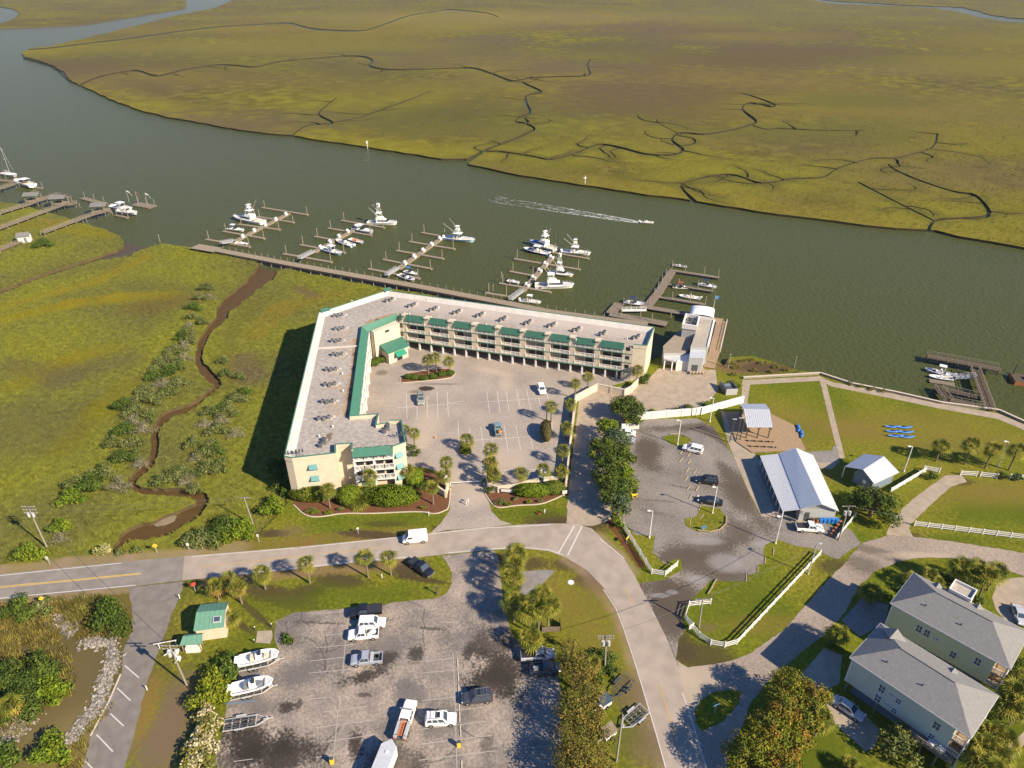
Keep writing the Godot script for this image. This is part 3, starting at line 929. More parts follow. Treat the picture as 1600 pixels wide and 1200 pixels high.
	c3.setup(-44, -172, 80, 78, 0.11, 91, 0.09, 1.8)
	c3.fill(lin(0.255, 0.225, 0.20), lin(0.32, 0.275, 0.235), lin(0.355, 0.305, 0.255), 0.16)
	for q in [[725, 560, 7, 1.2, 0.2], [770, 580, 5, 1.5, 0.4], [790, 600, 1.6, 4, 0.0], [668, 664, 3, 6, 0], [795, 716, 4, 4, 0], [725, 745, 4, 3, 0], [740, 775, 3, 3, 0], [660, 690, 2, 3, 0]]:
		c3.patch(xz(site(q[0], q[1])), q[2], q[3], lin(0.44, 0.36, 0.28), 0.6, 1.6, 0.6, q[4])
	c3.patch(xz(site(666, 607)), 2.2, 1.2, lin(0.04, 0.032, 0.026), 0.95, 0.9, 0.2)
	c3.patch(xz(site(650, 612)), 2.0, 1.0, lin(0.12, 0.1, 0.085), 0.6, 1.4, 0.4)
	c3.patch(xz(site(596, 582)), 1.5, 1.4, lin(0.13, 0.11, 0.09), 0.7, 1.2, 0.4)
	c3.patch(xz(site(690, 600)), 5.0, 0.4, lin(0.12, 0.11, 0.1), 0.6, 1.0, 0.5)
	var yard := area([544, 662, 555, 600, 572, 520, 624, 505, 990, 560, 1000, 590, 903, 618, 893, 690, 884, 756, 846, 753, 760, 772, 768, 799, 782, 813, 800, 819, 760, 824, 700, 828, 672, 833.5, 690, 816, 703, 797, 705, 762, 690, 738, 655, 729, 636, 742, 632, 690])
	var ho := structure(c3.over(MB.new()).flat(yard, 0.012), "hotel_parking_lot", c3.material())
	lines(ho, [[620, 637, 720, 630], [748.4, 628.5, 860, 621.5], [742.8, 687.5, 830, 682.3], [650, 699, 668, 697.5], [760, 736, 846, 733], [700, 629, 726, 627]], 0.12, M.paint_white, 0.022)
	lines(ho, [[760.3, 611.6, 765.3, 646.5], [776.5, 610.5, 781.5, 645.5], [791, 612, 795.5, 644], [806.9, 608.3, 813.6, 640.9], [822.5, 607.5, 829.3, 640.5], [838.5, 607, 845.5, 639.5], [853, 611, 858, 627], [751.3, 667.4, 756.7, 709], [769.5, 684, 773.5, 706], [787.5, 665, 794, 706], [806, 664.3, 813.4, 703], [824.4, 662.7, 833.2, 703.9], [733, 668, 736.5, 690], [715.5, 657, 718, 700], [635, 615, 636, 655], [651, 617, 652, 656], [667, 618, 668, 654], [683, 612, 684.5, 655], [699, 612, 700.5, 652]], 0.12, M.paint_white, 0.026)
	# ---------------- other paving
	structure(MB.new().flat(rough_edge(area([905, 622, 940, 608, 1005, 600, 1030, 575, 1118, 578, 1122, 610, 1102, 634, 1010, 645, 975, 652, 962, 700, 952, 760, 954, 813, 925, 822, 885, 817, 888, 760, 897, 690]), 0.12, 0.9), 0.008), "service_drive", M.concrete)
	var c4 := Canvas.new()
	c4.setup(18, -162, 72, 90, 0.1, 15, 0.08, 1.8)
	c4.fill(lin(0.15, 0.135, 0.12), lin(0.205, 0.185, 0.165), lin(0.255, 0.225, 0.195), 0.25)
	var wet := lin(0.085, 0.068, 0.052)
	for q in [[1015, 705, 3.2, 5.0, 0.1, 0.85], [1055, 668, 8, 1.4, -0.1, 0.7], [1120, 680, 1.6, 5, -0.5, 0.7], [1150, 750, 1.8, 9, -0.35, 0.75], [1170, 795, 2.4, 7, -0.3, 0.75], [1150, 830, 3, 4, 0.5, 0.7], [1080, 880, 7, 3, 0.3, 0.8], [1060, 930, 5, 4, 0.4, 0.8], [1110, 860, 4, 3, 0, 0.6], [1030, 915, 4, 3, 0.3, 0.75], [1020, 800, 3, 0.6, 0.3, 0.4], [1130, 905, 5, 1.5, 0, 0.6], [1045, 970, 3, 5, 0.3, 0.8], [1060, 760, 3, 0.3, 0.3, 0.5], [1040, 783, 5, 0.25, 0.1, 0.5]]:
		c4.patch(xz(site(q[0], q[1])), q[2], q[3], wet, q[5], 2.8, 0.45, q[4])
	for q in [[1135, 880, 3, 2], [1090, 905, 2, 1], [1100, 845, 3, 1], [1030, 930, 1.6, 0.5], [1050, 925, 1, 0.5], [1200, 850, 3, 1]]:
		c4.patch(xz(site(q[0], q[1])), q[2], q[3], lin(0.27, 0.26, 0.25), 0.7, 1.6, 0.4)
	structure(c4.over(MB.new()).flat(rough_edge(area([972, 812, 978, 770, 985, 690, 992, 662, 1015, 655, 1090, 654, 1115, 668, 1135, 695, 1150, 722, 1166, 762, 1186, 803, 1225, 800, 1262, 812, 1330, 828, 1345, 848, 1310, 874, 1293, 868, 1275, 858, 1240, 852, 1215, 843, 1195, 852, 1193, 866, 1195, 880, 1183, 883, 1182, 895, 1167, 900, 1166, 908, 1110, 907, 1100, 918, 1085, 933, 1072, 945, 1065, 965, 1070, 985, 1060, 1000, 1056, 1030, 1038, 990, 1018, 952, 1002, 922, 998, 912, 1040, 905, 1066, 890, 1064, 873, 1035, 880, 1020, 862, 1024, 838, 992, 836]), 0.15, 1.2), 0.008), "gravel_lot", c4.material())
	for isl in [[1033, 683, 1049, 680, 1067, 681, 1081, 688, 1072, 694, 1058, 698, 1045, 692], [1095, 790, 1125, 795, 1135, 810, 1132, 822, 1112, 832, 1090, 831, 1072, 822, 1070, 811, 1090, 807]]:
		structure(cl.over(MB.new()).prism(rough_edge(area(isl), 0.1, 0.8), 0.0, 0.07), "grass_island", get_node("ground").material_override)
	var c5 := Canvas.new()
	c5.setup(25, -106, 95, 72, 0.13, 18, 0.05, 1.6)
	c5.fill(lin(0.22, 0.185, 0.15), lin(0.265, 0.22, 0.18), lin(0.32, 0.265, 0.21), 0.18)
	for q in [[1370, 862, 6, 1.2], [1345, 880, 3, 2], [1420, 880, 5, 0.8]]:
		c5.patch(xz(site(q[0], q[1])), q[2], q[3], lin(0.10, 0.085, 0.07), 0.6, 1.8, 0.5, 0.4)
	for q in [[1085, 1055, 4, 2], [1440, 868, 8, 1], [1075, 1080, 2, 4]]:
		c5.patch(xz(site(q[0], q[1])), q[2], q[3], lin(0.40, 0.33, 0.25), 0.7, 1.6, 0.5)
	structure(c5.over(MB.new()).flat(rough_edge(area([1056, 1030, 1075, 1043, 1125, 1036, 1150, 1030, 1170, 1022, 1225, 985, 1255, 950, 1292, 908, 1320, 880, 1345, 850, 1390, 836, 1440, 840, 1500, 848, 1600, 864, 1900, 915, 1900, 960, 1600, 900, 1567, 889, 1501, 873, 1458, 871, 1425, 873, 1403, 878, 1368, 892, 1342, 915, 1322, 955, 1290, 990, 1226, 1040, 1190, 1076, 1172, 1100, 1160, 1135, 1140, 1170, 1135, 1240, 1116, 1240, 1093, 1163, 1081, 1121, 1067, 1082]), 0.12, 0.9), 0.01), "side_street", c5.material())
	structure(cl.over(MB.new()).prism(rough_edge(area([1085, 1112, 1095, 1094, 1112, 1083, 1135, 1078, 1158, 1080, 1155, 1100, 1132, 1125, 1098, 1143, 1087, 1128]), 0.12, 0.8), 0.0, 0.05), "grass_island", get_node("ground").material_override)
	for q in [[[1315, 970, 1346, 934, 1388, 945, 1382, 975, 1343, 995], M.concrete_grey], [[1250, 1058, 1287, 1012, 1316, 1024, 1311, 1068, 1292, 1078, 1340, 1105, 1376, 1143, 1366, 1168, 1352, 1174, 1292, 1118], M.concrete], [[1559, 906, 1550, 934, 1556, 953, 1570, 968, 1620, 988, 1640, 920, 1600, 902], M.concrete], [[1568, 1174, 1600, 1143, 1640, 1120, 1640, 1140, 1604, 1157, 1581, 1188], M.concrete], [[1385, 836, 1393, 813, 1413, 792, 1435, 773, 1477, 743, 1502, 742, 1511, 753, 1487, 760, 1467, 777, 1443, 800, 1430, 812, 1420, 825, 1427, 839], M.concrete]]:
		structure(MB.new().flat(rough_edge(area(q[0]), 0.08, 1.0), 0.014), "driveway", q[1])
	for q in [[[1126, 641, 1136, 645, 1152, 692, 1178, 708, 1190, 722, 1226, 807, 1190, 807, 1168, 764, 1151, 724, 1137, 690], M.concrete], [[402, 986, 425, 985, 426, 994, 422, 1006, 400, 1004], M.concrete], [[1281, 595, 1291, 599, 1320, 715, 1311, 717], M.concrete], [[1258, 706, 1300, 704, 1302, 697, 1307, 698, 1312, 718, 1310, 723, 1272, 723], M.concrete_grey], [[1272, 723, 1310, 723, 1300, 733, 1275, 731], M.concrete], [[1160, 594, 1281, 588, 1300, 597, 1400, 616, 1470, 631, 1560, 646, 1600, 663, 1700, 697, 1700, 708, 1600, 672, 1560, 655, 1465, 638, 1400, 624, 1300, 604, 1281, 595, 1172, 601, 1166, 640, 1158, 640], M.concrete], [[1215, 800, 1240, 818, 1305, 815, 1308, 808, 1225, 797], M.concrete], [[816, 893, 853, 890, 868, 892, 848, 912, 822, 930, 812, 928], M.concrete_grey]]:
		structure(MB.new().flat(area(q[0]), 0.016), "path", q[1])
	# mulch beds edged with pale kerbs by the hotel gate
	for q in [[[459, 772, 459, 789, 477, 807, 501, 808.5, 535, 802, 580, 803, 636, 800, 664, 800, 679, 804, 694, 799, 702, 794, 704, 763, 690, 742, 660, 735, 640, 742, 634, 757, 559, 768], 12], [[758, 772, 767, 786, 777, 795, 809, 789.5, 844, 789, 865, 781, 882, 773, 884, 753, 846, 753, 782, 768], 7]]:
		var bp := area(q[0])
		var rim := rounded(bp.slice(0 if q[1] == 7 else 1, q[1]))
		var rest := bp.slice(q[1])
		if q[1] != 7:
			rest.append(bp[0])
		bp = rim.duplicate()
		bp.append_array(rest)
		var bo := structure(MB.new().prism(bp, 0.0, 0.06), "mulch_bed", M.mulch)
		part(MB.new().wall(rim, 0.2, 0.0, 0.16), "kerb", M.kerb, bo)
	for q in [[625, 596, 627, 589, 640, 583, 681, 577, 704, 576, 711.6, 583, 706, 590, 690, 593, 659, 596, 630, 598.5], [716, 705, 719, 695, 730, 692, 736, 697, 736, 706, 728, 711, 719, 710], [845, 680, 846, 662, 853, 656, 862, 658, 862, 675, 855, 691, 849, 692], [757, 738, 762, 715, 773, 712, 778, 735, 772, 750, 760, 762]]:
		var ip := area(q)
		var io := structure(MB.new().prism(ip, 0.0, 0.12), "planting_island", M.mulch)
		ip.append(ip[0])
		part(MB.new().wall(ip, 0.2, 0.0, 0.16), "kerb", M.kerb, io)
	# stones along the pond
	var r := RandomNumberGenerator.new()
	r.seed = 5
	var st := MB.new().color(Color(1, 1, 1))
	for q in [[[128, 1002, 155, 1005, 172, 1000, 178, 1030, 165, 1060, 160, 1085, 148, 1105, 125, 1140, 108, 1155], 2.4, 1700], [[85, 965, 100, 978, 116, 988], 2.6, 260], [[0, 1165, 25, 1140, 45, 1115], 3.6, 500]]:
		var p := path(q[0])
		for i in q[2]:
			var s := r.randi_range(0, p.size() - 2)
			var at: Vector2 = p[s].lerp(p[s + 1], r.randf()) + Vector2(r.randfn(), r.randfn()) * q[1] * 0.25
			var k := r.randf_range(0.35, 1.0)
			st.tint = Color(0.33, 0.30, 0.265) * k
			var z := 0.14 + 0.34 * pow(r.randf(), 2.0)
			st.box(Vector3(at.x, 0.02, at.y), Vector3(z, z * 0.7, z * r.randf_range(0.6, 1.2)), Basis.from_euler(Vector3(r.randf() * 3, r.randf() * 3, r.randf() * 3)))
	var so := part(st, "rubble", tinted_mat(0.95), self)
	tag(so, "grey and tan rubble stones lining the pond beside the lane", "rocks", "", "stuff")

func rounded(p: PackedVector2Array) -> PackedVector2Array:
	for n in 2:
		var q := PackedVector2Array([p[0]])
		for i in p.size() - 1:
			q.append(p[i].lerp(p[i + 1], 0.25))
			q.append(p[i].lerp(p[i + 1], 0.75))
		q.append(p[-1])
		p = q
	return p

func wheel_stop(k: Array, label: String, group: String, m: Material) -> void:
	var a := site(k[0], k[1])
	var b := site(k[2], k[3])
	var d := b - a
	var l := d.length()
	var o := thing("wheel_stop", label, "wheel stop", (a + b) * 0.5, atan2(-d.z, d.x), group)
	var w := MB.new()
	var e := l * 0.5
	w.loft([[Vector3(-e, 0, -0.09), Vector3(-e, 0.13, -0.06), Vector3(-e, 0.13, 0.06), Vector3(-e, 0, 0.09)], [Vector3(e, 0, -0.09), Vector3(e, 0.13, -0.06), Vector3(e, 0.13, 0.06), Vector3(e, 0, 0.09)]])
	part(w, "bar", m, o)

func v3(p: Vector2, y: float) -> Vector3:
	return Vector3(p.x, y, p.y)

func railing(parent: Node, a: Vector2, b: Vector2, y: float, called := "railing", tall := 1.0, gap := 0.3, posts := 4) -> MeshInstance3D:
	var m := MB.new()
	m.bar(v3(a, y + tall), v3(b, y + tall), 0.1, 0.1)
	m.bar(v3(a, y + 0.12), v3(b, y + 0.12), 0.07, 0.08)
	var l := a.distance_to(b)
	var k := maxi(1, int(l / gap))
	for i in range(1, k):
		m.bar(v3(a.lerp(b, float(i) / k), y + 0.12), v3(a.lerp(b, float(i) / k), y + tall), 0.05)
	for i in posts + 1:
		m.bar(v3(a.lerp(b, float(i) / posts), y), v3(a.lerp(b, float(i) / posts), y + tall + 0.05), 0.14)
	return part(m, called, M.white_rail, parent)

func awning(parent: Node, a: Vector2, b: Vector2, y: float, out: Vector2, called := "window_awning") -> void:
	# a window with a sloped canopy over its upper half
	var w := MB.new()
	w.quad(v3(a + out * 0.03, y), v3(b + out * 0.03, y), v3(b + out * 0.03, y + 1.5), v3(a + out * 0.03, y + 1.5))
	part(w, "window", M.glass_teal, parent)
	var m := MB.new()
	m.quad(v3(a + out * 0.05, y + 1.6), v3(b + out * 0.05, y + 1.6), v3(b + out * 0.75, y + 0.75), v3(a + out * 0.75, y + 0.75))
	m.tri(v3(a + out * 0.05, y + 1.6), v3(a + out * 0.75, y + 0.75), v3(a + out * 0.05, y + 0.75))
	m.tri(v3(b + out * 0.05, y + 1.6), v3(b + out * 0.05, y + 0.75), v3(b + out * 0.75, y + 0.75))
	part(m, called, M.teal, parent)

func seamed(a: Vector2, b: Vector2, y1: float, c: Vector2, d: Vector2, y0: float, pitch := 0.45) -> MB:
	# standing-seam metal slope: a-b is the upper edge, d-c the lower
	var m := MB.new()
	m.quad(v3(a, y1), v3(b, y1), v3(c, y0), v3(d, y0))
	m.quad(v3(d, y0 - 0.12), v3(c, y0 - 0.12), v3(b, y1 - 0.3), v3(a, y1 - 0.3))
	m.quad(v3(d, y0), v3(c, y0), v3(c, y0 - 0.12), v3(d, y0 - 0.12))
	var k := maxi(2, int(a.distance_to(b) / pitch))
	for i in k + 1:
		var t := float(i) / k
		m.bar(v3(a.lerp(b, t), y1 + 0.02), v3(d.lerp(c, t), y0 + 0.02), 0.05, 0.07)
	return m

func build_hotel() -> void:
	M.curtain = mat(0.34, 0.31, 0.26, 0.7, T.fine, 0.5)
	M.metal_ac = mat(0.17, 0.175, 0.18, 0.55, T.fine, 0.6)
	M.teal = mat(0.11, 0.29, 0.29, 0.6, T.soft, 0.4)
	var H := 10.9
	var k: Dictionary = hotel
	var fb := xz(site(456, 714.7, 11.0))
	var pa := xz(site(523.7, 707, 11.0))
	var pa2 := xz(site(523.7, 693.5, 11.0))
	var pb2 := xz(site(550, 692, 11.0))
	var pb := xz(site(550, 702, 11.0))
	var pc := xz(site(613, 697, 11.0))
	var hot := thing("hotel", "long cream hotel with flat roof and green mansards bent around a parking court", "hotel", Vector3.ZERO)
	var along: Vector2 = (k.long_front - k.inner_turn).normalized()
	var outn := Vector2(-along.y, along.x)
	if outn.y < 0.0:
		outn = -outn
	# --- walls
	var south_back := (pb - (pb - pc).normalized().orthogonal() * 0.0)
	var sdir: Vector2 = (pc - pb).normalized()
	var sout := Vector2(-sdir.y, sdir.x)
	if sout.y < 0.0:
		sout = -sout
	var body := MB.new()
	var west: PackedVector2Array = PackedVector2Array([k.front_west, fb, pa, pa2, pb2, pb - sout * 1.7, pc - sout * 1.7, pc, k.front_east, k.inner_east, xz(site(608, 656, 11.0)), k.notch_a, k.notch_b, k.notch_c, k.inner_south, k.inner_north, k.apex, k.back])
	body.skirt(west, 0.0, 10.0)
	part(body, "wall", M.cream, hot)
	var wing := PackedVector2Array([k.inner_north + Vector2(-1, 0), k.inner_turn - outn * 1.2, k.long_front - outn * 1.2 - along * 2.6, k.long_front - along * 2.6, k.long_front, k.long_step, k.long_back, k.apex])
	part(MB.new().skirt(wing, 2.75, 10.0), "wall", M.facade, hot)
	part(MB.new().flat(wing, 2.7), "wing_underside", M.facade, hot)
	var rear := MB.new()
	rear.wall(PackedVector2Array([k.apex, k.long_back + Vector2(-0.3, 0.4)]), 0.3, 0.0, 2.7)
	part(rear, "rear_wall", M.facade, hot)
	# --- roof deck with its stains
	var rc := Canvas.new()
	rc.setup(-62, -200, 105, 95, 0.16, 33, 0.05, 0.7)
	rc.fill(lin(0.31, 0.28, 0.25), lin(0.345, 0.31, 0.275), lin(0.385, 0.345, 0.305), 0.2)
	rc.strokes(path([640, 470, 760, 484, 880, 500, 1000, 519], 10.2), 9.0, lin(0.47, 0.405, 0.35), 0.6, 1.4, 0.6)
	for q in [[556, 530, 554, 560, 549, 600, 542, 640], [575, 503, 600, 494, 615, 490]]:
		rc.strokes(path(q, 10.2), 1.6, lin(0.30, 0.19, 0.09), 0.7, 1.8, 0.5)
	for q in [[546, 620], [541, 645], [551, 575], [553, 552], [545, 610], [512, 682], [588, 499]]:
		rc.patch(xz(site(q[0], q[1], 10.2)), 0.5, 1.3, lin(0.12, 0.085, 0.05), 0.8, 1.5, 0.4)
	for i in 46:
		var s := float(i) / 46
		var p: Vector2 = (k.inner_turn as Vector2).lerp(k.long_front, s) - outn * rng.randf_range(0.8, 4.2)
		rc.patch(p, rng.randf_range(0.4, 1.3), rng.randf_range(0.2, 0.5), lin(0.36, 0.25, 0.17), 0.5, 1.6, 0.5)
	for i in 30:
		var p: Vector2 = (k.inner_south as Vector2).lerp(k.inner_north, rng.randf()) - Vector2(rng.randf_range(1, 6), 0)
		rc.patch(p, rng.randf_range(0.4, 1.2), rng.randf_range(0.4, 1.2), lin(0.40, 0.29, 0.19), 0.45, 1.6, 0.5)
	var deck := PackedVector2Array([k.front_west, fb, pa, pa2, pb2, pb, pc, k.front_east, k.inner_east, xz(site(608, 656, 11.0)), k.notch_a, k.notch_b, k.notch_c, k.inner_south, k.inner_north, k.inner_turn, k.long_front, k.long_step, k.long_back, k.apex, k.back])
	part(rc.over(MB.new()).flat(deck, 10.02), "roof", rc.material(), hot)
	# --- sloped parapets on the outer edges, upright ones on the inner
	var outer := [k.front_west, k.back, k.apex, k.long_back]
	var par := MB.new()
	var cop := MB.new()
	var inn := []
	for i in 4:
		var d0: Vector2 = ((outer[i] - outer[maxi(i - 1, 0)]) if i > 0 else (outer[1] - outer[0])).normalized()
		var d1: Vector2 = ((outer[mini(i + 1, 3)] - outer[i]) if i < 3 else (outer[3] - outer[2])).normalized()
		var b := (d0 + d1).normalized()
		inn.append(outer[i] + Vector2(-b.y, b.x) * 1.7 / maxf(0.6, b.dot(d1)))
	for i in 3:
		par.quad(v3(outer[i], H + 0.1), v3(outer[i + 1], H + 0.1), v3(inn[i + 1], 10.03), v3(inn[i], 10.03))
		par.quad(v3(outer[i], 9.9), v3(outer[i], H + 0.1), v3(outer[i + 1], H + 0.1), v3(outer[i + 1], 9.9))
		cop.bar(v3(outer[i], H + 0.12), v3(outer[i + 1], H + 0.12), 0.22, 0.16)
	part(par, "parapet", M.roof_white, hot)
	part(cop, "coping", M.green_dull, hot)
	var inner := [[k.front_west, fb], [fb, pa], [pa, pa2], [pa2, pb2], [pb2, pb], [pc, k.front_east], [k.front_east, k.inner_east], [k.inner_east, xz(site(608, 656, 11.0))], [k.notch_a, k.notch_b], [k.notch_b, k.notch_c], [k.notch_c, k.inner_south], [k.long_front, k.long_step], [k.long_step, k.long_back]]
	for e in inner:
		var d: Vector2 = (e[1] - e[0]).normalized()
		var s := MB.new().wall(PackedVector2Array([e[0], e[1]]), 0.28, 10.0, H)
		var p := part(s, "parapet", M.cream, hot)
		part(MB.new().bar(v3(e[0], H + 0.05), v3(e[1], H + 0.05), 0.34, 0.1), "coping", M.green_dull, p)
	part(MB.new().wall(PackedVector2Array([xz(site(487, 544, 10.3)), xz(site(560, 540, 10.3))]), 0.5, 10.0, 10.35), "fire_wall", M.roof_white, hot)
	# --- long wing: nine bays of balconies between cream piers
	var us := [634.0, 671.6, 709.0, 746.0, 783.0, 822.0, 861.0, 900.0, 939.6, 977.0]
	var at_u := func(u: float) -> Vector2:
		return xz(site(u, 489.6 + (u - 620.5) * (538.0 - 489.6) / (990.0 - 620.5), 11.0))
	var ys := [2.75, 5.35, 7.95]
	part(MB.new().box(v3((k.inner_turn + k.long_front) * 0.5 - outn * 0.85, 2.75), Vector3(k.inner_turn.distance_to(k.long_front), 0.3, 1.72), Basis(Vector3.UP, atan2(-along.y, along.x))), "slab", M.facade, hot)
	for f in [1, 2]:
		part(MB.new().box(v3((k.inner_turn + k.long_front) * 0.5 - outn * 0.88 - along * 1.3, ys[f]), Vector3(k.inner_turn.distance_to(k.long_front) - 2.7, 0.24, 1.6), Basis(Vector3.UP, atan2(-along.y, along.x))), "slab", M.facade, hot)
	var start: Vector2 = k.inner_turn + along * 0.6
	for i in 10:
		var a: Vector2 = start if i == 0 else at_u.call(us[i - 1] - 0.6)
		var b: Vector2 = at_u.call(us[i] - 9.5) if i < 9 else at_u.call(975.5)
		if i == 0:
			b = at_u.call(627.5)
		# pier after the bay
		var pe: Vector2 = at_u.call(us[i] - 0.6) if i < 9 else k.long_front - along * 0.05
		if i < 9:
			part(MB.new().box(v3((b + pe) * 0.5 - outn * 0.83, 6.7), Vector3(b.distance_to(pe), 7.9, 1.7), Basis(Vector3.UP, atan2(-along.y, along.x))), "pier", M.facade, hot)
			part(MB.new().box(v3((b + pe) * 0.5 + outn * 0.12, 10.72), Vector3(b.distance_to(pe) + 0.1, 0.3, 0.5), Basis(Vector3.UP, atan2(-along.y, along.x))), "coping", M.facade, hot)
		part(seamed(a - outn * 0.1, b - outn * 0.1, H + 0.1, b + outn * 0.28, a + outn * 0.28, 9.25), "mansard", M.green_metal, hot)
		for f in 3:
			var y: float = ys[f] + 0.16
			railing(hot, a + outn * 0.02, b + outn * 0.02, y, "railing", 1.0, 0.16, 2 if i == 0 else 4)
			var bw := a - outn * 1.17
			var be := b - outn * 1.17
			var g1 := bw.lerp(be, 0.1)
			var g2 := bw.lerp(be, 0.88)
			for t in ([[0.0, 0.46], [0.54, 1.0]] if i > 0 else [[0.1, 0.9]]):
				part(MB.new().quad2(v3(g1.lerp(g2, t[0]), y), v3(g1.lerp(g2, t[1]), y), 2.0), "glass_door", M.glass if rng.randf() < 0.7 else M.curtain, hot)
	# belts on the piers between floors, columns below
	for f in [1, 2]:
		part(MB.new().bar(v3(k.inner_turn + outn * 0.05, ys[f] + 0.02), v3(k.long_front + outn * 0.05, ys[f] + 0.02), 0.12, 0.14), "belt_course", M.green_dull, hot)
	part(MB.new().bar(v3(k.inner_turn + outn * 0.06, 2.68), v3(k.long_front + outn * 0.06, 2.68), 0.16, 0.22), "belt_course", M.green_dull, hot)
	for i in 20:
		var p: Vector2 = at_u.call(633.0 + i * 18.6) - outn * 0.3
		part(MB.new().box(v3(p, 1.35), Vector3(0.42, 2.7, 0.42), Basis(Vector3.UP, atan2(-along.y, along.x))), "column", M.white, hot)
	# end block with three small windows
	for f in 3:
		var c: Vector2 = k.long_front - along * 1.3 + outn * 0.02
		part(MB.new().quad2(v3(c - along * 0.55, ys[f] + 0.95), v3(c + along * 0.55, ys[f] + 0.95), 1.05), "window", M.glass, hot)
	part(MB.new().prism(PackedVector2Array([k.long_front, k.long_step, k.long_back, k.long_back - along * 3.0, k.long_front - along * 2.6]), 0.0, 2.74), "end_wall", M.cream, hot)
	# --- west wing: continuous mansard, balconies below
	var wd: Vector2 = (k.inner_south - k.inner_north).normalized()
	var wo := Vector2(-wd.y, wd.x)
	if wo.x < 0.0:
		wo = -wo
	part(seamed(k.inner_north, k.inner_south, H + 0.1, k.inner_south + wo * 1.7, k.inner_north + wo * 1.7, 9.2), "mansard", M.green_metal, hot)
	part(seamed(k.inner_turn, k.inner_north, H + 0.1, k.inner_north + (wo + outn).normalized() * 1.6, k.inner_turn + outn * 1.1, 9.4), "mansard", M.green_metal, hot)
	for f in 3:
		var y: float = ys[f]
		part(MB.new().box(v3((k.inner_north + k.inner_south) * 0.5 + wo * 0.95, y), Vector3(k.inner_north.distance_to(k.inner_south), 0.28, 1.9), Basis(Vector3.UP, atan2(-wd.y, wd.x))), "slab", M.white, hot)
		for i in 7:
			railing(hot, (k.inner_north as Vector2).lerp(k.inner_south, i / 7.0 + 0.01) + wo * 1.86, (k.inner_north as Vector2).lerp(k.inner_south, (i + 1) / 7.0 - 0.01) + wo * 1.86, y + 0.16, "railing", 1.0, 0.2, 3)
	for i in 8:
		part(MB.new().box(v3((k.inner_north as Vector2).lerp(k.inner_south, i / 7.0) + wo * 1.6, 4.6), Vector3(0.45, 9.2, 0.45), Basis(Vector3.UP, atan2(-wd.y, wd.x))), "column", M.white, hot)
	for i in 7:
		for f in 3:
			var g1: Vector2 = (k.inner_north as Vector2).lerp(k.inner_south, (i + 0.2) / 7.0) + wo * 0.03
			var g2: Vector2 = (k.inner_north as Vector2).lerp(k.inner_south, (i + 0.8) / 7.0) + wo * 0.03
			part(MB.new().quad2(v3(g1, ys[f] + 0.2), v3(g2, ys[f] + 0.2), 2.0), "glass_door", M.glass, hot)
	# --- entrance tower in the corner
	var td := (k.inner_turn - k.inner_north).normalized() as Vector2
	var to := Vector2(-td.y, td.x)
	if to.y < 0.0:
		to = -to
	var ta: Vector2 = k.inner_north + td * 2.0
	var tb: Vector2 = k.inner_turn - td * 1.2
	part(MB.new().prism(PackedVector2Array([ta, tb, tb + to * 2.6, ta + to * 2.6]), 0.0, 9.3), "tower", M.cream, hot)
	part(MB.new().quad2(v3(ta.lerp(tb, 0.42) + to * 2.63, 7.9), v3(ta.lerp(tb, 0.58) + to * 2.63, 7.9), 0.7), "window", M.glass, hot)
	var la := ta.lerp(tb, 0.22) + to * 2.6
	var lb := ta.lerp(tb, 0.98) + to * 2.6
	part(MB.new().prism(PackedVector2Array([la, lb, lb + to * 3.4, la + to * 3.4]), 0.0, 3.6), "lobby", M.cream, hot)
	part(seamed(la - td * 0.5 + to * 0.1, lb + td * 0.5 + to * 0.1, 5.0, lb + td * 0.5 + to * 3.9, la - td * 0.5 + to * 3.9, 3.62), "lobby_roof", M.green_metal, hot)
	part(MB.new().tri2(v3(lb + td * 0.5 + to * 0.1, 5.0), v3(lb + td * 0.5 + to * 3.9, 3.6), v3(lb + td * 0.5 + to * 0.1, 3.6)), "gable", M.green_metal, hot)
	part(MB.new().tri2(v3(la - td * 0.5 + to * 0.1, 5.0), v3(la - td * 0.5 + to * 3.9, 3.6), v3(la - td * 0.5 + to * 0.1, 3.6)), "gable", M.green_metal, hot)
	var m := la.lerp(lb, 0.55) + to * 3.42
	part(MB.new().quad2(v3(m - td * 0.9, 0.05), v3(m + td * 0.9, 0.05), 2.1), "entrance_door", M.glass, hot)
	M.awning_green = mat(0.02, 0.26, 0.16, 0.6)
	part(seamed(m - td * 1.6, m + td * 1.6, 3.1, m + td * 1.6 + to * 1.5, m - td * 1.6 + to * 1.5, 2.2), "door_awning", M.awning_green, hot)
	# --- south front: windows with teal awnings, balconies under a green mansard
	var fd := (pa - fb).normalized()
	var fo := Vector2(-fd.y, fd.x)
	if fo.y < 0.0:
		fo = -fo
	for y in [1.4, 4.2, 7.1]:
		var c := fb.lerp(pa, 0.44)
		awning(hot, c - fd * 0.8, c + fd * 0.8, y, fo)
		var rd: Vector2 = (k.front_east - pc).normalized()
		var ro := Vector2(-rd.y, rd.x)
		if ro.y < 0.0:
			ro = -ro
		var e: Vector2 = pc.lerp(k.front_east, 0.4)
		awning(hot, e - rd * 0.8, e + rd * 0.8, y + 0.3, ro)
	part(seamed(pb - sout * 0.3, pc - sout * 0.3, H + 0.1, pc + sout * 0.75, pb + sout * 0.75, 9.5), "mansard", M.green_metal, hot)
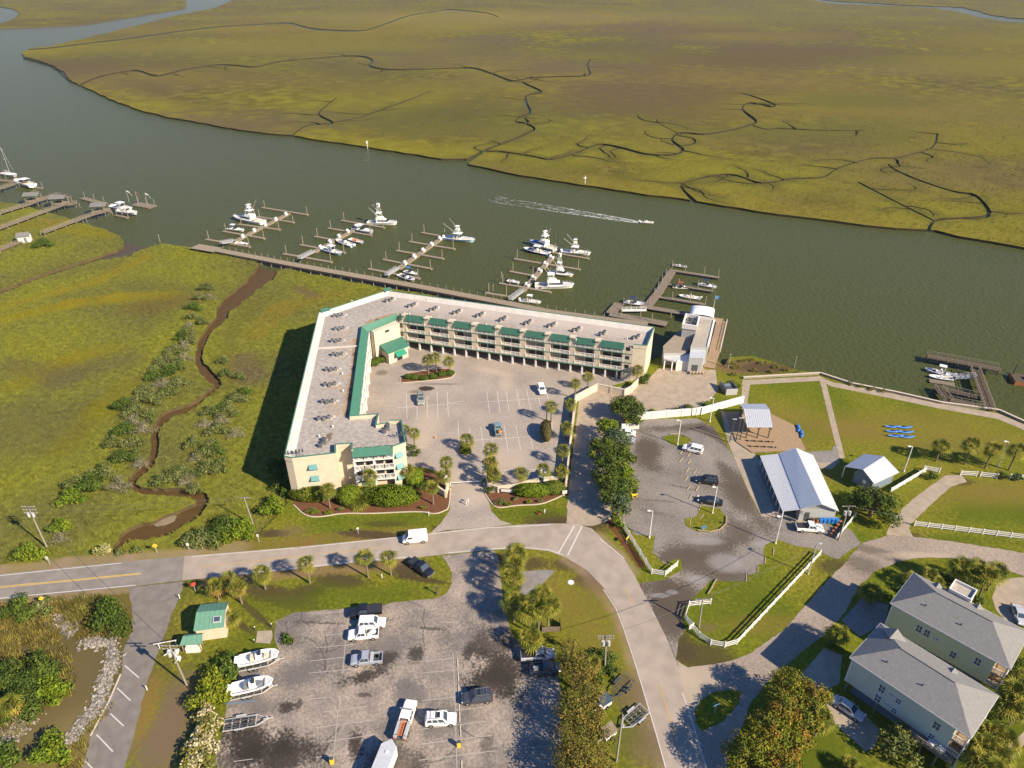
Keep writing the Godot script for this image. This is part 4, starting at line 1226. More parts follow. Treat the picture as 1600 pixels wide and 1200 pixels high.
	for f in 3:
		var y: float = ys[f]
		part(MB.new().box(v3((pb + pc) * 0.5 - sout * 0.8, y), Vector3(pb.distance_to(pc), 0.35, 1.7), Basis(Vector3.UP, atan2(-sdir.y, sdir.x))), "slab", M.white, hot)
		for i in 4:
			railing(hot, pb.lerp(pc, i / 4.0), pb.lerp(pc, (i + 1) / 4.0), y + 0.18, "railing", 1.05, 0.2, 2)
		for i in 4:
			var g1 := pb.lerp(pc, (i + 0.12) / 4.0) - sout * 1.66
			var g2 := pb.lerp(pc, (i + 0.88) / 4.0) - sout * 1.66
			part(MB.new().quad2(v3(g1, y + 0.2), v3(g2, y + 0.2), 2.0), "glass_door", M.glass, hot)
	for t in [0.0, 0.5, 1.0]:
		part(MB.new().box(v3(pb.lerp(pc, t) - sout * 0.25, 4.7), Vector3(0.4, 9.4, 0.4), Basis(Vector3.UP, atan2(-sdir.y, sdir.x))), "column", M.white, hot)
	part(MB.new().quad2(v3(pb.lerp(pc, 0.1) - sout * 1.64, 0.1), v3(pb.lerp(pc, 0.5) - sout * 1.64, 0.1), 2.2), "green_door", M.green_dull, hot)
	part(MB.new().quad2(v3(pa + (pa2 - pa) * 0.1 + fo * 0.02, 0.1), v3(pa + fo * 0.02 - fd * 1.6, 0.1), 2.4), "green_door", M.green_dull, hot)
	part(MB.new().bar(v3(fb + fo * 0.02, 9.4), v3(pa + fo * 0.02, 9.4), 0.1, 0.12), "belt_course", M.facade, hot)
	# --- machinery on the roof
	build_roof_machines(along, wd)

func build_roof_machines(along: Vector2, wd: Vector2) -> void:
	var unit := MB.new()
	unit.box(Vector3(0, 0.45, 0), Vector3(0.72, 0.8, 0.72))
	var fan := MB.new().tube(Vector3(0, 0.86, 0), Vector3(0, 0.92, 0), 0.33, 0.3, 10)
	var base := MB.new().box(Vector3(0.2, 0.06, 0), Vector3(3.2, 0.12, 0.5))
	var pipes := MB.new().bar(Vector3(1.3, 0.2, -0.4), Vector3(2.2, 0.2, -0.7), 0.12).box(Vector3(2.1, 0.2, -0.6), Vector3(0.6, 0.35, 0.5))
	var dish := MB.new().tube(Vector3(-0.2, 0.1, 0.7), Vector3(-0.2, 1.3, 0.75), 0.05, 0.05, 6)
	var um := unit.mesh()
	var fm := fan.mesh()
	var bm := base.mesh()
	var pm := pipes.mesh()
	var dm := dish.mesh()
	var first: Node3D = null
	var spots := []
	for q in [[529, 495], [531, 515.5], [526, 534.6], [528, 556], [518, 579.6], [516, 603], [512.5, 630], [507, 656]]:
		spots.append([q, 0.12, "the west wing"])
	for q in [[609, 471], [644, 479], [677.5, 485], [714, 489.5], [750, 494], [786, 500.5], [825, 506], [862, 510], [901, 517], [942, 523], [994, 529]]:
		spots.append([q, 0.75, "the long wing"])
	for q in [[506, 694], [605, 672]]:
		spots.append([q, 1.4, "the south end of the roof"])
	for s in spots:
		var at := site(s[0][0], s[0][1], 10.05)
		var lab := "cluster of grey air conditioners on the flat roof of " + String(s[2])
		if first == null:
			first = thing("air_conditioner", lab, "air conditioner", at, s[1], "air conditioners on the hotel roof")
			part(bm, "platform", M.roof_white, first)
			for i in 3:
				var u := part(um, "condenser", M.metal_ac, first, Vector3(-1.1 + 1.05 * i, 0.08, 0.22 * (i % 2) - 0.1))
				part(fm, "fan_grille", M.metal_dark, u)
			part(pm, "duct", M.roof_white, first)
			part(dm, "pipe", M.metal_grey, first)
		else:
			copy(first, lab, at, s[1] + rng.randf_range(-0.12, 0.12))
	for q in [[509, 490.5, 0.6], [606, 458.5, 0.7]]:
		var o := thing("roof_hatch", "green metal housing at the outer bend of the hotel roof", "roof hatch", site(q[0], q[1], 10.05), q[2], "green roof housings")
		part(MB.new().box(Vector3(0, 0.55, 0), Vector3(2.2, 1.1, 1.3)), "housing", M.white, o)
		part(seamed(Vector2(-1.2, -0.75), Vector2(1.2, -0.75), 1.5, Vector2(1.2, 0.75), Vector2(-1.2, 0.75), 1.12), "lid", M.green_dull, o)
	var vent: Node3D = null
	for q in [[550, 472], [574, 467], [499, 683], [520, 668], [668, 470], [535, 585], [536, 612], [640, 492], [760, 508], [900, 532], [980, 530]]:
		var at := site(q[0], q[1], 10.05)
		if vent == null:
			vent = thing("roof_vent", "small pale pipe vent standing on the hotel roof", "vent", at, 0.0, "pipe vents on the hotel roof")
			part(MB.new().tube(Vector3.ZERO, Vector3(0, 0.5, 0), 0.13, 0.13, 8), "pipe", M.white, vent)
			part(MB.new().tube(Vector3(0, 0.5, 0), Vector3(0, 0.62, 0), 0.24, 0.1, 8), "cap", M.white, vent)
		else:
			copy(vent, "small pale pipe vent standing on the hotel roof", at)
	for q in [[457, 709.5, 1.6], [468, 707.5, 1.3], [627, 680, 1.8]]:
		var o := thing("antenna_rack", "dark antenna rack at the parapet of the hotel roof", "antenna", site(q[0], q[1], 10.9), 0.2, "antenna racks on the hotel parapet")
		var m := MB.new()
		for i in 3:
			m.tube(Vector3(-q[2] / 2 + i * q[2] / 2, -0.8, 0), Vector3(-q[2] / 2 + i * q[2] / 2, 0.9, 0), 0.06, 0.06, 6)
		m.bar(Vector3(-q[2] / 2, 0.2, 0), Vector3(q[2] / 2, 0.2, 0), 0.08)
		part(m, "mast", M.metal_grey, o)
		for i in 3:
			part(MB.new().box(Vector3(-q[2] / 2 + i * q[2] / 2, 0.6, 0.1), Vector3(0.3, 0.7, 0.2)), "panel", M.metal_dark, o)

# ---------------------------------------------------------------- docks
func decking(a: Vector3, b: Vector3, w: float, pitch := 0.5) -> MB:
	# boards laid across, with open joints, on two stringers
	var m := MB.new()
	var d := b - a
	var l := d.length()
	var x := d / l
	var z := Vector3.UP.cross(x).normalized()
	var k := maxi(1, int(l / pitch))
	for i in k:
		var p := a + d * ((i + 0.5) / k)
		m.box(p + Vector3(0, rng.randf_range(-0.012, 0.012), 0), Vector3(l / k - 0.04, 0.06, w + rng.randf_range(-0.03, 0.03)), Basis(x, Vector3.UP, -z))
	for s in [-0.42, 0.42]:
		m.bar(a + z * w * s - Vector3(0, 0.15, 0), b + z * w * s - Vector3(0, 0.15, 0), 0.18, 0.2)
	return m

func float_dock(a: Vector3, b: Vector3, w: float) -> MB:
	var m := decking(a, b, w, 0.6)
	var d := (b - a).normalized()
	m.bar(a + d * 0.1 - Vector3(0, 0.38, 0), b - d * 0.1 - Vector3(0, 0.38, 0), w - 0.1, 0.36)
	return m

func piling(parent: Node, p: Vector3, top: float, r := 0.17) -> void:
	var m := MB.new().tube(Vector3(p.x, WATER - 0.3, p.z), Vector3(p.x, top, p.z), r, r * 0.92, 8)
	var o := part(m, "piling", M.pile, parent)
	part(MB.new().tube(Vector3(p.x, WATER - 0.3, p.z), Vector3(p.x, WATER + 0.55, p.z), r + 0.012, r + 0.012, 8, false), "tide_band", M.pile_wet, o)

func dock_rail(a: Vector3, b: Vector3, side: float, w: float, pitch := 2.4, tall := 1.0) -> MB:
	var m := MB.new()
	var z := Vector3.UP.cross((b - a).normalized()).normalized() * side * w * 0.48
	m.bar(a + z + Vector3(0, tall, 0), b + z + Vector3(0, tall, 0), 0.12, 0.06)
	m.bar(a + z + Vector3(0, tall * 0.5, 0), b + z + Vector3(0, tall * 0.5, 0), 0.05, 0.1)
	var k := maxi(1, int(a.distance_to(b) / pitch))
	for i in k + 1:
		var p := a.lerp(b, float(i) / k) + z
		m.bar(p - Vector3(0, 0.2, 0), p + Vector3(0, tall, 0), 0.1)
	return m

func build_marina() -> void:
	M.hull_white = mat(0.80, 0.79, 0.76, 0.25)
	M.deck_white = mat(0.74, 0.73, 0.70, 0.5, T.fine, 0.8)
	M.hull_cream = mat(0.78, 0.66, 0.45, 0.3)
	M.hull_sky = mat(0.42, 0.58, 0.70, 0.25)
	M.hull_blue = mat(0.05, 0.11, 0.30, 0.25)
	M.canvas_blue = mat(0.04, 0.22, 0.5, 0.8)
	M.canvas_navy = mat(0.03, 0.05, 0.13, 0.8)
	M.canvas_red = mat(0.35, 0.08, 0.07, 0.8)
	M.tan_seat = mat(0.62, 0.5, 0.36, 0.7)
	M.engine_black = mat(0.03, 0.03, 0.035, 0.3)
	M.dock = mat(0.42, 0.35, 0.26, 0.9, T.speck, 0.5, T.mid, 0.1)
	M.foam = mat(0.72, 0.74, 0.72, 0.8, T.speck, 0.4)
	# --- boardwalk behind the hotel
	var bw := [[304, 384.5], [340, 390.5], [390, 400], [450, 411.5], [560, 431], [650, 446.5], [700, 456], [800, 475], [860, 487], [950, 499], [1012, 507]]
	var walk := thing("boardwalk", "long weathered boardwalk on piles joining the marina piers behind the hotel", "boardwalk")
	for i in bw.size() - 1:
		var a := site(bw[i][0], bw[i][1], 0.7)
		var b := site(bw[i + 1][0], bw[i + 1][1], 0.7)
		part(decking(a, b, 3.2 if i > 0 else 5.0, 0.45), "decking", M.dock, walk)
		var z := Vector3.UP.cross((b - a).normalized()).normalized()
		part(MB.new().bar(a + z * 1.6 - Vector3(0, 0.3, 0), b + z * 1.6 - Vector3(0, 0.3, 0), 0.14, 0.5), "fascia", M.wood_dark, walk)
		part(MB.new().bar(a - z * 1.6 - Vector3(0, 0.3, 0), b - z * 1.6 - Vector3(0, 0.3, 0), 0.14, 0.5), "fascia", M.wood_dark, walk)
		var k := int(a.distance_to(b) / 4.2)
		for j in k:
			for s in [-1.45, 1.45]:
				var p = a.lerp(b, (j + 0.5) / k) + z * s
				part(MB.new().tube(Vector3(p.x, WATER - 0.3, p.z), Vector3(p.x, 0.6, p.z), 0.16, 0.16, 6), "pile", M.pile, walk)
		if i >= 1 and i < 9:
			var n := int(a.distance_to(b) / 2.9)
			var s := 1.0 if (z * 1.5 + a).z < a.z else -1.0
			for j in n:
				var p := a.lerp(b, (j + 0.5) / n) + z * s * 1.5
				part(MB.new().bar(p, p + Vector3(0, 1.15, 0), 0.14).box(p + Vector3(0, 1.2, 0), Vector3(0.22, 0.14, 0.22)), "post", M.pile, walk)
	# --- floating piers: spine, fingers, mooring piles
	var piers := [
		["pier at the open end of the boardwalk", [[346, 380], [366, 377], [451, 333]], [[409, 324, 481.6, 335.5], [400.6, 338, 459.7, 347.5], [372, 350, 438, 358.5], [348, 361, 413.7, 372.5], [321, 373.5, 391, 385.5]]],
		["pier with several small express boats", [[468, 404], [490, 393.5], [549, 361], [560, 352]], [[533, 344, 601, 355.5], [512, 356, 581, 367.5], [491, 369, 536, 377], [468.5, 382, 539.5, 394.5], [442, 396, 519, 409.5]]],
		["pier with mostly empty slips", [[604, 430], [622, 419.5], [691, 371]], [[658, 363, 697, 370], [639, 377, 711, 389], [619, 391, 693.5, 404], [598, 405, 675, 420], [575, 419.5, 656, 435]]],
		["pier crowded with large fishing boats", [[797.5, 468], [816, 455], [864, 400]], [[862, 394, 921, 404], [803, 404, 907, 421], [796, 423.5, 836, 431], [780, 442, 861.6, 456.5], [758, 457, 795, 463]]]]
	var box: Node3D = null
	for pi in 4:
		var q: Array = piers[pi]
		var o := thing("floating_pier", "weathered floating " + String(q[0]), "pier", Vector3.ZERO, 0.0, "floating piers of the marina")
		var y := WATER + 0.5
		var sp: Array = q[1]
		# sloping gangway down from the boardwalk
		var g0 := site(sp[0][0], sp[0][1], 0.7)
		var g1 := site(sp[1][0], sp[1][1], y)
		var gang := thing("gangway", "railed metal gangway sloping down to the " + String(q[0]), "gangway", Vector3.ZERO, 0.0, "gangways of the marina")
		part(decking(g0, g1 + Vector3(0, 0.12, 0), 1.3, 0.4), "ramp", M.metal_light, gang)
		part(dock_rail(g0, g1, 1, 1.3, 1.2), "railing", M.metal_light, gang)
		part(dock_rail(g0, g1, -1, 1.3, 1.2), "railing", M.metal_light, gang)
		for i in range(1, sp.size() - 1):
			part(float_dock(site(sp[i][0], sp[i][1], y), site(sp[i + 1][0], sp[i + 1][1], y), 2.0), "spine", M.dock, o)
		for f in q[2]:
			var a := site(f[0], f[1], y - 0.05)
			var b := site(f[2], f[3], y - 0.05)
			part(float_dock(a, b, 1.25), "finger", M.dock, o)
			var d := (b - a).normalized()
			piling(o, a + d * 1.0 + Vector3(-d.z, 0, d.x) * -0.75, 2.4 + rng.randf_range(-0.3, 0.3))
			piling(o, b - d * 1.2 + Vector3(-d.z, 0, d.x) * -0.75, 2.4 + rng.randf_range(-0.3, 0.3))
		# dock boxes where the fingers meet the spine
		for fi in q[2].size():
			var f: Array = q[2][fi]
			for s in [-0.8, 0.8]:
				var a := site(sp[1][0], sp[1][1], y)
				var b := site(sp[-1][0], sp[-1][1], y)
				var t := clampf(1.0 - (fi + 0.28 + 0.12 * s) / q[2].size(), 0.06, 0.97)
				var at = a.lerp(b, t) + (b - a).normalized().cross(Vector3.UP) * s * 0.85 + Vector3(0, 0.03, 0)
				var lab := "white dock box on the " + String(q[0])
				var tr := atan2(-(b - a).z, (b - a).x)
				if box == null:
					box = thing("dock_box", lab, "dock box", at, tr, "dock boxes on the piers")
					part(MB.new().box(Vector3(0, 0.3, 0), Vector3(1.25, 0.6, 0.6)), "chest", M.hull_white, box)
					part(MB.new().loft([[Vector3(-0.68, 0.6, -0.36), Vector3(-0.68, 0.72, -0.2), Vector3(-0.68, 0.72, 0.2), Vector3(-0.68, 0.6, 0.36)], [Vector3(0.68, 0.6, -0.36), Vector3(0.68, 0.72, -0.2), Vector3(0.68, 0.72, 0.2), Vector3(0.68, 0.6, 0.36)]]), "lid", M.hull_white, box)
				else:
					copy(box, lab, at, tr)
	# --- fixed fuel dock beside the restaurant
	var fd := thing("fuel_dock", "brown fixed dock with three long slips beside the grey restaurant", "dock")
	var y5 := -0.35
	for s in [[[1010, 481, 1028, 458], 3.0], [[1028, 459, 1050, 424], 3.0], [[1046, 421.5, 1123.6, 433.5], 1.8], [[1038, 442.5, 1114, 454.5], 1.6], [[1026, 463, 1103, 475.5], 1.6], [[953, 490, 1042, 506], 3.4], [[1000, 478, 1080, 491], 2.6], [[954, 490, 968, 474], 3.4]]:
		var a := site(s[0][0], s[0][1], y5)
		var b := site(s[0][2], s[0][3], y5 - rng.randf() * 0.06)
		part(decking(a, b, s[1]), "decking", M.wood_old, fd)
		part(MB.new().bar(a - Vector3(0, 0.3, 0), b - Vector3(0, 0.3, 0), s[1] - 0.4, 0.25), "beam", M.wood_dark, fd)
	for p in [[1050, 418, 2.6], [1070, 424, 2.2], [1100, 428, 2.6], [1122, 432, 2.4], [1112, 454, 2.2], [1090, 450, 2.4], [1060, 446, 2.2], [1102, 474, 2.2], [1078, 470, 2.6], [1050, 467, 2.2], [1014, 476, 2.4], [1022, 462, 2.4], [1028, 452, 2.6], [1034, 441, 2.4], [1040, 431, 2.4], [953, 490, 1.6], [970, 493, 1.8], [985, 480, 2.0], [1000, 497, 1.8], [1018, 502, 2.4], [1048, 495, 2.2], [974, 475, 1.8]]:
		piling(fd, site(p[0], p[1], y5), p[2], 0.15)
	var gw := thing("gangway", "white straight gangway crossing to the brown fuel dock", "gangway", Vector3.ZERO, 0.0, "gangways of the marina")
	part(decking(site(972, 484.5, 0.1), site(1010, 484, 0.1), 1.1, 0.4), "ramp", M.white, gw)
	part(dock_rail(site(972, 484.5, 0.1), site(1010, 484, 0.1), 1, 1.1, 1.5, 0.8), "railing", M.white, gw)
	build_boats()
	build_side_docks()

# ---------------------------------------------------------------- boats: x forward, y up from the waterline
func hull(L: float, B: float, F: float, bow_up := 0.45) -> Array:
	# returns [hull mesh, deck outline]; stations run from the stern to the stem
	var rings := []
	var deck := PackedVector2Array()
	var other := PackedVector2Array()
	for i in 11:
		var t := i / 10.0
		var x := -L * 0.5 + L * t
		var w := B * 0.5 * (0.9 + 0.1 * sin(t * PI)) * (1.0 if t < 0.5 else sqrt(maxf(0.0, 1.0 - pow((t - 0.5) / 0.5, 2.4))))
		w = maxf(w, 0.02)
		var top := F * (1.0 + bow_up * t * t)
		rings.append([Vector3(x + 0.08 * L * t * 0.6, top, -w), Vector3(x, 0.12, -w * (0.9 - 0.35 * t)), Vector3(x - 0.04 * L * t, -0.35, 0), Vector3(x, 0.12, w * (0.9 - 0.35 * t)), Vector3(x + 0.08 * L * t * 0.6, top, w)])
		deck.append(Vector2(x + 0.08 * L * t * 0.6, -w))
		other.append(Vector2(x + 0.08 * L * t * 0.6, w))
	var m := MB.new().loft(rings, false, false)
	var s: Array = rings[0]
	m.quad(s[0], s[1], s[3], s[4])
	m.tri(s[1], s[2], s[3])
	return [m, rings]

func deck_of(rings: Array, drop: float, inset: float, from := 0, to := 10) -> MB:
	var m := MB.new()
	for i in range(from, to):
		var a: Array = rings[i]
		var b: Array = rings[i + 1]
		var f := 1.0 - inset
		m.quad(Vector3(a[0].x, a[0].y - drop, a[0].z * f), Vector3(b[0].x, b[0].y - drop, b[0].z * f), Vector3(b[4].x, b[4].y - drop, b[4].z * f), Vector3(a[4].x, a[4].y - drop, a[4].z * f))
	return m

func gunwale(rings: Array, w := 0.2) -> MB:
	var m := MB.new()
	for i in 10:
		for s in [0, 4]:
			m.bar(rings[i][s] - Vector3(0, 0.02, 0), rings[i + 1][s] - Vector3(0, 0.02, 0), w, 0.09)
	m.bar(rings[0][0] - Vector3(0, 0.02, 0), rings[0][4] - Vector3(0, 0.02, 0), w, 0.09)
	return m

func cabin_shape(x0: float, x1: float, w0: float, w1: float, y0: float, y1: float, rake := 0.5) -> MB:
	var m := MB.new()
	var lo := [Vector3(x0, y0, -w0), Vector3(x1, y0, -w1), Vector3(x1, y0, w1), Vector3(x0, y0, w0)]
	var hi := [Vector3(x0 + 0.05, y1, -w0 * 0.88), Vector3(x1 - rake, y1, -w1 * 0.84), Vector3(x1 - rake, y1, w1 * 0.84), Vector3(x0 + 0.05, y1, w0 * 0.88)]
	m.loft([lo, hi])
	return m

func outboard(parent: Node, x: float, z: float, y: float, m: Material) -> void:
	var e := part(MB.new().loft([[Vector3(-0.3, 0.25, -0.16), Vector3(0.2, 0.25, -0.16), Vector3(0.2, 0.25, 0.16), Vector3(-0.3, 0.25, 0.16)], [Vector3(-0.42, 0.65, -0.22), Vector3(0.25, 0.65, -0.2), Vector3(0.25, 0.65, 0.2), Vector3(-0.42, 0.65, 0.22)], [Vector3(-0.3, 0.9, -0.14), Vector3(0.12, 0.86, -0.14), Vector3(0.12, 0.86, 0.14), Vector3(-0.3, 0.9, 0.14)]]), "outboard_motor", m, parent, Vector3(x, y, z))
	part(MB.new().box(Vector3(-0.08, -0.25, 0), Vector3(0.28, 1.0, 0.1)), "motor_leg", M.engine_black, e)

func boat(called: String, label: String, a: Array, style: String, o := {}) -> Node3D:
	var y: float = o.get("y", WATER)
	var s := site(a[0], a[1], y)
	var b := site(a[2], a[3], y)
	var L := s.distance_to(b)
	L = maxf(L, 3.0)
	var n := thing(called, label, "boat", (s + b) * 0.5, atan2(-(b - s).z, (b - s).x), o.get("group", "boats moored at the marina"))
	var B: float = o.get("beam", clampf(L * 0.32, 1.6, 4.6))
	var F: float = o.get("free", clampf(L * 0.085, 0.5, 1.25))
	var hm: Material = o.get("hull", M.hull_white)
	var h := hull(L, B, F)
	var rg: Array = h[1]
	part(h[0], "hull", hm, n)
	part(gunwale(rg, 0.16), "gunwale", M.hull_white, n)
	match style:
		"sport":
			part(deck_of(rg, 0.45, 0.1, 0, 3), "cockpit", o.get("pit", M.tan_seat), n)
			part(deck_of(rg, 0.03, 0.03, 3, 10), "foredeck", M.deck_white, n)
			var x0 := -L * 0.16
			part(cabin_shape(x0, L * 0.24, B * 0.40, B * 0.28, F * 1.0, F + 1.35, 1.2), "cabin", M.hull_white, n)
			part(cabin_shape(x0 + 0.5, L * 0.245, B * 0.405, B * 0.30, F + 0.62, F + 1.1, 0.75), "window_band", M.glass, n)
			part(cabin_shape(x0 - 0.2, L * 0.08, B * 0.36, B * 0.30, F + 1.36, F + 2.1, 0.3), "flybridge", M.hull_white, n)
			part(cabin_shape(x0 + 0.2, L * 0.02, B * 0.24, B * 0.2, F + 2.0, F + 2.35, 0.2), "helm_seat", M.deck_white, n)
			part(MB.new().box(Vector3(x0 + L * 0.08, F + 4.0, 0), Vector3(L * 0.19, 0.1, B * 0.66)), "hardtop", M.hull_white, n)
			var tw := MB.new()
			var ht: float = o.get("tower", 0.0)
			for sx in [0.0, 1.0]:
				for sz in [-1.0, 1.0]:
					var p0 := Vector3(x0 + sx * L * 0.17, F + 1.9, sz * B * 0.33)
					tw.tube(p0, Vector3(x0 + L * 0.03 + sx * L * 0.11, F + 4.0, sz * B * 0.29), 0.05, 0.05, 6)
					if ht > 0.0:
						tw.tube(Vector3(x0 + L * 0.02 + sx * L * 0.12, F + 4.0, sz * B * 0.28), Vector3(x0 + L * 0.06 + sx * L * 0.05, F + 4.0 + ht, sz * B * 0.15), 0.06, 0.05, 6)
			if ht > 0.0:
				tw.box(Vector3(x0 + L * 0.085, F + 4.0 + ht, 0), Vector3(L * 0.09, 0.12, B * 0.38))
				tw.box(Vector3(x0 + L * 0.085, F + 5.2 + ht, 0), Vector3(L * 0.11, 0.08, B * 0.45))
				for sz in [-1.0, 1.0]:
					for sx in [-1.0, 1.0]:
						tw.tube(Vector3(x0 + L * 0.085 + sx * L * 0.035, F + 4.0 + ht, sz * B * 0.17), Vector3(x0 + L * 0.085 + sx * L * 0.04, F + 5.2 + ht, sz * B * 0.19), 0.05, 0.05, 6)
				tw.box(Vector3(x0 + L * 0.11, F + 4.45 + ht, 0), Vector3(0.5, 0.8, B * 0.3))
			part(tw, "tower", M.hull_white, n)
			for sz in [-1.0, 1.0]:
				var r := o.get("rig", 0.75) as float
				part(MB.new().tube(Vector3(L * 0.02, F + 1.6, sz * B * 0.42), Vector3(L * 0.02 - L * 0.42 * (1.0 - r * 0.4), F + 1.6 + L * 0.42, sz * (B * 0.42 + L * 0.05)), 0.055, 0.03, 6), "outrigger", M.hull_white, n)
			part(MB.new().tube(Vector3(x0 + 1.0, F + 4.0, 0.4), Vector3(x0 + 0.8, F + 6.6 + ht, 0.4), 0.03, 0.02, 5), "antenna", M.hull_white, n)
			part(bow_rail(rg, 5), "bow_rail", M.steel, n)
			if o.has("cover"):
				part(cabin_shape(L * 0.26, L * 0.44, B * 0.3, B * 0.12, F * 1.3, F * 1.3 + 0.5, 0.6), "canvas_cover", o.cover, n)
		"console":
			part(deck_of(rg, 0.4, 0.1, 0, 8), "cockpit", M.deck_white, n)
			part(deck_of(rg, 0.05, 0.04, 8, 10), "foredeck", M.deck_white, n)
			part(cabin_shape(-L * 0.06, L * 0.1, B * 0.2, B * 0.18, F * 0.6, F * 0.6 + 1.15, 0.25), "console", M.hull_white, n)
			part(cabin_shape(L * 0.02, L * 0.1, B * 0.21, B * 0.19, F * 0.6 + 1.1, F * 0.6 + 1.6, 0.3), "windscreen", M.glass, n)
			part(cabin_shape(-L * 0.2, -L * 0.1, B * 0.2, B * 0.2, F * 0.6, F * 0.6 + 0.8, 0.1), "leaning_post", o.get("seat", M.tan_seat), n)
			part(cabin_shape(L * 0.16, L * 0.3, B * 0.2, B * 0.12, F * 0.7, F * 0.7 + 0.45, 0.1), "bow_seat", o.get("seat", M.tan_seat), n)
			if o.get("top", true):
				part(MB.new().box(Vector3(-L * 0.03, F + 2.05, 0), Vector3(L * 0.27, 0.09, B * 0.7)), "hardtop", o.get("top_mat", M.hull_white), n)
				var f := MB.new()
				for sx in [-1.0, 1.0]:
					for sz in [-1.0, 1.0]:
						f.tube(Vector3(-L * 0.03 + sx * L * 0.09, F * 0.6, sz * B * 0.22), Vector3(-L * 0.03 + sx * L * 0.11, F + 2.03, sz * B * 0.27), 0.04, 0.04, 6)
				if o.has("tower"):
					for sx in [-1.0, 1.0]:
						for sz in [-1.0, 1.0]:
							f.tube(Vector3(-L * 0.03 + sx * L * 0.09, F + 2.05, sz * B * 0.27), Vector3(-L * 0.03 + sx * L * 0.04, F + 4.4, sz * B * 0.15), 0.05, 0.05, 6)
					f.box(Vector3(-L * 0.03, F + 3.5, 0), Vector3(L * 0.09, 0.9, B * 0.36))
					f.box(Vector3(-L * 0.03, F + 4.9, 0), Vector3(L * 0.12, 0.1, B * 0.5))
				part(f, "top_frame", M.hull_white, n)
				if o.has("tower"):
					for sz in [-1.0, 1.0]:
						part(MB.new().tube(Vector3(0, F + 2.1, sz * B * 0.35), Vector3(-L * 0.4, F + 2.1 + L * 0.34, sz * B * 0.75), 0.05, 0.03, 6), "outrigger", M.hull_white, n)
			for i in o.get("motors", 2):
				outboard(n, -L * 0.5 - 0.2, (i - (o.get("motors", 2) - 1) * 0.5) * 0.62, F * 0.55, o.get("motor_mat", M.hull_white))
		"express":
			part(deck_of(rg, 0.45, 0.12, 0, 5), "cockpit", o.get("pit", M.tan_seat), n)
			part(deck_of(rg, 0.03, 0.03, 5, 10), "foredeck", M.deck_white, n)
			part(cabin_shape(-L * 0.02, L * 0.3, B * 0.38, B * 0.2, F * 1.05, F * 1.05 + 0.55, 0.9), "cabin", M.hull_white, n)
			part(cabin_shape(-L * 0.04, L * 0.12, B * 0.40, B * 0.32, F + 0.45, F + 1.15, 0.65), "windscreen", M.glass, n)
			part(cabin_shape(-L * 0.36, -L * 0.26, B * 0.36, B * 0.36, F * 0.5, F * 0.5 + 0.55, 0.1), "stern_seat", o.get("seat", M.deck_white), n)
			part(MB.new().box(Vector3(-L * 0.36, F * 0.4, 0), Vector3(L * 0.12, 0.3, B * 0.6)), "engine_hatch", M.deck_white, n)
			if o.has("top_mat"):
				part(MB.new().loft([[Vector3(-L * 0.26, F + 1.85, -B * 0.38), Vector3(-L * 0.26, F + 2.05, 0), Vector3(-L * 0.26, F + 1.85, B * 0.38)], [Vector3(L * 0.04, F + 1.9, -B * 0.38), Vector3(L * 0.04, F + 2.12, 0), Vector3(L * 0.04, F + 1.9, B * 0.38)]], false, false), "canopy", o.top_mat, n)
				var f := MB.new()
				for sx in [-0.25, 0.03]:
					for sz in [-0.38, 0.38]:
						f.tube(Vector3(L * sx * 0.8, F, B * sz), Vector3(L * sx, F + 1.9, B * sz), 0.03, 0.03, 5)
				part(f, "canopy_frame", M.steel, n)
			part(bow_rail(rg, 6), "bow_rail", M.steel, n)
			if o.get("motors", 0) > 0:
				for i in o.motors:
					outboard(n, -L * 0.5 - 0.2, (i - (o.motors - 1) * 0.5) * 0.62, F * 0.55, M.engine_black)
		"skiff":
			part(deck_of(rg, 0.3, 0.12, 0, 8), "cockpit", o.get("pit", M.deck_white), n)
			part(deck_of(rg, 0.04, 0.04, 8, 10), "foredeck", M.deck_white, n)
			part(cabin_shape(-L * 0.05, L * 0.06, B * 0.18, B * 0.16, F * 0.5, F * 0.5 + 0.85, 0.15), "console", o.get("seat", M.hull_white), n)
			part(cabin_shape(-L * 0.24, -L * 0.15, B * 0.22, B * 0.22, F * 0.5, F * 0.5 + 0.5, 0.05), "seat", o.get("seat", M.tan_seat), n)
			outboard(n, -L * 0.5 - 0.15, 0.0, F * 0.5, M.engine_black)
		"sail":
			part(deck_of(rg, 0.03, 0.03, 0, 10), "deck", M.deck_white, n)
			part(cabin_shape(-L * 0.15, L * 0.2, B * 0.3, B * 0.16, F, F + 0.5, 0.5), "cabin", M.hull_white, n)
			part(cabin_shape(-L * 0.4, -L * 0.18, B * 0.26, B * 0.26, F + 0.02, F + 0.12, 0.05), "cockpit", M.tan_seat, n)
			part(MB.new().tube(Vector3(L * 0.08, F, 0), Vector3(L * 0.06, F + 13.5, 0), 0.09, 0.06, 8), "mast", M.metal_light, n)
			part(MB.new().tube(Vector3(L * 0.07, F + 1.4, 0), Vector3(-L * 0.34, F + 1.5, 0), 0.14, 0.12, 8), "furled_boom", M.white, n)
			part(MB.new().bar(Vector3(L * 0.065, F + 7.5, -0.9), Vector3(L * 0.065, F + 7.5, 0.9), 0.06), "spreader", M.metal_light, n)
			part(MB.new().tube(Vector3(L * 0.5, F * 1.3, 0), Vector3(L * 0.065, F + 13.0, 0), 0.02, 0.02, 4).tube(Vector3(-L * 0.48, F, 0), Vector3(L * 0.06, F + 13.4, 0), 0.02, 0.02, 4), "rigging", M.steel, n)
	return n

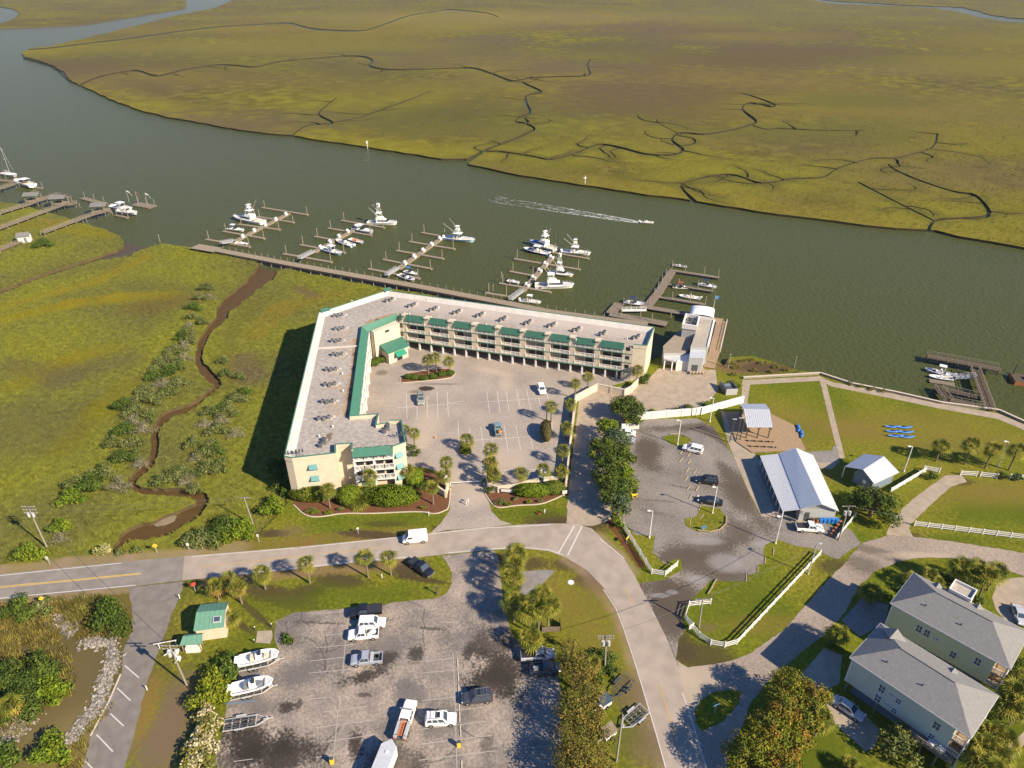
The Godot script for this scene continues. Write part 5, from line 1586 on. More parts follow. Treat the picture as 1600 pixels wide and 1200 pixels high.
func bow_rail(rg: Array, from: int) -> MB:
	var m := MB.new()
	for s in [0, 4]:
		for i in range(from, 10):
			m.bar(rg[i][s] * Vector3(1, 1, 0.95) + Vector3(0, 0.55, 0), rg[i + 1][s] * Vector3(1, 1, 0.95) + Vector3(0, 0.55, 0), 0.04)
			m.bar(rg[i][s] * Vector3(1, 1, 0.95), rg[i][s] * Vector3(1, 1, 0.95) + Vector3(0, 0.55, 0), 0.03)
	return m

func build_boats() -> void:
	boat("sport_fishing_boat", "white flybridge fishing boat with low tower on the pier at the boardwalk end", [411.6, 350, 368, 342.5], "sport", {"tower": 1.2, "rig": 1.0})
	boat("sport_fishing_boat", "white fishing boat with tall tower and raised outriggers at a pier head", [575, 349.5, 619, 351.5], "sport", {"tower": 2.6, "rig": 0.3})
	boat("sport_fishing_boat", "largest white fishing boat with dark side windows and bare bow", [836, 449, 894, 449.5], "sport", {"rig": 0.8})
	boat("sport_fishing_boat", "cream hulled fishing boat with tall tower behind the largest white boat", [859, 427, 894, 433], "sport", {"tower": 2.2, "hull": M.hull_cream, "rig": 0.6})
	boat("sport_fishing_boat", "white flybridge cruiser with blue canvas over its bow", [868, 392, 829, 381], "sport", {"cover": M.canvas_blue, "tower": 0.6, "rig": 1.4})
	boat("center_console_boat", "dark blue hulled open fishing boat beside the blue canvas cruiser", [857, 399, 820, 391.5], "console", {"hull": M.hull_blue, "motors": 3})
	boat("center_console_boat", "white tower fishing boat with outriggers at the outer finger of the crowded pier", [878, 394.5, 921, 399], "console", {"tower": 1, "motors": 2})
	boat("center_console_boat", "pale blue hulled tower boat at the head of the empty pier", [694, 373, 740, 379], "console", {"tower": 1, "hull": M.hull_sky, "motors": 2})
	boat("cabin_boat", "small white cuddy boat with hardtop beside the boardwalk end pier", [357, 358.5, 381, 362], "express", {"top_mat": M.hull_white})
	boat("skiff", "small white skiff tied near the first gangway", [368, 380.5, 387, 383], "skiff", {})
	boat("cabin_boat", "white express boat with hardtop below the tower boat", [553, 358, 582, 365.5], "express", {"top_mat": M.hull_white, "motors": 2})
	boat("center_console_boat", "pale blue open boat without a top in the middle slip", [552, 386, 527, 378], "console", {"hull": M.hull_sky, "top": false, "motors": 2})
	boat("skiff", "tan and white bowrider beside the pale blue open boat", [547, 375, 567, 381.5], "skiff", {"seat": M.orange, "pit": M.tan_seat})
	boat("center_console_boat", "white and pale blue open boat with white top near the second gangway", [506, 390.5, 533, 399.5], "console", {"hull": M.hull_sky, "motors": 2})
	boat("center_console_boat", "white open boat with black motor moored against the boardwalk", [624, 431, 647, 440.5], "console", {"motor_mat": M.engine_black, "top": false, "motors": 1, "seat": M.canvas_navy})
	boat("cabin_boat", "small white boat under a bright blue canvas canopy", [632, 425, 651, 430.5], "express", {"top_mat": M.canvas_blue})
	boat("skiff", "tiny white open boat lying on a finger of the crowded pier", [793, 440, 811, 443.5], "skiff", {"y": WATER + 0.45})
	boat("center_console_boat", "white open boat with white hardtop tied to the boardwalk by the crowded pier", [813, 471, 844, 474.5], "console", {"motors": 2})
	boat("skiff", "dark hulled open boat at the outer corner of the fuel dock", [1051, 415.5, 1072, 419.5], "skiff", {"hull": M.engine_black, "pit": M.metal_grey})
	boat("cabin_boat", "cream runabout with red canopy in the fuel dock slip", [1051.5, 450, 1079, 452.5], "express", {"hull": M.hull_cream, "top_mat": M.canvas_red})
	boat("cabin_boat", "white runabout with navy canopy in the outer fuel dock slip", [1091, 445, 1118, 451], "express", {"top_mat": M.canvas_navy})
	boat("center_console_boat", "white open boat with tan seats in the inner fuel dock slip", [1094, 468, 1062, 464.5], "console", {"top": false, "motors": 1})
	boat("cabin_boat", "white pontoon style boat under a dark canopy inside the fuel dock", [977, 473, 1007, 478], "express", {"top_mat": M.canvas_navy, "beam": 2.6})
	boat("sailboat", "white sailboat with a tall bare mast by the upstream dock", [5, 272.5, 26, 277], "sail", {"group": "boats at the upstream docks", "beam": 3.6})
	boat("cabin_boat", "white cabin boat on a lift beside the sailboat", [52, 292, 26, 285], "express", {"top_mat": M.hull_white, "group": "boats at the upstream docks", "y": WATER + 0.8})
	boat("center_console_boat", "white open boat on the lift of the longest private dock", [176, 324, 206, 330.5], "console", {"group": "boats at the upstream docks", "y": WATER + 1.2, "motors": 2})
	boat("center_console_boat", "white open boat without a top lying beside the lifted boat", [186, 331, 214, 335.5], "console", {"group": "boats at the upstream docks", "y": WATER + 0.8, "top": false})
	boat("skiff", "small blue canvas boat at the curved private dock", [84, 311, 99, 309], "skiff", {"group": "boats at the upstream docks", "hull": M.canvas_blue})
	boat("center_console_boat", "white open boat with blue trim moored at the park dock", [1490, 589.5, 1447, 579.5], "console", {"motors": 2, "seat": M.canvas_navy, "group": "boats at the park dock"})
	boat("skiff", "pale grey skiff beside the blue trimmed boat at the park dock", [1488, 594, 1452, 590], "skiff", {"group": "boats at the park dock"})
	boat("center_console_boat", "small white motorboat under way in the river ahead of a foaming wake", [1000, 348, 1020.5, 349.2], "console", {"top": false, "motors": 1, "group": "boats under way"})
	# its wake: streaks of foam widening astern
	var r := RandomNumberGenerator.new()
	r.seed = 3
	var wk := MB.new()
	var head := xz(site(1000, 347.8, WATER))
	var tail := xz(site(772, 311.5, WATER))
	var dirw := (tail - head).normalized()
	var side := Vector2(-dirw.y, dirw.x)
	var len_w := head.distance_to(tail)
	for i in 620:
		var t := pow(r.randf(), 1.25)
		var spread := 0.8 + 4.2 * sqrt(t)
		var lane := (1.0 if r.randf() < 0.5 else -1.0) * spread * r.randf_range(0.72, 1.0) if r.randf() < 0.62 else r.randf_range(-spread, spread) * 0.7
		var p := head + dirw * t * len_w + side * lane
		var l := r.randf_range(0.6, 2.8)
		var w := r.randf_range(0.06, 0.24) * (1.15 - t * 0.85)
		var a := p + dirw * l
		var bend := side * r.randf_range(-0.3, 0.3)
		var yy := WATER + 0.02 + 0.0012 * (i % 40)
		wk.up(v3(p, yy), v3(p.lerp(a, 0.5) + bend + side * w, yy), v3(a, yy))
		wk.up(v3(p, yy), v3(a, yy), v3(p.lerp(a, 0.5) + bend - side * w, yy))
	var wo := part(wk, "wake_foam", M.foam, self)
	tag(wo, "white foam wake trailing behind the motorboat in the river", "wake", "", "stuff")

func build_side_docks() -> void:
	# --- private docks upstream
	var list := [
		["private dock with grey roofed landing and curved outer end", [[-60, 351], [50, 317.5], [58, 314], [91, 304], [108, 308.5]], [53, 312], 0.9],
		["private dock ending in a low floating stage with green lamp posts", [[-60, 379], [84, 325], [100, 319.5], [120, 317]], [94, 316.5], 0.9],
		["longest private dock ending at boat lifts and flag poles", [[66, 364], [146, 334.5], [171, 328.5]], [158, 328.5], 0.9],
		["private walkway leading to the small white boathouse", [[-60, 414], [32, 377.5]], [], 0.6],
		["private dock beside the sailboat", [[-60, 308], [0, 294.5], [26, 286]], [], 0.9]]
	for q in list:
		var o := thing("private_dock", "weathered wooden " + String(q[0]), "dock", Vector3.ZERO, 0.0, "private docks upstream of the hotel")
		for i in q[1].size() - 1:
			var a := site(q[1][i][0], q[1][i][1], q[3])
			var b := site(q[1][i + 1][0], q[1][i + 1][1], q[3])
			part(decking(a, b, 1.9, 0.6), "decking", M.wood_old, o)
			part(dock_rail(a, b, 1, 1.9, 3.0, 0.9), "railing", M.pile, o)
			part(dock_rail(a, b, -1, 1.9, 3.0, 0.9), "railing", M.pile, o)
			var k := maxi(1, int(a.distance_to(b) / 5.0))
			for j in k + 1:
				var p := a.lerp(b, float(j) / k)
				part(MB.new().bar(Vector3(p.x - 0.8, WATER - 0.2, p.z), Vector3(p.x - 0.8, q[3], p.z), 0.2).bar(Vector3(p.x + 0.8, WATER - 0.2, p.z), Vector3(p.x + 0.8, q[3], p.z), 0.2), "pile_pair", M.pile, o)
		if q[2].size() > 0:
			var c := site(q[2][0], q[2][1], 0.9)
			part(MB.new().box(c - Vector3(0, 0.08, 0), Vector3(6.0, 0.2, 5.0)), "landing", M.wood_old, o)
			var posts := MB.new()
			for sx in [-2.6, 2.6]:
				for sz in [-2.1, 2.1]:
					posts.bar(c + Vector3(sx, WATER - 1.2, sz), c + Vector3(sx, 2.5, sz), 0.2)
			part(posts, "roof_post", M.pile, o)
			part(gable_roof(6.8, 5.8, 1.0, 0.0, 0.12), "roof", M.shed_roof, o, c + Vector3(0, 2.5, 0), 0.15)
	for q in [[[128, 309, 162, 318], 3.0], [[211, 318, 239, 323], 5.0], [[180, 336, 200, 340], 1.5], [[-10, 280.5, 26, 283.5], 2.4], [[40, 291, 66, 294], 2.0]]:
		var o := thing("floating_stage", "low floating stage moored off a private dock", "dock", Vector3.ZERO, 0.0, "floating stages upstream of the hotel")
		var a := site(q[0][0], q[0][1], WATER + 0.4)
		var b := site(q[0][2], q[0][3], WATER + 0.4)
		part(float_dock(a, b, q[1]), "deck", M.wood_old, o)
		for t in [0.05, 0.5, 0.95]:
			var p := a.lerp(b, t)
			piling(o, p + Vector3(0, 0, -q[1] * 0.55), 1.8, 0.13)
	for q in [[202, 316, M.white], [216, 318, M.canvas_red], [231, 320, M.white]]:
		var o := thing("flag_pole", "slim pole with a drooping %s pennant on the longest private dock" % ("red" if q[2] == M.canvas_red else "white"), "flag pole", site(q[0], q[1], WATER + 0.4), 0.0, "flag poles on the private dock")
		part(MB.new().tube(Vector3.ZERO, Vector3(0, 5.6, 0), 0.07, 0.05, 6), "pole", M.metal_light, o)
		var fl := MB.new()
		for i in 5:
			var a := Vector3(0.45 * i, 5.5 - 0.1 * i * i, 0.1 * sin(i * 1.7))
			var b := Vector3(0.45 * (i + 1), 5.5 - 0.1 * (i + 1) * (i + 1), 0.1 * sin((i + 1) * 1.7))
			fl.quad(a, b, b - Vector3(0, 0.5 - 0.05 * i, 0), a - Vector3(0, 0.55 - 0.05 * i, 0))
		part(fl, "pennant", q[2], o)
	# boathouse
	var bh := thing("boathouse", "small white boathouse with grey gable roof at a marsh walkway", "shed", site(40, 377, -0.2), 0.35)
	part(MB.new().box(Vector3(0, 1.2, 0), Vector3(4.2, 2.6, 3.6)), "wall", M.white, bh)
	part(gable_roof(4.8, 4.2, 1.2, 0.0, 0.12), "roof", M.shed_roof, bh, Vector3(0, 2.5, 0))
	part(MB.new().box(Vector3(0.6, 1.0, 1.81), Vector3(1.0, 2.0, 0.04)), "door", M.metal_grey, bh)
	# --- public dock by the park
	var pd := thing("park_dock", "dark weathered fishing dock with railings off the park seawall", "dock")
	for s in [[[1449, 556, 1561, 577], 3.2, 0.5], [[1523, 577, 1546, 640], 2.2, 0.5], [[1461, 605, 1532, 622], 2.0, 0.1], [[1466, 606, 1482, 628], 2.0, 0.1], [[1484, 626, 1536, 636], 1.6, 0.3]]:
		var a := site(s[0][0], s[0][1], s[2])
		var b := site(s[0][2], s[0][3], s[2])
		part(decking(a, b, s[1]), "decking", M.wood_dark, pd)
		for sd in [-1, 1]:
			part(dock_rail(a, b, sd, s[1], 2.2, 1.0), "railing", M.pile, pd)
		var k := int(a.distance_to(b) / 3.5)
		for j in k + 1:
			var p := a.lerp(b, float(j) / k)
			part(MB.new().tube(Vector3(p.x, WATER - 0.3, p.z), Vector3(p.x, s[2], p.z), 0.18, 0.18, 6), "pile", M.wood_dark, pd)
	var fl := thing("floating_stage", "pale floating stage under the boats at the park dock", "dock", Vector3.ZERO, 0.0, "floating stages")
	part(float_dock(site(1452, 594.5, WATER + 0.4), site(1492, 601, WATER + 0.4), 2.0), "deck", M.wood_old, fl)
	var gg := thing("gangway", "white metal gangway from the park dock to the floating stage", "gangway", Vector3.ZERO, 0.0, "gangways of the marina")
	part(decking(site(1489, 590, WATER + 0.5), site(1524, 588, 0.4), 1.2, 0.4), "ramp", M.metal_light, gg)
	for sd in [-1, 1]:
		part(dock_rail(site(1489, 590, WATER + 0.5), site(1524, 588, 0.4), sd, 1.2, 1.4, 0.9), "railing", M.metal_light, gg)
	var bg := thing("work_barge", "rust orange work barge with dark posts off the park seawall", "barge", site(1602, 597, WATER), -0.25)
	part(MB.new().box(Vector3(0, 0.35, 0), Vector3(7.0, 1.3, 5.0)), "hull", M.rust, bg)
	part(MB.new().box(Vector3(0, 1.04, 0), Vector3(6.8, 0.08, 4.8)), "deck", M.wood_dark, bg)
	for sx in [-2.6, 2.6]:
		part(MB.new().tube(Vector3(sx, -0.6, -2.0), Vector3(sx, 4.2, -2.0), 0.18, 0.18, 8), "spud_post", M.wood_dark, bg)
	part(MB.new().box(Vector3(1.5, 1.7, 0.6), Vector3(2.0, 1.3, 1.6)), "cabin", M.rust, bg)
	for q in [[250, 378.5, 3.0], [796, 446, 2.4], [783, 434, 2.2], [770, 455, 2.2], [1240, 575, 3.6], [1136, 581, 5.5]]:
		var o := thing("mooring_pile", "lone tall timber pile standing in the shallows", "pile", site(q[0], q[1], WATER), 0.0, "lone piles")
		part(MB.new().tube(Vector3(0, -0.4, 0), Vector3(0.1, q[2], 0.05), 0.16, 0.13, 8), "shaft", M.pile, o)
		part(MB.new().tube(Vector3(0.1, q[2], 0.05), Vector3(0.1, q[2] + 0.15, 0.05), 0.15, 0.02, 8), "cap", M.white, o)
	# channel markers on the far bank
	for q in [[574, 229, 0.0], [914, 286, 1.0]]:
		var o := thing("channel_marker", "white %s marker on the edge of the far marsh" % ("cross shaped" if q[2] > 0.0 else "board"), "marker", site(q[0], q[1], 0.0), 0.0, "channel markers")
		part(MB.new().tube(Vector3(0, -1.3, 0), Vector3(0, 3.6, 0), 0.2, 0.18, 6), "post", M.white, o)
		part(MB.new().box(Vector3(0, 2.4 + q[2] * 0.2, 0.12), Vector3(1.6 if q[2] > 0.0 else 1.1, 0.5 if q[2] > 0.0 else 1.4, 0.1)), "board", M.white, o)

func gable_roof(lx: float, lz: float, rise: float, y: float, thick: float) -> MB:
	# ridge along x
	var m := MB.new()
	var a := lx * 0.5
	var b := lz * 0.5
	for s in [-1.0, 1.0]:
		var p := [Vector3(-a, y, b * s), Vector3(a, y, b * s), Vector3(a, y + rise, 0), Vector3(-a, y + rise, 0)]
		m.quad(p[0], p[1], p[2], p[3])
		m.quad(p[3] - Vector3(0, thick, 0), p[2] - Vector3(0, thick, 0), p[1] - Vector3(0, thick, 0), p[0] - Vector3(0, thick, 0))
		m.quad(p[0], p[0] - Vector3(0, thick, 0), p[1] - Vector3(0, thick, 0), p[1])
		for e in [[p[1], p[2]], [p[3], p[0]]]:
			m.quad(e[0], e[0] - Vector3(0, thick, 0), e[1] - Vector3(0, thick, 0), e[1])
	return m

func window(parent: Node, a: Vector3, b: Vector3, tall: float, out: Vector3, frame: Material, grid := true) -> void:
	# frame proud of the wall, panes behind it, a sill; a-b is the lower edge
	var up := Vector3(0, tall, 0)
	var f := MB.new()
	f.bar(a + out * 0.05, b + out * 0.05, 0.09)
	f.bar(a + up + out * 0.05, b + up + out * 0.05, 0.09)
	f.bar(a + out * 0.05, a + up + out * 0.05, 0.09)
	f.bar(b + out * 0.05, b + up + out * 0.05, 0.09)
	if grid:
		f.bar((a + b) * 0.5 + out * 0.05, (a + b) * 0.5 + up + out * 0.05, 0.05)
		f.bar(a + up * 0.5 + out * 0.05, b + up * 0.5 + out * 0.05, 0.06)
	var w := part(f, "window", frame, parent)
	part(MB.new().quad2(a + out * 0.02, b + out * 0.02, tall), "pane", M.glass_blue, w)

func slope(a: Vector3, b: Vector3, c: Vector3, d: Vector3, pitch: float, thick := 0.1) -> MB:
	# metal sheet a-b (upper) to c-d (lower) with raised seams
	var m := MB.new()
	m.quad(a, b, c, d)
	var t := Vector3(0, thick, 0)
	m.quad(d - t, c - t, b - t, a - t)
	for e in [[a, b], [b, c], [c, d], [d, a]]:
		m.quad(e[0], e[0] - t, e[1] - t, e[1])
	if pitch > 0.0:
		var k := maxi(2, int(a.distance_to(b) / pitch))
		for i in k + 1:
			m.bar(a.lerp(b, float(i) / k) + Vector3(0, 0.02, 0), d.lerp(c, float(i) / k) + Vector3(0, 0.02, 0), 0.05, 0.06)
	return m

func build_buildings() -> void:
	M.glass_blue = mat(0.05, 0.07, 0.10, 0.08)
	M.roof_metal = mat(0.58, 0.60, 0.62, 0.42, T.soft, 0.2, null, 1.0, 0.15)
	M.roof_metal_shaded = mat(0.50, 0.55, 0.61, 0.42, T.soft, 0.2, null, 1.0, 0.15)  # same sheet metal, coloured darker and bluer for slopes turned from the sun
	M.siding_grey = mat(0.42, 0.43, 0.43, 0.75, T.fine, 0.5)
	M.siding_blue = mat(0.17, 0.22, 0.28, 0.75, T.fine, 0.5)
	M.siding_green = mat(0.64, 0.65, 0.42, 0.8, T.fine, 0.4)
	M.siding_pale = mat(0.62, 0.66, 0.56, 0.8, T.fine, 0.4)
	M.shingle = mat(0.34, 0.335, 0.325, 0.95, T.speck, 0.7, T.mid, 0.15)
	M.roof_tan = mat(0.50, 0.45, 0.38, 0.9, T.fine, 0.4, T.mid, 0.08)
	M.roof_brown = mat(0.40, 0.33, 0.25, 0.9, T.fine, 0.4, T.mid, 0.1)
	M.tent = mat(0.84, 0.83, 0.81, 0.5)
	M.white_wall = mat(0.76, 0.73, 0.68, 0.85, T.soft, 0.2)
	# ---------------- event hall with a lean-to porch
	var hall := thing("event_hall", "long event hall with silver metal roof and open porch beside the gravel lot", "hall")
	var r0 := site(1243.7, 700, 5.2)
	var r1 := site(1283.7, 787.5, 5.2)
	var e0 := site(1271, 712, 3.0)
	var e1 := site(1311, 798.7, 3.0)
	var b0 := site(1217.5, 708.7, 3.5)
	var b1 := site(1251, 795, 3.5)
	var p0 := site(1187.5, 712.5, 2.6)
	var p1 := site(1222.5, 798.7, 2.6)
	part(slope(r0, r1, e1, e0, 0.6), "roof", M.roof_metal, hall)
	part(slope(r0, r1, b1, b0, 0.6), "roof", M.roof_metal_shaded, hall)
	part(slope(b0 - Vector3(0, 0.12, 0), b1 - Vector3(0, 0.12, 0), p1, p0, 0.6), "porch_roof", M.roof_metal, hall)
	var fz := (r1 - r0).normalized()
	var wl0 := b0 + fz * 0.5 + Vector3(0.4, 0, 0)
	var wl1 := b1 - fz * 0.5 + Vector3(0.4, 0, 0)
	var wr0 := e0 + fz * 0.5 - Vector3(0.4, 0, 0)
	var wr1 := e1 - fz * 0.5 - Vector3(0.4, 0, 0)
	var walls := MB.new()
	for w in [[wl0, wl1, 3.3], [wr0, wr1, 2.9]]:
		walls.wall(PackedVector2Array([xz(w[0]), xz(w[1])]), 0.2, 0.0, w[2])
	part(walls, "side_wall", M.siding_grey, hall)
	for e in [[wl1, r1 - fz * 0.5, wr1], [wl0, r0 + fz * 0.5, wr0]]:
		var g := MB.new()
		var a: Vector3 = e[0]
		var c: Vector3 = e[2]
		var t: Vector3 = e[1]
		g.quad(Vector3(a.x, 0, a.z), Vector3(c.x, 0, c.z), Vector3(c.x, 2.9, c.z), Vector3(a.x, 3.3, a.z))
		g.tri(Vector3(a.x, 3.3, a.z), Vector3(t.x, 5.05, t.z), Vector3(c.x, 2.9, c.z))
		part(g, "gable_wall", M.siding_grey, hall)
	var fx := (wr1 - wl1).normalized()
	fx.y = 0.0
	var f0 := Vector3(wl1.x, 0, wl1.z) + fz * 0.03
	part(MB.new().quad2(f0 + fx * 0.9, f0 + fx * 1.9, 2.2), "door", M.metal_dark, hall)
	part(MB.new().quad2(f0 + fx * 3.2 + Vector3(0, 3.5, 0), f0 + fx * 4.0 + Vector3(0, 3.5, 0), 0.5), "vent", M.white, hall)
	for i in 9:
		var p := p0.lerp(p1, (i + 0.15) / 8.3) + Vector3(0.35, 0, 0)
		part(MB.new().bar(Vector3(p.x, 0, p.z), Vector3(p.x, 2.55, p.z), 0.16), "porch_post", M.white, hall)
	for i in 5:
		var p := wl0.lerp(wl1, (i + 0.4) / 5.0)
		part(MB.new().quad2(Vector3(p.x - 0.12, 0.1, p.z - 0.9), Vector3(p.x - 0.12, 0.1, p.z + 0.9), 2.1), "door", M.glass_blue, hall)
	part(MB.new().prism(PackedVector2Array([xz(p0) + Vector2(-0.3, 0), xz(b0), xz(b1), xz(p1) + Vector2(-0.3, 0)]), 0.0, 0.1), "porch_floor", M.concrete_grey, hall)
	# bins along the front wall
	for i in 7:
		var o := thing("recycling_bin" if i > 1 else "rain_barrel", "blue recycling bin in the row against the event hall gable" if i > 1 else "brown barrel standing against the event hall gable", "bin", f0 + fx * (2.6 + i * 0.8) + fz * 0.55, 0.0, "blue bins at the event hall" if i > 1 else "barrels at the event hall")
		if i > 1:
			part(MB.new().loft([[Vector3(-0.24, 0, -0.24), Vector3(0.24, 0, -0.24), Vector3(0.24, 0, 0.24), Vector3(-0.24, 0, 0.24)], [Vector3(-0.3, 1.0, -0.3), Vector3(0.3, 1.0, -0.3), Vector3(0.3, 1.0, 0.3), Vector3(-0.3, 1.0, 0.3)]]), "body", M.blue, o)
			part(MB.new().box(Vector3(0, 1.05, 0), Vector3(0.66, 0.1, 0.68)), "lid", M.blue, o)
		else:
			part(MB.new().tube(Vector3.ZERO, Vector3(0, 1.0, 0), 0.38, 0.36, 12), "body", M.rust, o)
			part(MB.new().tube(Vector3(0, 1.0, 0), Vector3(0, 1.06, 0), 0.38, 0.3, 12), "lid", M.wood_dark, o)
	# ---------------- restroom building
	var rb := thing("restroom_building", "small blue grey park building with silver gable roof", "building")
	var s1 := site(1348.7, 733.7, 4.6)
	var s2 := site(1381, 713, 4.6)
	var s3 := site(1320, 728.7, 3.0)
	var s4 := site(1350, 709.5, 3.0)
	var s5 := site(1366, 756, 3.0)
	var s6 := site(1405, 738, 3.0)
	part(slope(s1, s2, s4, s3, 0.5), "roof", M.roof_metal_shaded, rb)
	part(slope(s1, s2, s6, s5, 0.5), "roof", M.roof_metal, rb)
	var ax := (s2 - s1).normalized()
	var c1 := s3.lerp(s5, 0.3) + ax * 0.7
	var c2 := s5.lerp(s3, 0.08) + ax * 0.7
	var c3 := s6.lerp(s4, 0.08) - ax * 0.5
	var c4 := s4.lerp(s6, 0.1) - ax * 0.5
	part(MB.new().skirt(PackedVector2Array([xz(c1), xz(c2), xz(c3), xz(c4)]), 0.0, 3.0), "wall", M.siding_blue, rb)
	var gt := MB.new()
	for e in [[c1, c2, s1 + ax * 0.7], [c4, c3, s2 - ax * 0.5]]:
		gt.tri(Vector3(e[0].x, 2.9, e[0].z), Vector3(e[2].x, 4.45, e[2].z), Vector3(e[1].x, 2.9, e[1].z))
	part(gt, "gable", M.siding_blue, rb)
	var bn := Vector3(-ax.x, 0, -ax.z) * 0.06
	part(MB.new().quad2(c1.lerp(c2, 0.5) * Vector3(1, 0, 1) + bn + Vector3(0, 1.2, 0), c1.lerp(c2, 0.68) * Vector3(1, 0, 1) + bn + Vector3(0, 1.2, 0), 0.9), "window", M.white, rb)
	part(MB.new().quad2(c1.lerp(c2, 0.78) * Vector3(1, 0, 1) + bn, c1.lerp(c2, 0.95) * Vector3(1, 0, 1) + bn, 2.1), "door", M.metal_grey, rb)
	for t in [0.02, 0.98]:
		var p := s3.lerp(s4, t)
		part(MB.new().bar(Vector3(p.x, 0, p.z), Vector3(p.x, 2.9, p.z), 0.16), "post", M.white, rb)
	# ---------------- pavilion on the timber deck
	var dk := thing("timber_deck", "wide pale timber deck under the open pavilion", "deck")
	var outline := area([1133, 645, 1165, 644, 1205, 648, 1240, 665, 1259, 704, 1175, 708, 1150, 691])
	var xs := -1000.0
	part(MB.new().skirt(outline, 0.0, 0.2), "edge", M.wood_new, dk)
	var mn := outline[0]
	var mx := outline[0]
	for p in outline:
		mn = mn.min(p)
		mx = mx.max(p)
	var zz := mn.y
	var bi := 0
	while zz < mx.y:
		var strip := PackedVector2Array([Vector2(mn.x - 1, zz), Vector2(mx.x + 1, zz), Vector2(mx.x + 1, zz + 0.36), Vector2(mn.x - 1, zz + 0.36)])
		for q in Geometry2D.intersect_polygons(outline, strip):
			part(MB.new().prism(q, 0.05, 0.22 + 0.006 * (bi % 3)), "plank", M.wood_new if bi % 3 else M.wood_plank, dk)
		zz += 0.39
		bi += 1
	var pv := thing("pavilion", "open picnic pavilion with pale metal roof on the timber deck", "pavilion")
	var q1 := site(1162.5, 638.7, 4.4)
	var q2 := site(1202.5, 639.5, 4.4)
	part(slope(q1, q2, site(1207.5, 667.5, 3.4), site(1167.5, 667.5, 3.4), 0.5), "roof", M.roof_metal, pv)
	part(slope(q1, q2, site(1196, 631, 3.4), site(1155, 631, 3.4), 0.5), "roof", M.roof_metal_shaded, pv)
	for p in [[1168, 669], [1187, 669], [1206, 669], [1157, 632.5], [1176, 632.5], [1195, 632.5]]:
		var t := site(p[0], p[1], 3.35)
		t = t.lerp((q1 + q2) * 0.5, 0.08)
		var o := part(MB.new().bar(Vector3(t.x, 0.2, t.z), Vector3(t.x, 3.3, t.z), 0.22), "post", M.wood_dark, pv)
		part(MB.new().bar(Vector3(t.x, 2.5, t.z), Vector3(t.x + 0.6, 3.3, t.z), 0.12).bar(Vector3(t.x, 2.5, t.z), Vector3(t.x - 0.6, 3.3, t.z), 0.12), "brace", M.wood_dark, o)
	var bench: Node3D = null
	for p in [[1172, 689.5], [1183, 690], [1194, 690.5], [1205, 691], [1176, 698], [1187, 698.5], [1198, 699], [1209, 699.5]]:
		var at := site(p[0], p[1], 0.23)
		if bench == null:
			bench = thing("picnic_bench", "plain wooden bench in the rows beside the pavilion", "bench", at, 0.04, "benches beside the pavilion")
			part(MB.new().box(Vector3(0, 0.45, 0), Vector3(1.2, 0.06, 0.36)), "seat", M.wood_new, bench)
			for x in [-0.45, 0.45]:
				part(MB.new().box(Vector3(x, 0.21, 0), Vector3(0.1, 0.42, 0.34)), "leg", M.wood_dark, bench)
		else:
			copy(bench, "", at, 0.04)
	for p in [[1140, 690, 1146, 648], [1150, 688, 1150, 655], [1156, 687, 1155, 658]]:  # added dark masts stand in for the black shadows of tall posts
		var o := thing("shadow_mast", "dark mast with pale crosshead added in place of a post shadow by the pavilion", "mast", site(p[0], p[1], 0.2), 0.0, "masts by the pavilion")
		part(MB.new().tube(Vector3.ZERO, Vector3(0.2, 6.4, 0), 0.13, 0.09, 8), "shaft", M.metal_dark, o)
		part(MB.new().box(Vector3(0.2, 6.3, 0), Vector3(0.9, 0.12, 0.3)), "crosshead", M.metal_light, o)
	# ---------------- riverside restaurant: stepped grey blocks on piles
	var rs := thing("restaurant", "grey riverside restaurant with stepped flat roofs and a rooftop machine well", "restaurant")
	var main := PackedVector2Array([xz(site(1094, 499, 5.5)), xz(site(1116, 500.6, 5.5)), xz(site(1106, 542.5, 5.5)), xz(site(1079, 542, 5.5))])
	part(MB.new().prism(main, -0.2, 5.5), "upper_hall", M.siding_grey, rs)
	part(MB.new().flat(main, 5.53), "roof", M.roof_tan, rs)
	part(MB.new().bar(v3(main[1], 5.6), v3(main[2], 5.6), 0.5, 0.35), "parapet", M.white_wall, rs)
	var tw := PackedVector2Array([xz(site(1072, 490, 8.0)), xz(site(1092.5, 494, 8.0)), xz(site(1089, 509, 8.0)), xz(site(1067, 506, 8.0))])
	part(MB.new().skirt(tw, 0.0, 8.0), "machine_tower", M.siding_grey, rs)
	part(MB.new().flat(tw, 7.0), "well_floor", M.metal_grey, rs)
	tw.append(tw[0])
	part(MB.new().wall(tw, 0.35, 6.6, 8.05), "parapet", M.white_wall, rs)
	for i in 4:
		var p := tw[0].lerp(tw[2], 0.3 + 0.13 * i) + Vector2(0.5 * (i % 2), -0.6 * (i % 2))
		var o := thing("roof_fan", "dark exhaust fan inside the rooftop well of the restaurant", "fan", v3(p, 7.02), 0.0, "fans in the restaurant roof well")
		part(MB.new().box(Vector3(0, 0.3, 0), Vector3(0.7, 0.6, 0.7)), "curb", M.metal_grey, o)
		part(MB.new().tube(Vector3(0, 0.6, 0), Vector3(0, 0.9, 0), 0.45, 0.3, 10), "hood", M.metal_dark, o)
	var low := PackedVector2Array([xz(site(1036, 541, 3.8)), xz(site(1062, 516, 3.8)), xz(site(1082, 520, 3.8)), xz(site(1078, 543, 3.8)), xz(site(1071, 551, 3.8)), xz(site(1037, 552, 3.8))])
	part(MB.new().prism(low, -0.2, 3.8), "dining_room", M.siding_grey, rs)
	part(MB.new().flat(low, 3.83), "roof", M.roof_brown, rs)
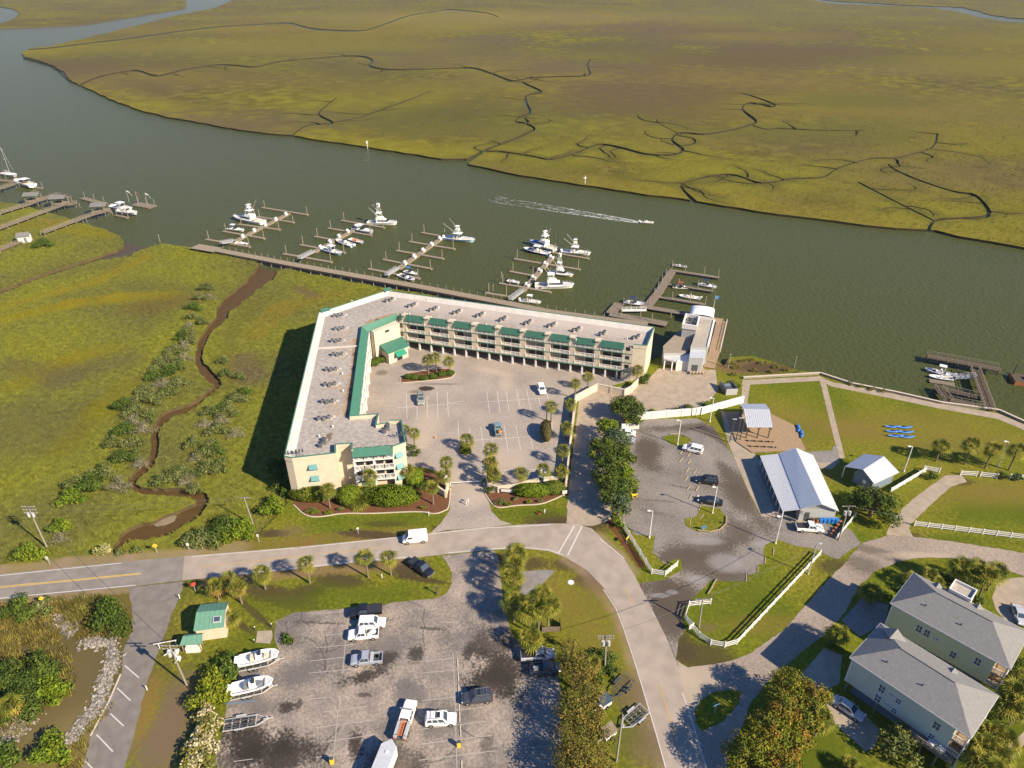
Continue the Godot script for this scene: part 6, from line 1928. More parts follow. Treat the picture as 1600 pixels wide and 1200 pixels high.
	var porch := PackedVector2Array([xz(site(1037, 552, 3.2)), xz(site(1072, 552, 3.2)), xz(site(1056, 566, 2.6)), xz(site(1037, 562, 2.6))])
	part(MB.new().prism(porch, 2.5, 2.9), "porch_roof", M.roof_metal, rs)
	part(MB.new().prism(PackedVector2Array([xz(site(1056, 579, 0)), xz(site(1079, 580, 0)), xz(site(1079, 552, 3.0)), xz(site(1072, 552, 3.0))]), 0.0, 3.0), "entry_wing", M.white_wall, rs)
	for p in [[1037, 577], [1049, 579], [1056, 579]]:
		part(MB.new().bar(site(p[0], p[1], 0.0), site(p[0], p[1], 0.0) + Vector3(0, 2.6, 0), 0.3), "post", M.white, rs)
	var fr := PackedVector2Array([xz(site(1079, 546, 4.6)), xz(site(1103, 546, 4.6)), xz(site(1099, 560, 4.6)), xz(site(1077, 559, 4.6))])
	part(MB.new().prism(fr, 0.0, 4.6), "front_block", M.siding_grey, rs)
	part(MB.new().flat(fr, 4.63), "roof", M.roof_metal, rs)
	var fd := (fr[2] - fr[3]).normalized()
	var fp := v3(fr[3], 0.0) + Vector3(0, 0, 0.03)
	part(MB.new().quad2(fp + v3(fd, 0) * 1.0 + Vector3(0, 0.1, 0.02), fp + v3(fd, 0) * 2.6 + Vector3(0, 0.1, 0.02), 2.4), "doorway", M.metal_dark, rs)
	part(MB.new().box(v3(xz(site(1089, 579, 0.5)), 0.5), Vector3(4.4, 0.12, 3.0)), "porch_deck", M.wood_new, rs)
	for k in 5:
		var p := site(1079 + k * 5, 584, 0.5)
		part(MB.new().bar(p, p + Vector3(0, 1.0, 0), 0.1), "rail_post", M.white, rs)
	for k in 8:
		var a := main[1].lerp(main[2], (k + 0.2) / 8.0) + Vector2(0.04, 0)
		var b := main[1].lerp(main[2], (k + 0.8) / 8.0) + Vector2(0.04, 0)
		part(MB.new().quad2(v3(a, 1.0), v3(b, 1.0), 1.6), "window", M.glass_blue, rs)
	# white marquee on the river side
	var tn := thing("marquee_tent", "white vaulted marquee tent behind the restaurant", "tent", site(1096, 497, -0.2), -0.28)
	var rings := []
	for i in 7:
		var z := -3.4 + 6.8 * i / 6.0
		var hgt := 2.7 + 0.5 * sin(PI * i / 6.0)
		var rr := []
		for j in 9:
			var t := PI * j / 8.0
			rr.append(Vector3(-3.6 * cos(t), 2.0 + (hgt - 2.0) * sin(t), z))
		rings.append(rr)
	part(smooth(MB.new().loft(rings, false, false)), "canopy", M.tent, tn)
	part(MB.new().box(Vector3(0, 1.0, 0), Vector3(7.1, 2.0, 6.7)), "side_walls", M.tent, tn)
	var sd := thing("riverside_deck", "brown timber walkway along the river side of the restaurant", "deck")
	for q in [[[1108, 575, 1117, 548], 3.0], [[1117, 548, 1128, 502], 3.2], [[1092, 497, 1130, 502], 3.0]]:
		var a := site(q[0][0], q[0][1], 0.0)
		var b := site(q[0][2], q[0][3], 0.0)
		part(decking(a + Vector3(0, 0.1, 0), b + Vector3(0, 0.12, 0), q[1], 0.4), "decking", M.wood_new, sd)
		var k := int(a.distance_to(b) / 3.0)
		for j in k + 1:
			var p := a.lerp(b, float(j) / k)
			part(MB.new().tube(Vector3(p.x + 1.2, WATER - 0.3, p.z), Vector3(p.x + 1.2, 0.1, p.z), 0.16, 0.16, 6), "pile", M.wood_dark, sd)
		if q[1] > 3.1:
			part(dock_rail(a, b, -1, q[1], 2.0, 1.0), "railing", M.white, sd)
	var dm := thing("dumpster_pen", "dark grey fenced utility pen beside the service drive", "enclosure", site(1139, 612, 0.0), 0.1)
	part(MB.new().box(Vector3(0, 0.9, 1.6), Vector3(3.0, 1.8, 0.1)), "front_panel", M.metal_light, dm)
	for x in [-1.5, 1.5]:
		part(MB.new().box(Vector3(x, 0.9, -0.8), Vector3(0.1, 1.8, 4.8)), "side_panel", M.metal_grey, dm)
	part(MB.new().box(Vector3(-0.2, 0.7, 0.2), Vector3(1.6, 1.4, 1.2)), "tank", M.metal_dark, dm)
	part(MB.new().box(Vector3(0.1, 0.6, -1.6), Vector3(1.8, 1.2, 1.2)), "tank", M.siding_blue, dm)
	# ---------------- green roofed pump house and kiosk
	var ps := thing("pump_house", "cream shed with green gable roof and a skylight near the lane", "shed")
	var g0 := site(307, 957, 4.0)
	var g1 := site(352, 952.5, 4.0)
	var ge := [site(302.5, 986, 3.0), site(349.5, 979.5, 3.0), site(314, 944.5, 2.7), site(357, 940, 2.7)]
	part(slope(g0, g1, ge[1], ge[0], 0.7), "roof", M.green_roof, ps)
	part(slope(g0, g1, ge[3], ge[2], 0.7), "roof", M.green_roof, ps)
	var ac := [ge[0].lerp(ge[2], 0.06), ge[1].lerp(ge[3], 0.06), ge[3].lerp(ge[1], 0.06), ge[2].lerp(ge[0], 0.06)]
	var ap := PackedVector2Array()
	var am := xz((ge[0] + ge[1] + ge[2] + ge[3]) * 0.25)
	for p in ac:
		ap.append(am + (xz(p) - am) * Vector2(0.96, 0.97))
	part(MB.new().skirt(ap, 0.0, 2.85), "wall", M.cream, ps)
	var ga := MB.new()
	for e in [[ap[0], ap[3], g0], [ap[1], ap[2], g1]]:
		ga.tri(v3(e[0], 2.8), Vector3(lerpf(e[2].x, am.x, 0.04), 3.9, e[2].z), v3(e[1], 2.8))
	part(ga, "gable", M.cream, ps)
	var sk := g0.lerp(g1, 0.72).lerp(ge[0].lerp(ge[1], 0.78), 0.55)
	var sx := (g1 - g0).normalized()
	var sz = (ge[0] - g0).normalized()
	part(MB.new().box(sk + Vector3(0, 0.1, 0), Vector3(1.25, 0.2, 1.1), Basis(sx, sz.cross(sx) * -1.0, sz)), "skylight_curb", M.metal_light, ps)
	part(MB.new().box(sk + Vector3(0, 0.2, 0), Vector3(0.95, 0.06, 0.8), Basis(sx, sz.cross(sx) * -1.0, sz)), "skylight", M.glass_blue, ps)
	var ki := thing("notice_kiosk", "small green roofed kiosk with white panel beside the pump house", "kiosk")
	var k0 := site(286, 994.5, 2.7)
	var k1 := site(316, 991, 2.7)
	part(slope(k0, k1, site(315, 1006, 2.2), site(281, 1008.5, 2.2), 0.6), "roof", M.green_roof, ki)
	part(slope(k0, k1, site(318, 989, 2.4), site(288, 992, 2.4), 0.6), "roof", M.green_roof, ki)
	for p in [[288, 1019], [292, 1011], [317, 1007], [315, 1017]]:
		var t := site(p[0], p[1], 0.0)
		part(MB.new().bar(t, t + Vector3(0, 2.2, 0), 0.13), "post", M.wood_new, ki)
	part(MB.new().box(site(302, 1013, 0.6), Vector3(2.2, 1.1, 0.9), Basis(Vector3.UP, 0.08)), "panel", M.white_wall, ki)
	# ---------------- two raised houses
	house("pale sage two storey house with grey hip roof and double window row", [[1317, 1022.7], [1386.7, 977], [1556, 1088], [1522.7, 1153]], [[1393, 1010.7], [1490.7, 1070.7]], M.siding_pale, [[0.33, 5.6, 0.9, 1.5], [0.33, 3.4, 0.9, 1.5], [0.42, 6.2, 0.8, 0.5], [0.42, 4.0, 0.8, 0.5], [0.5, 5.6, 0.8, 1.1], [0.5, 3.4, 0.8, 1.1], [0.86, 5.6, 1.0, 1.5], [0.86, 3.4, 0.8, 1.1]], true)
	house("yellow green two storey house with grey hip roof and white roof deck box", [[1390.7, 940], [1428, 896], [1604, 984], [1585, 1050.7]], [[1460, 928], [1554.7, 977.3]], M.siding_green, [[0.3, 5.6, 0.9, 1.5], [0.38, 5.6, 0.9, 1.5], [0.47, 6.0, 0.9, 0.5], [0.66, 4.4, 0.9, 1.4], [0.87, 5.6, 0.9, 1.5]], false)

func house(label: String, ev: Array, rd: Array, wall: Material, wins: Array, dormer: bool) -> void:
	var h := thing("raised_house", label, "house")
	var E := 8.0
	var c := PackedVector2Array()
	for p in ev:
		c.append(xz(site(p[0], p[1], E)))
	# square the plan: street end a, garden end b
	var mid0 := (c[0] + c[1]) * 0.5
	var mid1 := (c[2] + c[3]) * 0.5
	var ax := (mid1 - mid0).normalized()
	var sd := Vector2(-ax.y, ax.x)
	if sd.dot(c[1] - c[0]) < 0.0:
		sd = -sd
	var w := (c[1].distance_to(c[0]) + c[2].distance_to(c[3])) * 0.25
	var L := mid0.distance_to(mid1)
	var P := func(x: float, z: float) -> Vector2:
		return mid0 + ax * x + sd * z
	var a0: Vector2 = P.call(0, -w)
	var a1: Vector2 = P.call(0, w)
	var b0: Vector2 = P.call(L, -w)
	var b1: Vector2 = P.call(L, w)
	var r0: Vector2 = P.call(w * 0.95, 0)
	var r1: Vector2 = P.call(L - w * 0.95, 0)
	var R := E + 2.5
	# hip roof in four planes with a thin fascia
	for f in [[a0, b0, r1, r0], [b1, a1, r0, r1]]:
		part(MB.new().quad2b(v3(f[0], E), v3(f[1], E), v3(f[2], R), v3(f[3], R)), "roof_plane", M.shingle, h)
	part(MB.new().tri2(v3(a0, E), v3(r0, R), v3(a1, E)), "roof_plane", M.shingle, h)
	part(MB.new().tri2(v3(b0, E), v3(r1, R), v3(b1, E)), "roof_plane", M.shingle, h)
	var fas := MB.new()
	for e in [[a0, b0], [b0, b1], [b1, a1], [a1, a0]]:
		fas.bar(v3(e[0], E - 0.12), v3(e[1], E - 0.12), 0.08, 0.22)
	part(fas, "fascia", M.white, h)
	var rc := MB.new().bar(v3(r0, R + 0.02), v3(r1, R + 0.02), 0.3, 0.06)
	part(rc, "ridge_cap", M.shingle, h)
	# upper walls, soffit, open ground floor on piers, its shade painted as a dark box
	var i0: Vector2 = P.call(0.45, -w + 0.45)
	var i1: Vector2 = P.call(0.45, w - 0.45)
	var i2: Vector2 = P.call(L - 1.9, w - 0.45)
	var i3: Vector2 = P.call(L - 1.9, -w + 0.45)
	part(MB.new().flat(PackedVector2Array([a0, a1, b1, b0]), E - 0.2), "soffit", M.white, h)
	part(MB.new().prism(PackedVector2Array([i0, i1, i2, i3]), 2.6, E - 0.15), "upper_wall", wall, h)
	var sid := MB.new()
	var yy := 2.8
	while yy < E - 0.3:
		sid.bar(v3(i0 - sd * 0.012, yy), v3(i3 - sd * 0.012, yy), 0.02, 0.03)
		yy += 0.42
	part(sid, "siding_laps", wall, h)
	part(MB.new().prism(PackedVector2Array([P.call(1.4, -w + 1.4), P.call(1.4, w - 0.6), P.call(L - 2.2, w - 0.6), P.call(L - 2.2, -w + 1.4)]), 0.0, 2.6), "shade_box", M.siding_blue, h)
	for k in 4:
		for z in [-w + 0.7, w - 0.7]:
			var p: Vector2 = P.call(0.8 + k * (L - 3.2) / 3.0, z)
			part(MB.new().bar(v3(p, 0), v3(p, 2.62), 0.26), "pier", M.wood_old, h)
	for q in wins:
		var m := i0.lerp(i3, q[0])
		window(h, v3(m - ax * q[2] * 0.5, q[1] - 0.6), v3(m + ax * q[2] * 0.5, q[1] - 0.6), q[3], v3(-sd, 0), M.white)
	# street end: white framed porch with dark screens
	for k in 4:
		var p: Vector2 = P.call(0.4, -w + 0.5 + k * (2.0 * w - 1.0) / 3.0)
		part(MB.new().bar(v3(p, 2.6), v3(p, E - 0.2), 0.22), "porch_column", M.white, h)
		if k < 3:
			for y in [2.9, 5.6]:
				var a: Vector2 = P.call(0.42, -w + 0.8 + k * (2.0 * w - 1.0) / 3.0)
				var b: Vector2 = P.call(0.42, -w + 0.2 + (k + 1) * (2.0 * w - 1.0) / 3.0)
				part(MB.new().quad2(v3(a, y), v3(b, y), 2.0), "screen", M.glass_blue, h)
	# garden end: stacked white balconies
	for y in [2.6, 5.3]:
		part(MB.new().prism(PackedVector2Array([P.call(L - 1.9, -w + 0.4), P.call(L - 1.9, w - 0.4), P.call(L - 0.1, w - 0.4), P.call(L - 0.1, -w + 0.4)]), y - 0.2, y), "balcony", M.wood_new, h)
		railing(h, P.call(L - 0.15, -w + 0.45), P.call(L - 0.15, w - 0.45), y, "railing", 1.0, 0.25, 3)
		railing(h, P.call(L - 1.9, -w + 0.45), P.call(L - 0.15, -w + 0.45), y, "railing", 1.0, 0.25, 1)
	for z in [-w + 0.45, 0.0, w - 0.45]:
		var p: Vector2 = P.call(L - 0.2, z)
		part(MB.new().bar(v3(p, 0), v3(p, E - 0.2), 0.18), "balcony_post", M.white, h)
	# roof details: pipe vents, dormer gable over the street end
	for t in [0.25, 0.55]:
		var p: Vector2 = P.call(L * t, -w * 0.55)
		part(MB.new().tube(v3(p, E + 1.0), v3(p, E + 1.5), 0.1, 0.1, 6), "roof_vent", M.metal_dark, h)
	var dz := w * 0.55 if dormer else w * 0.6
	for t in ([0.12, 0.62] if dormer else [0.2, 0.55]):
		var dw := 2.0 if dormer and t < 0.3 else 0.9
		var d0: Vector2 = P.call(L * t + 0.6 - dw, dz + 0.9)
		var d1: Vector2 = P.call(L * t + 0.6 + dw, dz + 0.9)
		var dm: Vector2 = P.call(L * t + 0.6, dz + 1.1)
		var dr: Vector2 = P.call(L * t + 0.6, dz - 1.6)
		var ya := E + 0.55
		var yb := E + 0.75 + dw * 0.55
		part(MB.new().tri2(v3(d0, ya), v3(dm, yb), v3(dr, yb)).tri2(v3(d1, ya), v3(dr, yb), v3(dm, yb)), "dormer_roof", M.shingle, h)
		part(MB.new().tri2(v3(d0, ya), v3(d1, ya), v3(dm, yb)), "dormer_gable", wall, h)
	if dormer:
		# service platform with two condensers along the drive side
		var p0: Vector2 = P.call(L * 0.62, -w - 1.0)
		var p1: Vector2 = P.call(L * 0.97, -w - 1.0)
		part(MB.new().prism(PackedVector2Array([p0, p1, p1 + sd * 1.4, p0 + sd * 1.4]), 2.3, 2.5), "service_platform", M.wood_old, h)
		part(dock_rail(v3(p0, 2.5), v3(p1, 2.5), 0.0, 1.0, 1.6, 0.9), "platform_rail", M.wood_old, h)
		for t in [0.0, 0.35, 0.7, 1.0]:
			part(MB.new().bar(v3(p0.lerp(p1, t), 0), v3(p0.lerp(p1, t), 2.4), 0.16), "platform_post", M.wood_old, h)
		for t in [0.5, 0.7]:
			var o := thing("air_conditioner", "white round topped condenser on the timber platform of the sage house", "air conditioner", v3(p0.lerp(p1, t) + sd * 0.75, 2.5), 0.3, "condensers at the sage house")
			part(MB.new().box(Vector3(0, 0.4, 0), Vector3(0.85, 0.8, 0.85)), "case", M.white, o)
			part(MB.new().tube(Vector3(0, 0.8, 0), Vector3(0, 0.86, 0), 0.38, 0.34, 12), "fan_grille", M.metal_light, o)
	else:
		var t: Vector2 = P.call(L * 0.42, w + 0.4)
		var bx := PackedVector2Array([t - ax * 1.6 - sd * 1.4, t + ax * 1.6 - sd * 1.4, t + ax * 1.6 + sd * 1.4, t - ax * 1.6 + sd * 1.4])
		part(MB.new().prism(bx, 2.6, E + 0.9), "roof_deck_tower", M.white_wall, h)
		part(MB.new().flat(bx, E + 0.95), "deck_floor", M.roof_tan, h)
		bx.append(bx[0])
		part(MB.new().wall(bx, 0.16, E + 0.9, E + 1.35), "deck_rail", M.white, h)

# ---------------------------------------------------------------- vehicles: x forward, wheels on y = 0
func shell(st: Array) -> MB:
	# stations of [x, half width, low y, high y] joined as a body with rounded shoulders
	var rings := []
	for s in st:
		var x: float = s[0]
		var w: float = s[1]
		var a: float = s[2]
		var b: float = s[3]
		var c := minf(0.16, (b - a) * 0.3)
		rings.append([Vector3(x, a, -w * 0.94), Vector3(x, a + c, -w), Vector3(x, b - c, -w), Vector3(x, b, -w + c * 1.1), Vector3(x, b, w - c * 1.1), Vector3(x, b - c, w), Vector3(x, a + c, w), Vector3(x, a, w * 0.94)])
	return MB.new().loft(rings)

func cabin_box(x0: float, x1: float, w: float, y0: float, t0: float, t1: float, wt: float, y1: float) -> Array:
	return [[Vector3(x0, y0, -w), Vector3(x1, y0, -w), Vector3(x1, y0, w), Vector3(x0, y0, w)], [Vector3(t0, y1, -wt), Vector3(t1, y1, -wt), Vector3(t1, y1, wt), Vector3(t0, y1, wt)]]

func face_panel(p: Array, u0: float, u1: float, v0: float, v1: float, off := 0.012) -> MB:
	# a panel on the face p (lower a, lower b, upper b, upper a), given as shares of its width and height
	var n: Vector3 = (p[3] - p[0]).cross(p[1] - p[0]).normalized()
	var at := func(u: float, v: float) -> Vector3:
		return (p[0] as Vector3).lerp(p[1], u).lerp((p[3] as Vector3).lerp(p[2], u), v)
	var m := MB.new()
	for s in [off, -off]:
		m.quad(at.call(u0, v0) + n * s, at.call(u1, v0) + n * s, at.call(u1, v1) + n * s, at.call(u0, v1) + n * s)
	return m

func wheels(o: Node3D, xs: Array, w: float, r: float, rim: Material) -> void:
	for x in xs:
		for s in [-1.0, 1.0]:
			var k := part(MB.new().tube(Vector3(0, 0, -0.12), Vector3(0, 0, 0.12), r, r, 14), "wheel", M.rubber, o, Vector3(x, r, s * (w - 0.1)))
			part(MB.new().tube(Vector3(0, 0, -0.13), Vector3(0, 0, 0.13), r * 0.6, r * 0.6, 10), "rim", rim, k)

func car(called: String, label: String, category: String, px: Array, kind: String, paint: Material, group: String, opt := {}) -> Node3D:
	var a := site(px[0], px[1], 0.8)
	var b := site(px[2], px[3], 0.8)
	var L: float = opt.get("L", a.distance_to(b))
	a.y = 0.02
	b.y = 0.02
	var o := thing(called, label, category, (a + b) * 0.5, atan2(-(b - a).z, (b - a).x), group)
	var e := L * 0.5
	var W := 0.95
	var belt := 1.0
	var cb: Array
	match kind:
		"suv":
			W = 0.96
			belt = 1.06
			part(shell([[-e, W * 0.86, 0.42, 0.96], [-e + 0.12, W, 0.3, belt], [e * 0.25, W, 0.28, belt], [e * 0.42, W, 0.28, belt - 0.02], [e - 0.45, W * 0.97, 0.3, 0.98], [e - 0.08, W * 0.9, 0.34, 0.86], [e, W * 0.78, 0.42, 0.72]]), "body", paint, o)
			cb = cabin_box(-e + 0.1, e * 0.46, W * 0.95, belt - 0.04, -e + 0.32, e * 0.16, W * 0.76, 1.74)
		"sedan":
			W = 0.91
			belt = 0.92
			part(shell([[-e, W * 0.8, 0.42, 0.84], [-e + 0.15, W * 0.96, 0.3, belt], [e * 0.3, W, 0.26, belt], [e * 0.5, W, 0.26, belt - 0.04], [e - 0.4, W * 0.95, 0.3, 0.8], [e - 0.06, W * 0.84, 0.34, 0.68], [e, W * 0.7, 0.4, 0.58]]), "body", paint, o)
			cb = cabin_box(-e * 0.74, e * 0.48, W * 0.93, belt - 0.04, -e * 0.42, e * 0.14, W * 0.7, 1.43)
		"van":
			W = 1.0
			belt = 1.25
			part(shell([[-e, W * 0.94, 0.4, 1.2], [-e + 0.08, W, 0.32, belt], [e * 0.55, W, 0.32, belt], [e - 0.35, W * 0.96, 0.34, 1.12], [e - 0.05, W * 0.86, 0.38, 0.9], [e, W * 0.76, 0.45, 0.75]]), "body", paint, o)
			cb = cabin_box(-e + 0.02, e * 0.76, W * 0.98, belt - 0.05, -e + 0.1, e * 0.5, W * 0.88, 2.15)
		_:
			W = 0.99
			belt = 1.12
			part(shell([[-e * 0.16, W, 0.42, belt], [e * 0.5, W, 0.4, belt], [e - 0.45, W * 0.98, 0.42, 1.08], [e - 0.06, W * 0.92, 0.46, 0.98], [e, W * 0.84, 0.5, 0.85]]), "body", paint, o)
			# open load bed: floor, sides, tailgate
			var bx := -e * 0.17
			if opt.get("flat", false):
				part(MB.new().box(Vector3((-e + bx) * 0.5, 0.72, 0), Vector3(e + bx, 0.14, 1.9)), "flatbed", M.metal_dark, o)
			else:
				part(MB.new().box(Vector3((-e + bx) * 0.5, 0.66, 0), Vector3(e + bx, 0.2, 1.7)), "bed_floor", M.metal_dark, o)
				for s in [-1.0, 1.0]:
					part(shell_side(-e, bx, s * (W - 0.09), 0.45, belt + 0.02), "bed_side", paint, o)
				part(MB.new().box(Vector3(-e + 0.05, 0.84, 0), Vector3(0.1, 0.56, W * 1.8)), "tailgate", paint, o)
				if opt.has("cover"):
					part(MB.new().box(Vector3((-e + bx) * 0.5 + 0.03, belt + 0.01, 0), Vector3(e + bx - 0.14, 0.06, W * 1.7)), "bed_cover", opt.cover, o)
			cb = cabin_box(-e * 0.19, e * 0.52, W * 0.94, belt - 0.04, -e * 0.14, e * 0.27, W * 0.76, 1.84)
	var m := MB.new().loft(cb)
	part(m, "cabin", paint, o)
	var lo: Array = cb[0]
	var hi: Array = cb[1]
	part(face_panel([lo[2], lo[1], hi[1], hi[2]], 0.08, 0.92, 0.1, 0.92), "windscreen", M.glass_blue, o)
	if not opt.get("panel_van", false):
		part(face_panel([lo[0], lo[3], hi[3], hi[0]], 0.12, 0.88, 0.25, 0.88), "rear_window", M.glass_blue, o)
	for f in [[lo[1], lo[0], hi[0], hi[1]], [lo[3], lo[2], hi[2], hi[3]]]:
		var front: bool = f[0] == lo[1]
		if opt.get("panel_van", false):
			part(face_panel(f, 0.05 if front else 0.72, 0.28 if front else 0.95, 0.12, 0.6), "side_window", M.glass_blue, o)
			continue
		var cuts := [[0.07, 0.36], [0.4, 0.66], [0.7, 0.93]] if kind == "suv" else [[0.08, 0.48], [0.52, 0.92]]
		for c in cuts:
			part(face_panel(f, c[0] if front else 1.0 - c[1], c[1] if front else 1.0 - c[0], 0.14, 0.84), "side_window", M.glass_blue, o)
	if opt.has("sunroof"):
		part(MB.new().box(Vector3(lerpf(hi[0].x, hi[1].x, 0.68), hi[0].y + 0.01, 0), Vector3(0.7, 0.02, 0.9)), "sunroof", M.glass, o)
	if opt.has("rack"):
		for s in [-1.0, 1.0]:
			part(MB.new().bar(Vector3(hi[0].x + 0.2, hi[0].y + 0.07, s * 0.62), Vector3(hi[1].x - 0.2, hi[0].y + 0.07, s * 0.62), 0.05), "roof_rail", M.metal_grey, o)
		for t in [0.25, 0.6]:
			part(MB.new().bar(Vector3(lerpf(hi[0].x, hi[1].x, t), hi[0].y + 0.1, -0.62), Vector3(lerpf(hi[0].x, hi[1].x, t), hi[0].y + 0.1, 0.62), 0.05), "roof_bar", M.metal_grey, o)
	var rr := 0.34 if kind == "sedan" else 0.39
	wheels(o, [-e * 0.62, e * 0.64], W, rr, opt.get("rim", M.steel))
	for s in [-1.0, 1.0]:
		part(MB.new().box(Vector3(e - 0.1, 0.72, s * W * 0.72), Vector3(0.2, 0.14, 0.34)), "headlight", M.lens, o)
		part(MB.new().box(Vector3(-e + 0.03, 0.86, s * W * 0.82), Vector3(0.1, 0.22, 0.2)), "taillight", M.red, o)
		part(MB.new().box(Vector3(lo[1].x - 0.25, belt + 0.06, s * (W + 0.1)), Vector3(0.12, 0.14, 0.2)), "mirror", paint, o)
	part(MB.new().box(Vector3(e - 0.03, 0.5, 0), Vector3(0.12, 0.18, W * 1.6)), "bumper", M.metal_grey, o)
	return o

func shell_side(x0: float, x1: float, z: float, y0: float, y1: float) -> MB:
	var s := signf(z) * 0.1
	return MB.new().loft([[Vector3(x0, y0, z - s), Vector3(x0, y0 + 0.1, z + s), Vector3(x0, y1 - 0.06, z + s), Vector3(x0, y1, z), Vector3(x0, y1, z - s)], [Vector3(x1, y0, z - s), Vector3(x1, y0 + 0.1, z + s), Vector3(x1, y1 - 0.06, z + s), Vector3(x1, y1, z), Vector3(x1, y1, z - s)]])

func trailer_frame(called: String, label: String, px: Array, tone: Material, group: String, bunks := true) -> Node3D:
	var a := site(px[0], px[1], 0.5)
	var b := site(px[2], px[3], 0.5)
	var L := a.distance_to(b)
	a.y = 0.02
	b.y = 0.02
	var o := thing(called, label, "trailer", (a + b) * 0.5, atan2(-(b - a).z, (b - a).x), group)
	var e := L * 0.5
	var f := MB.new()
	for s in [-1.0, 1.0]:
		f.bar(Vector3(-e, 0.5, s * 0.95), Vector3(e * 0.35, 0.5, s * 0.9), 0.1, 0.12)
		f.bar(Vector3(e * 0.35, 0.5, s * 0.9), Vector3(e * 0.82, 0.5, 0), 0.1, 0.12)
	f.bar(Vector3(e * 0.6, 0.48, 0), Vector3(e, 0.48, 0), 0.11, 0.12)
	part(f, "frame", tone, o)
	var cr := MB.new()
	for i in 5:
		cr.bar(Vector3(-e + 0.1 + i * e * 0.32, 0.46, -0.93), Vector3(-e + 0.1 + i * e * 0.32, 0.46, 0.93), 0.09)
	part(cr, "cross_member", tone, o)
	if bunks:
		for s in [-1.0, 1.0]:
			for z in [0.35, 0.75]:
				part(MB.new().bar(Vector3(-e + 0.2, 0.6, s * z), Vector3(e * 0.3, 0.62, s * z * 0.8), 0.12, 0.07), "bunk", M.metal_dark, o)
	for s in [-1.0, 1.0]:
		for x in [-e * 0.42, -e * 0.42 + 0.75]:
			var k := part(MB.new().tube(Vector3(0, 0, -0.1), Vector3(0, 0, 0.1), 0.3, 0.3, 12), "wheel", M.rubber, o, Vector3(x, 0.3, s * 1.12))
			part(MB.new().tube(Vector3(0, 0, -0.11), Vector3(0, 0, 0.11), 0.17, 0.17, 8), "rim", M.steel, k)
		part(MB.new().box(Vector3(-e * 0.42 + 0.37, 0.66, s * 1.12), Vector3(1.5, 0.06, 0.26)), "fender", tone, o)
	part(MB.new().bar(Vector3(e * 0.78, 0.5, 0), Vector3(e * 0.74, 1.15, 0), 0.1), "winch_post", tone, o)
	return o

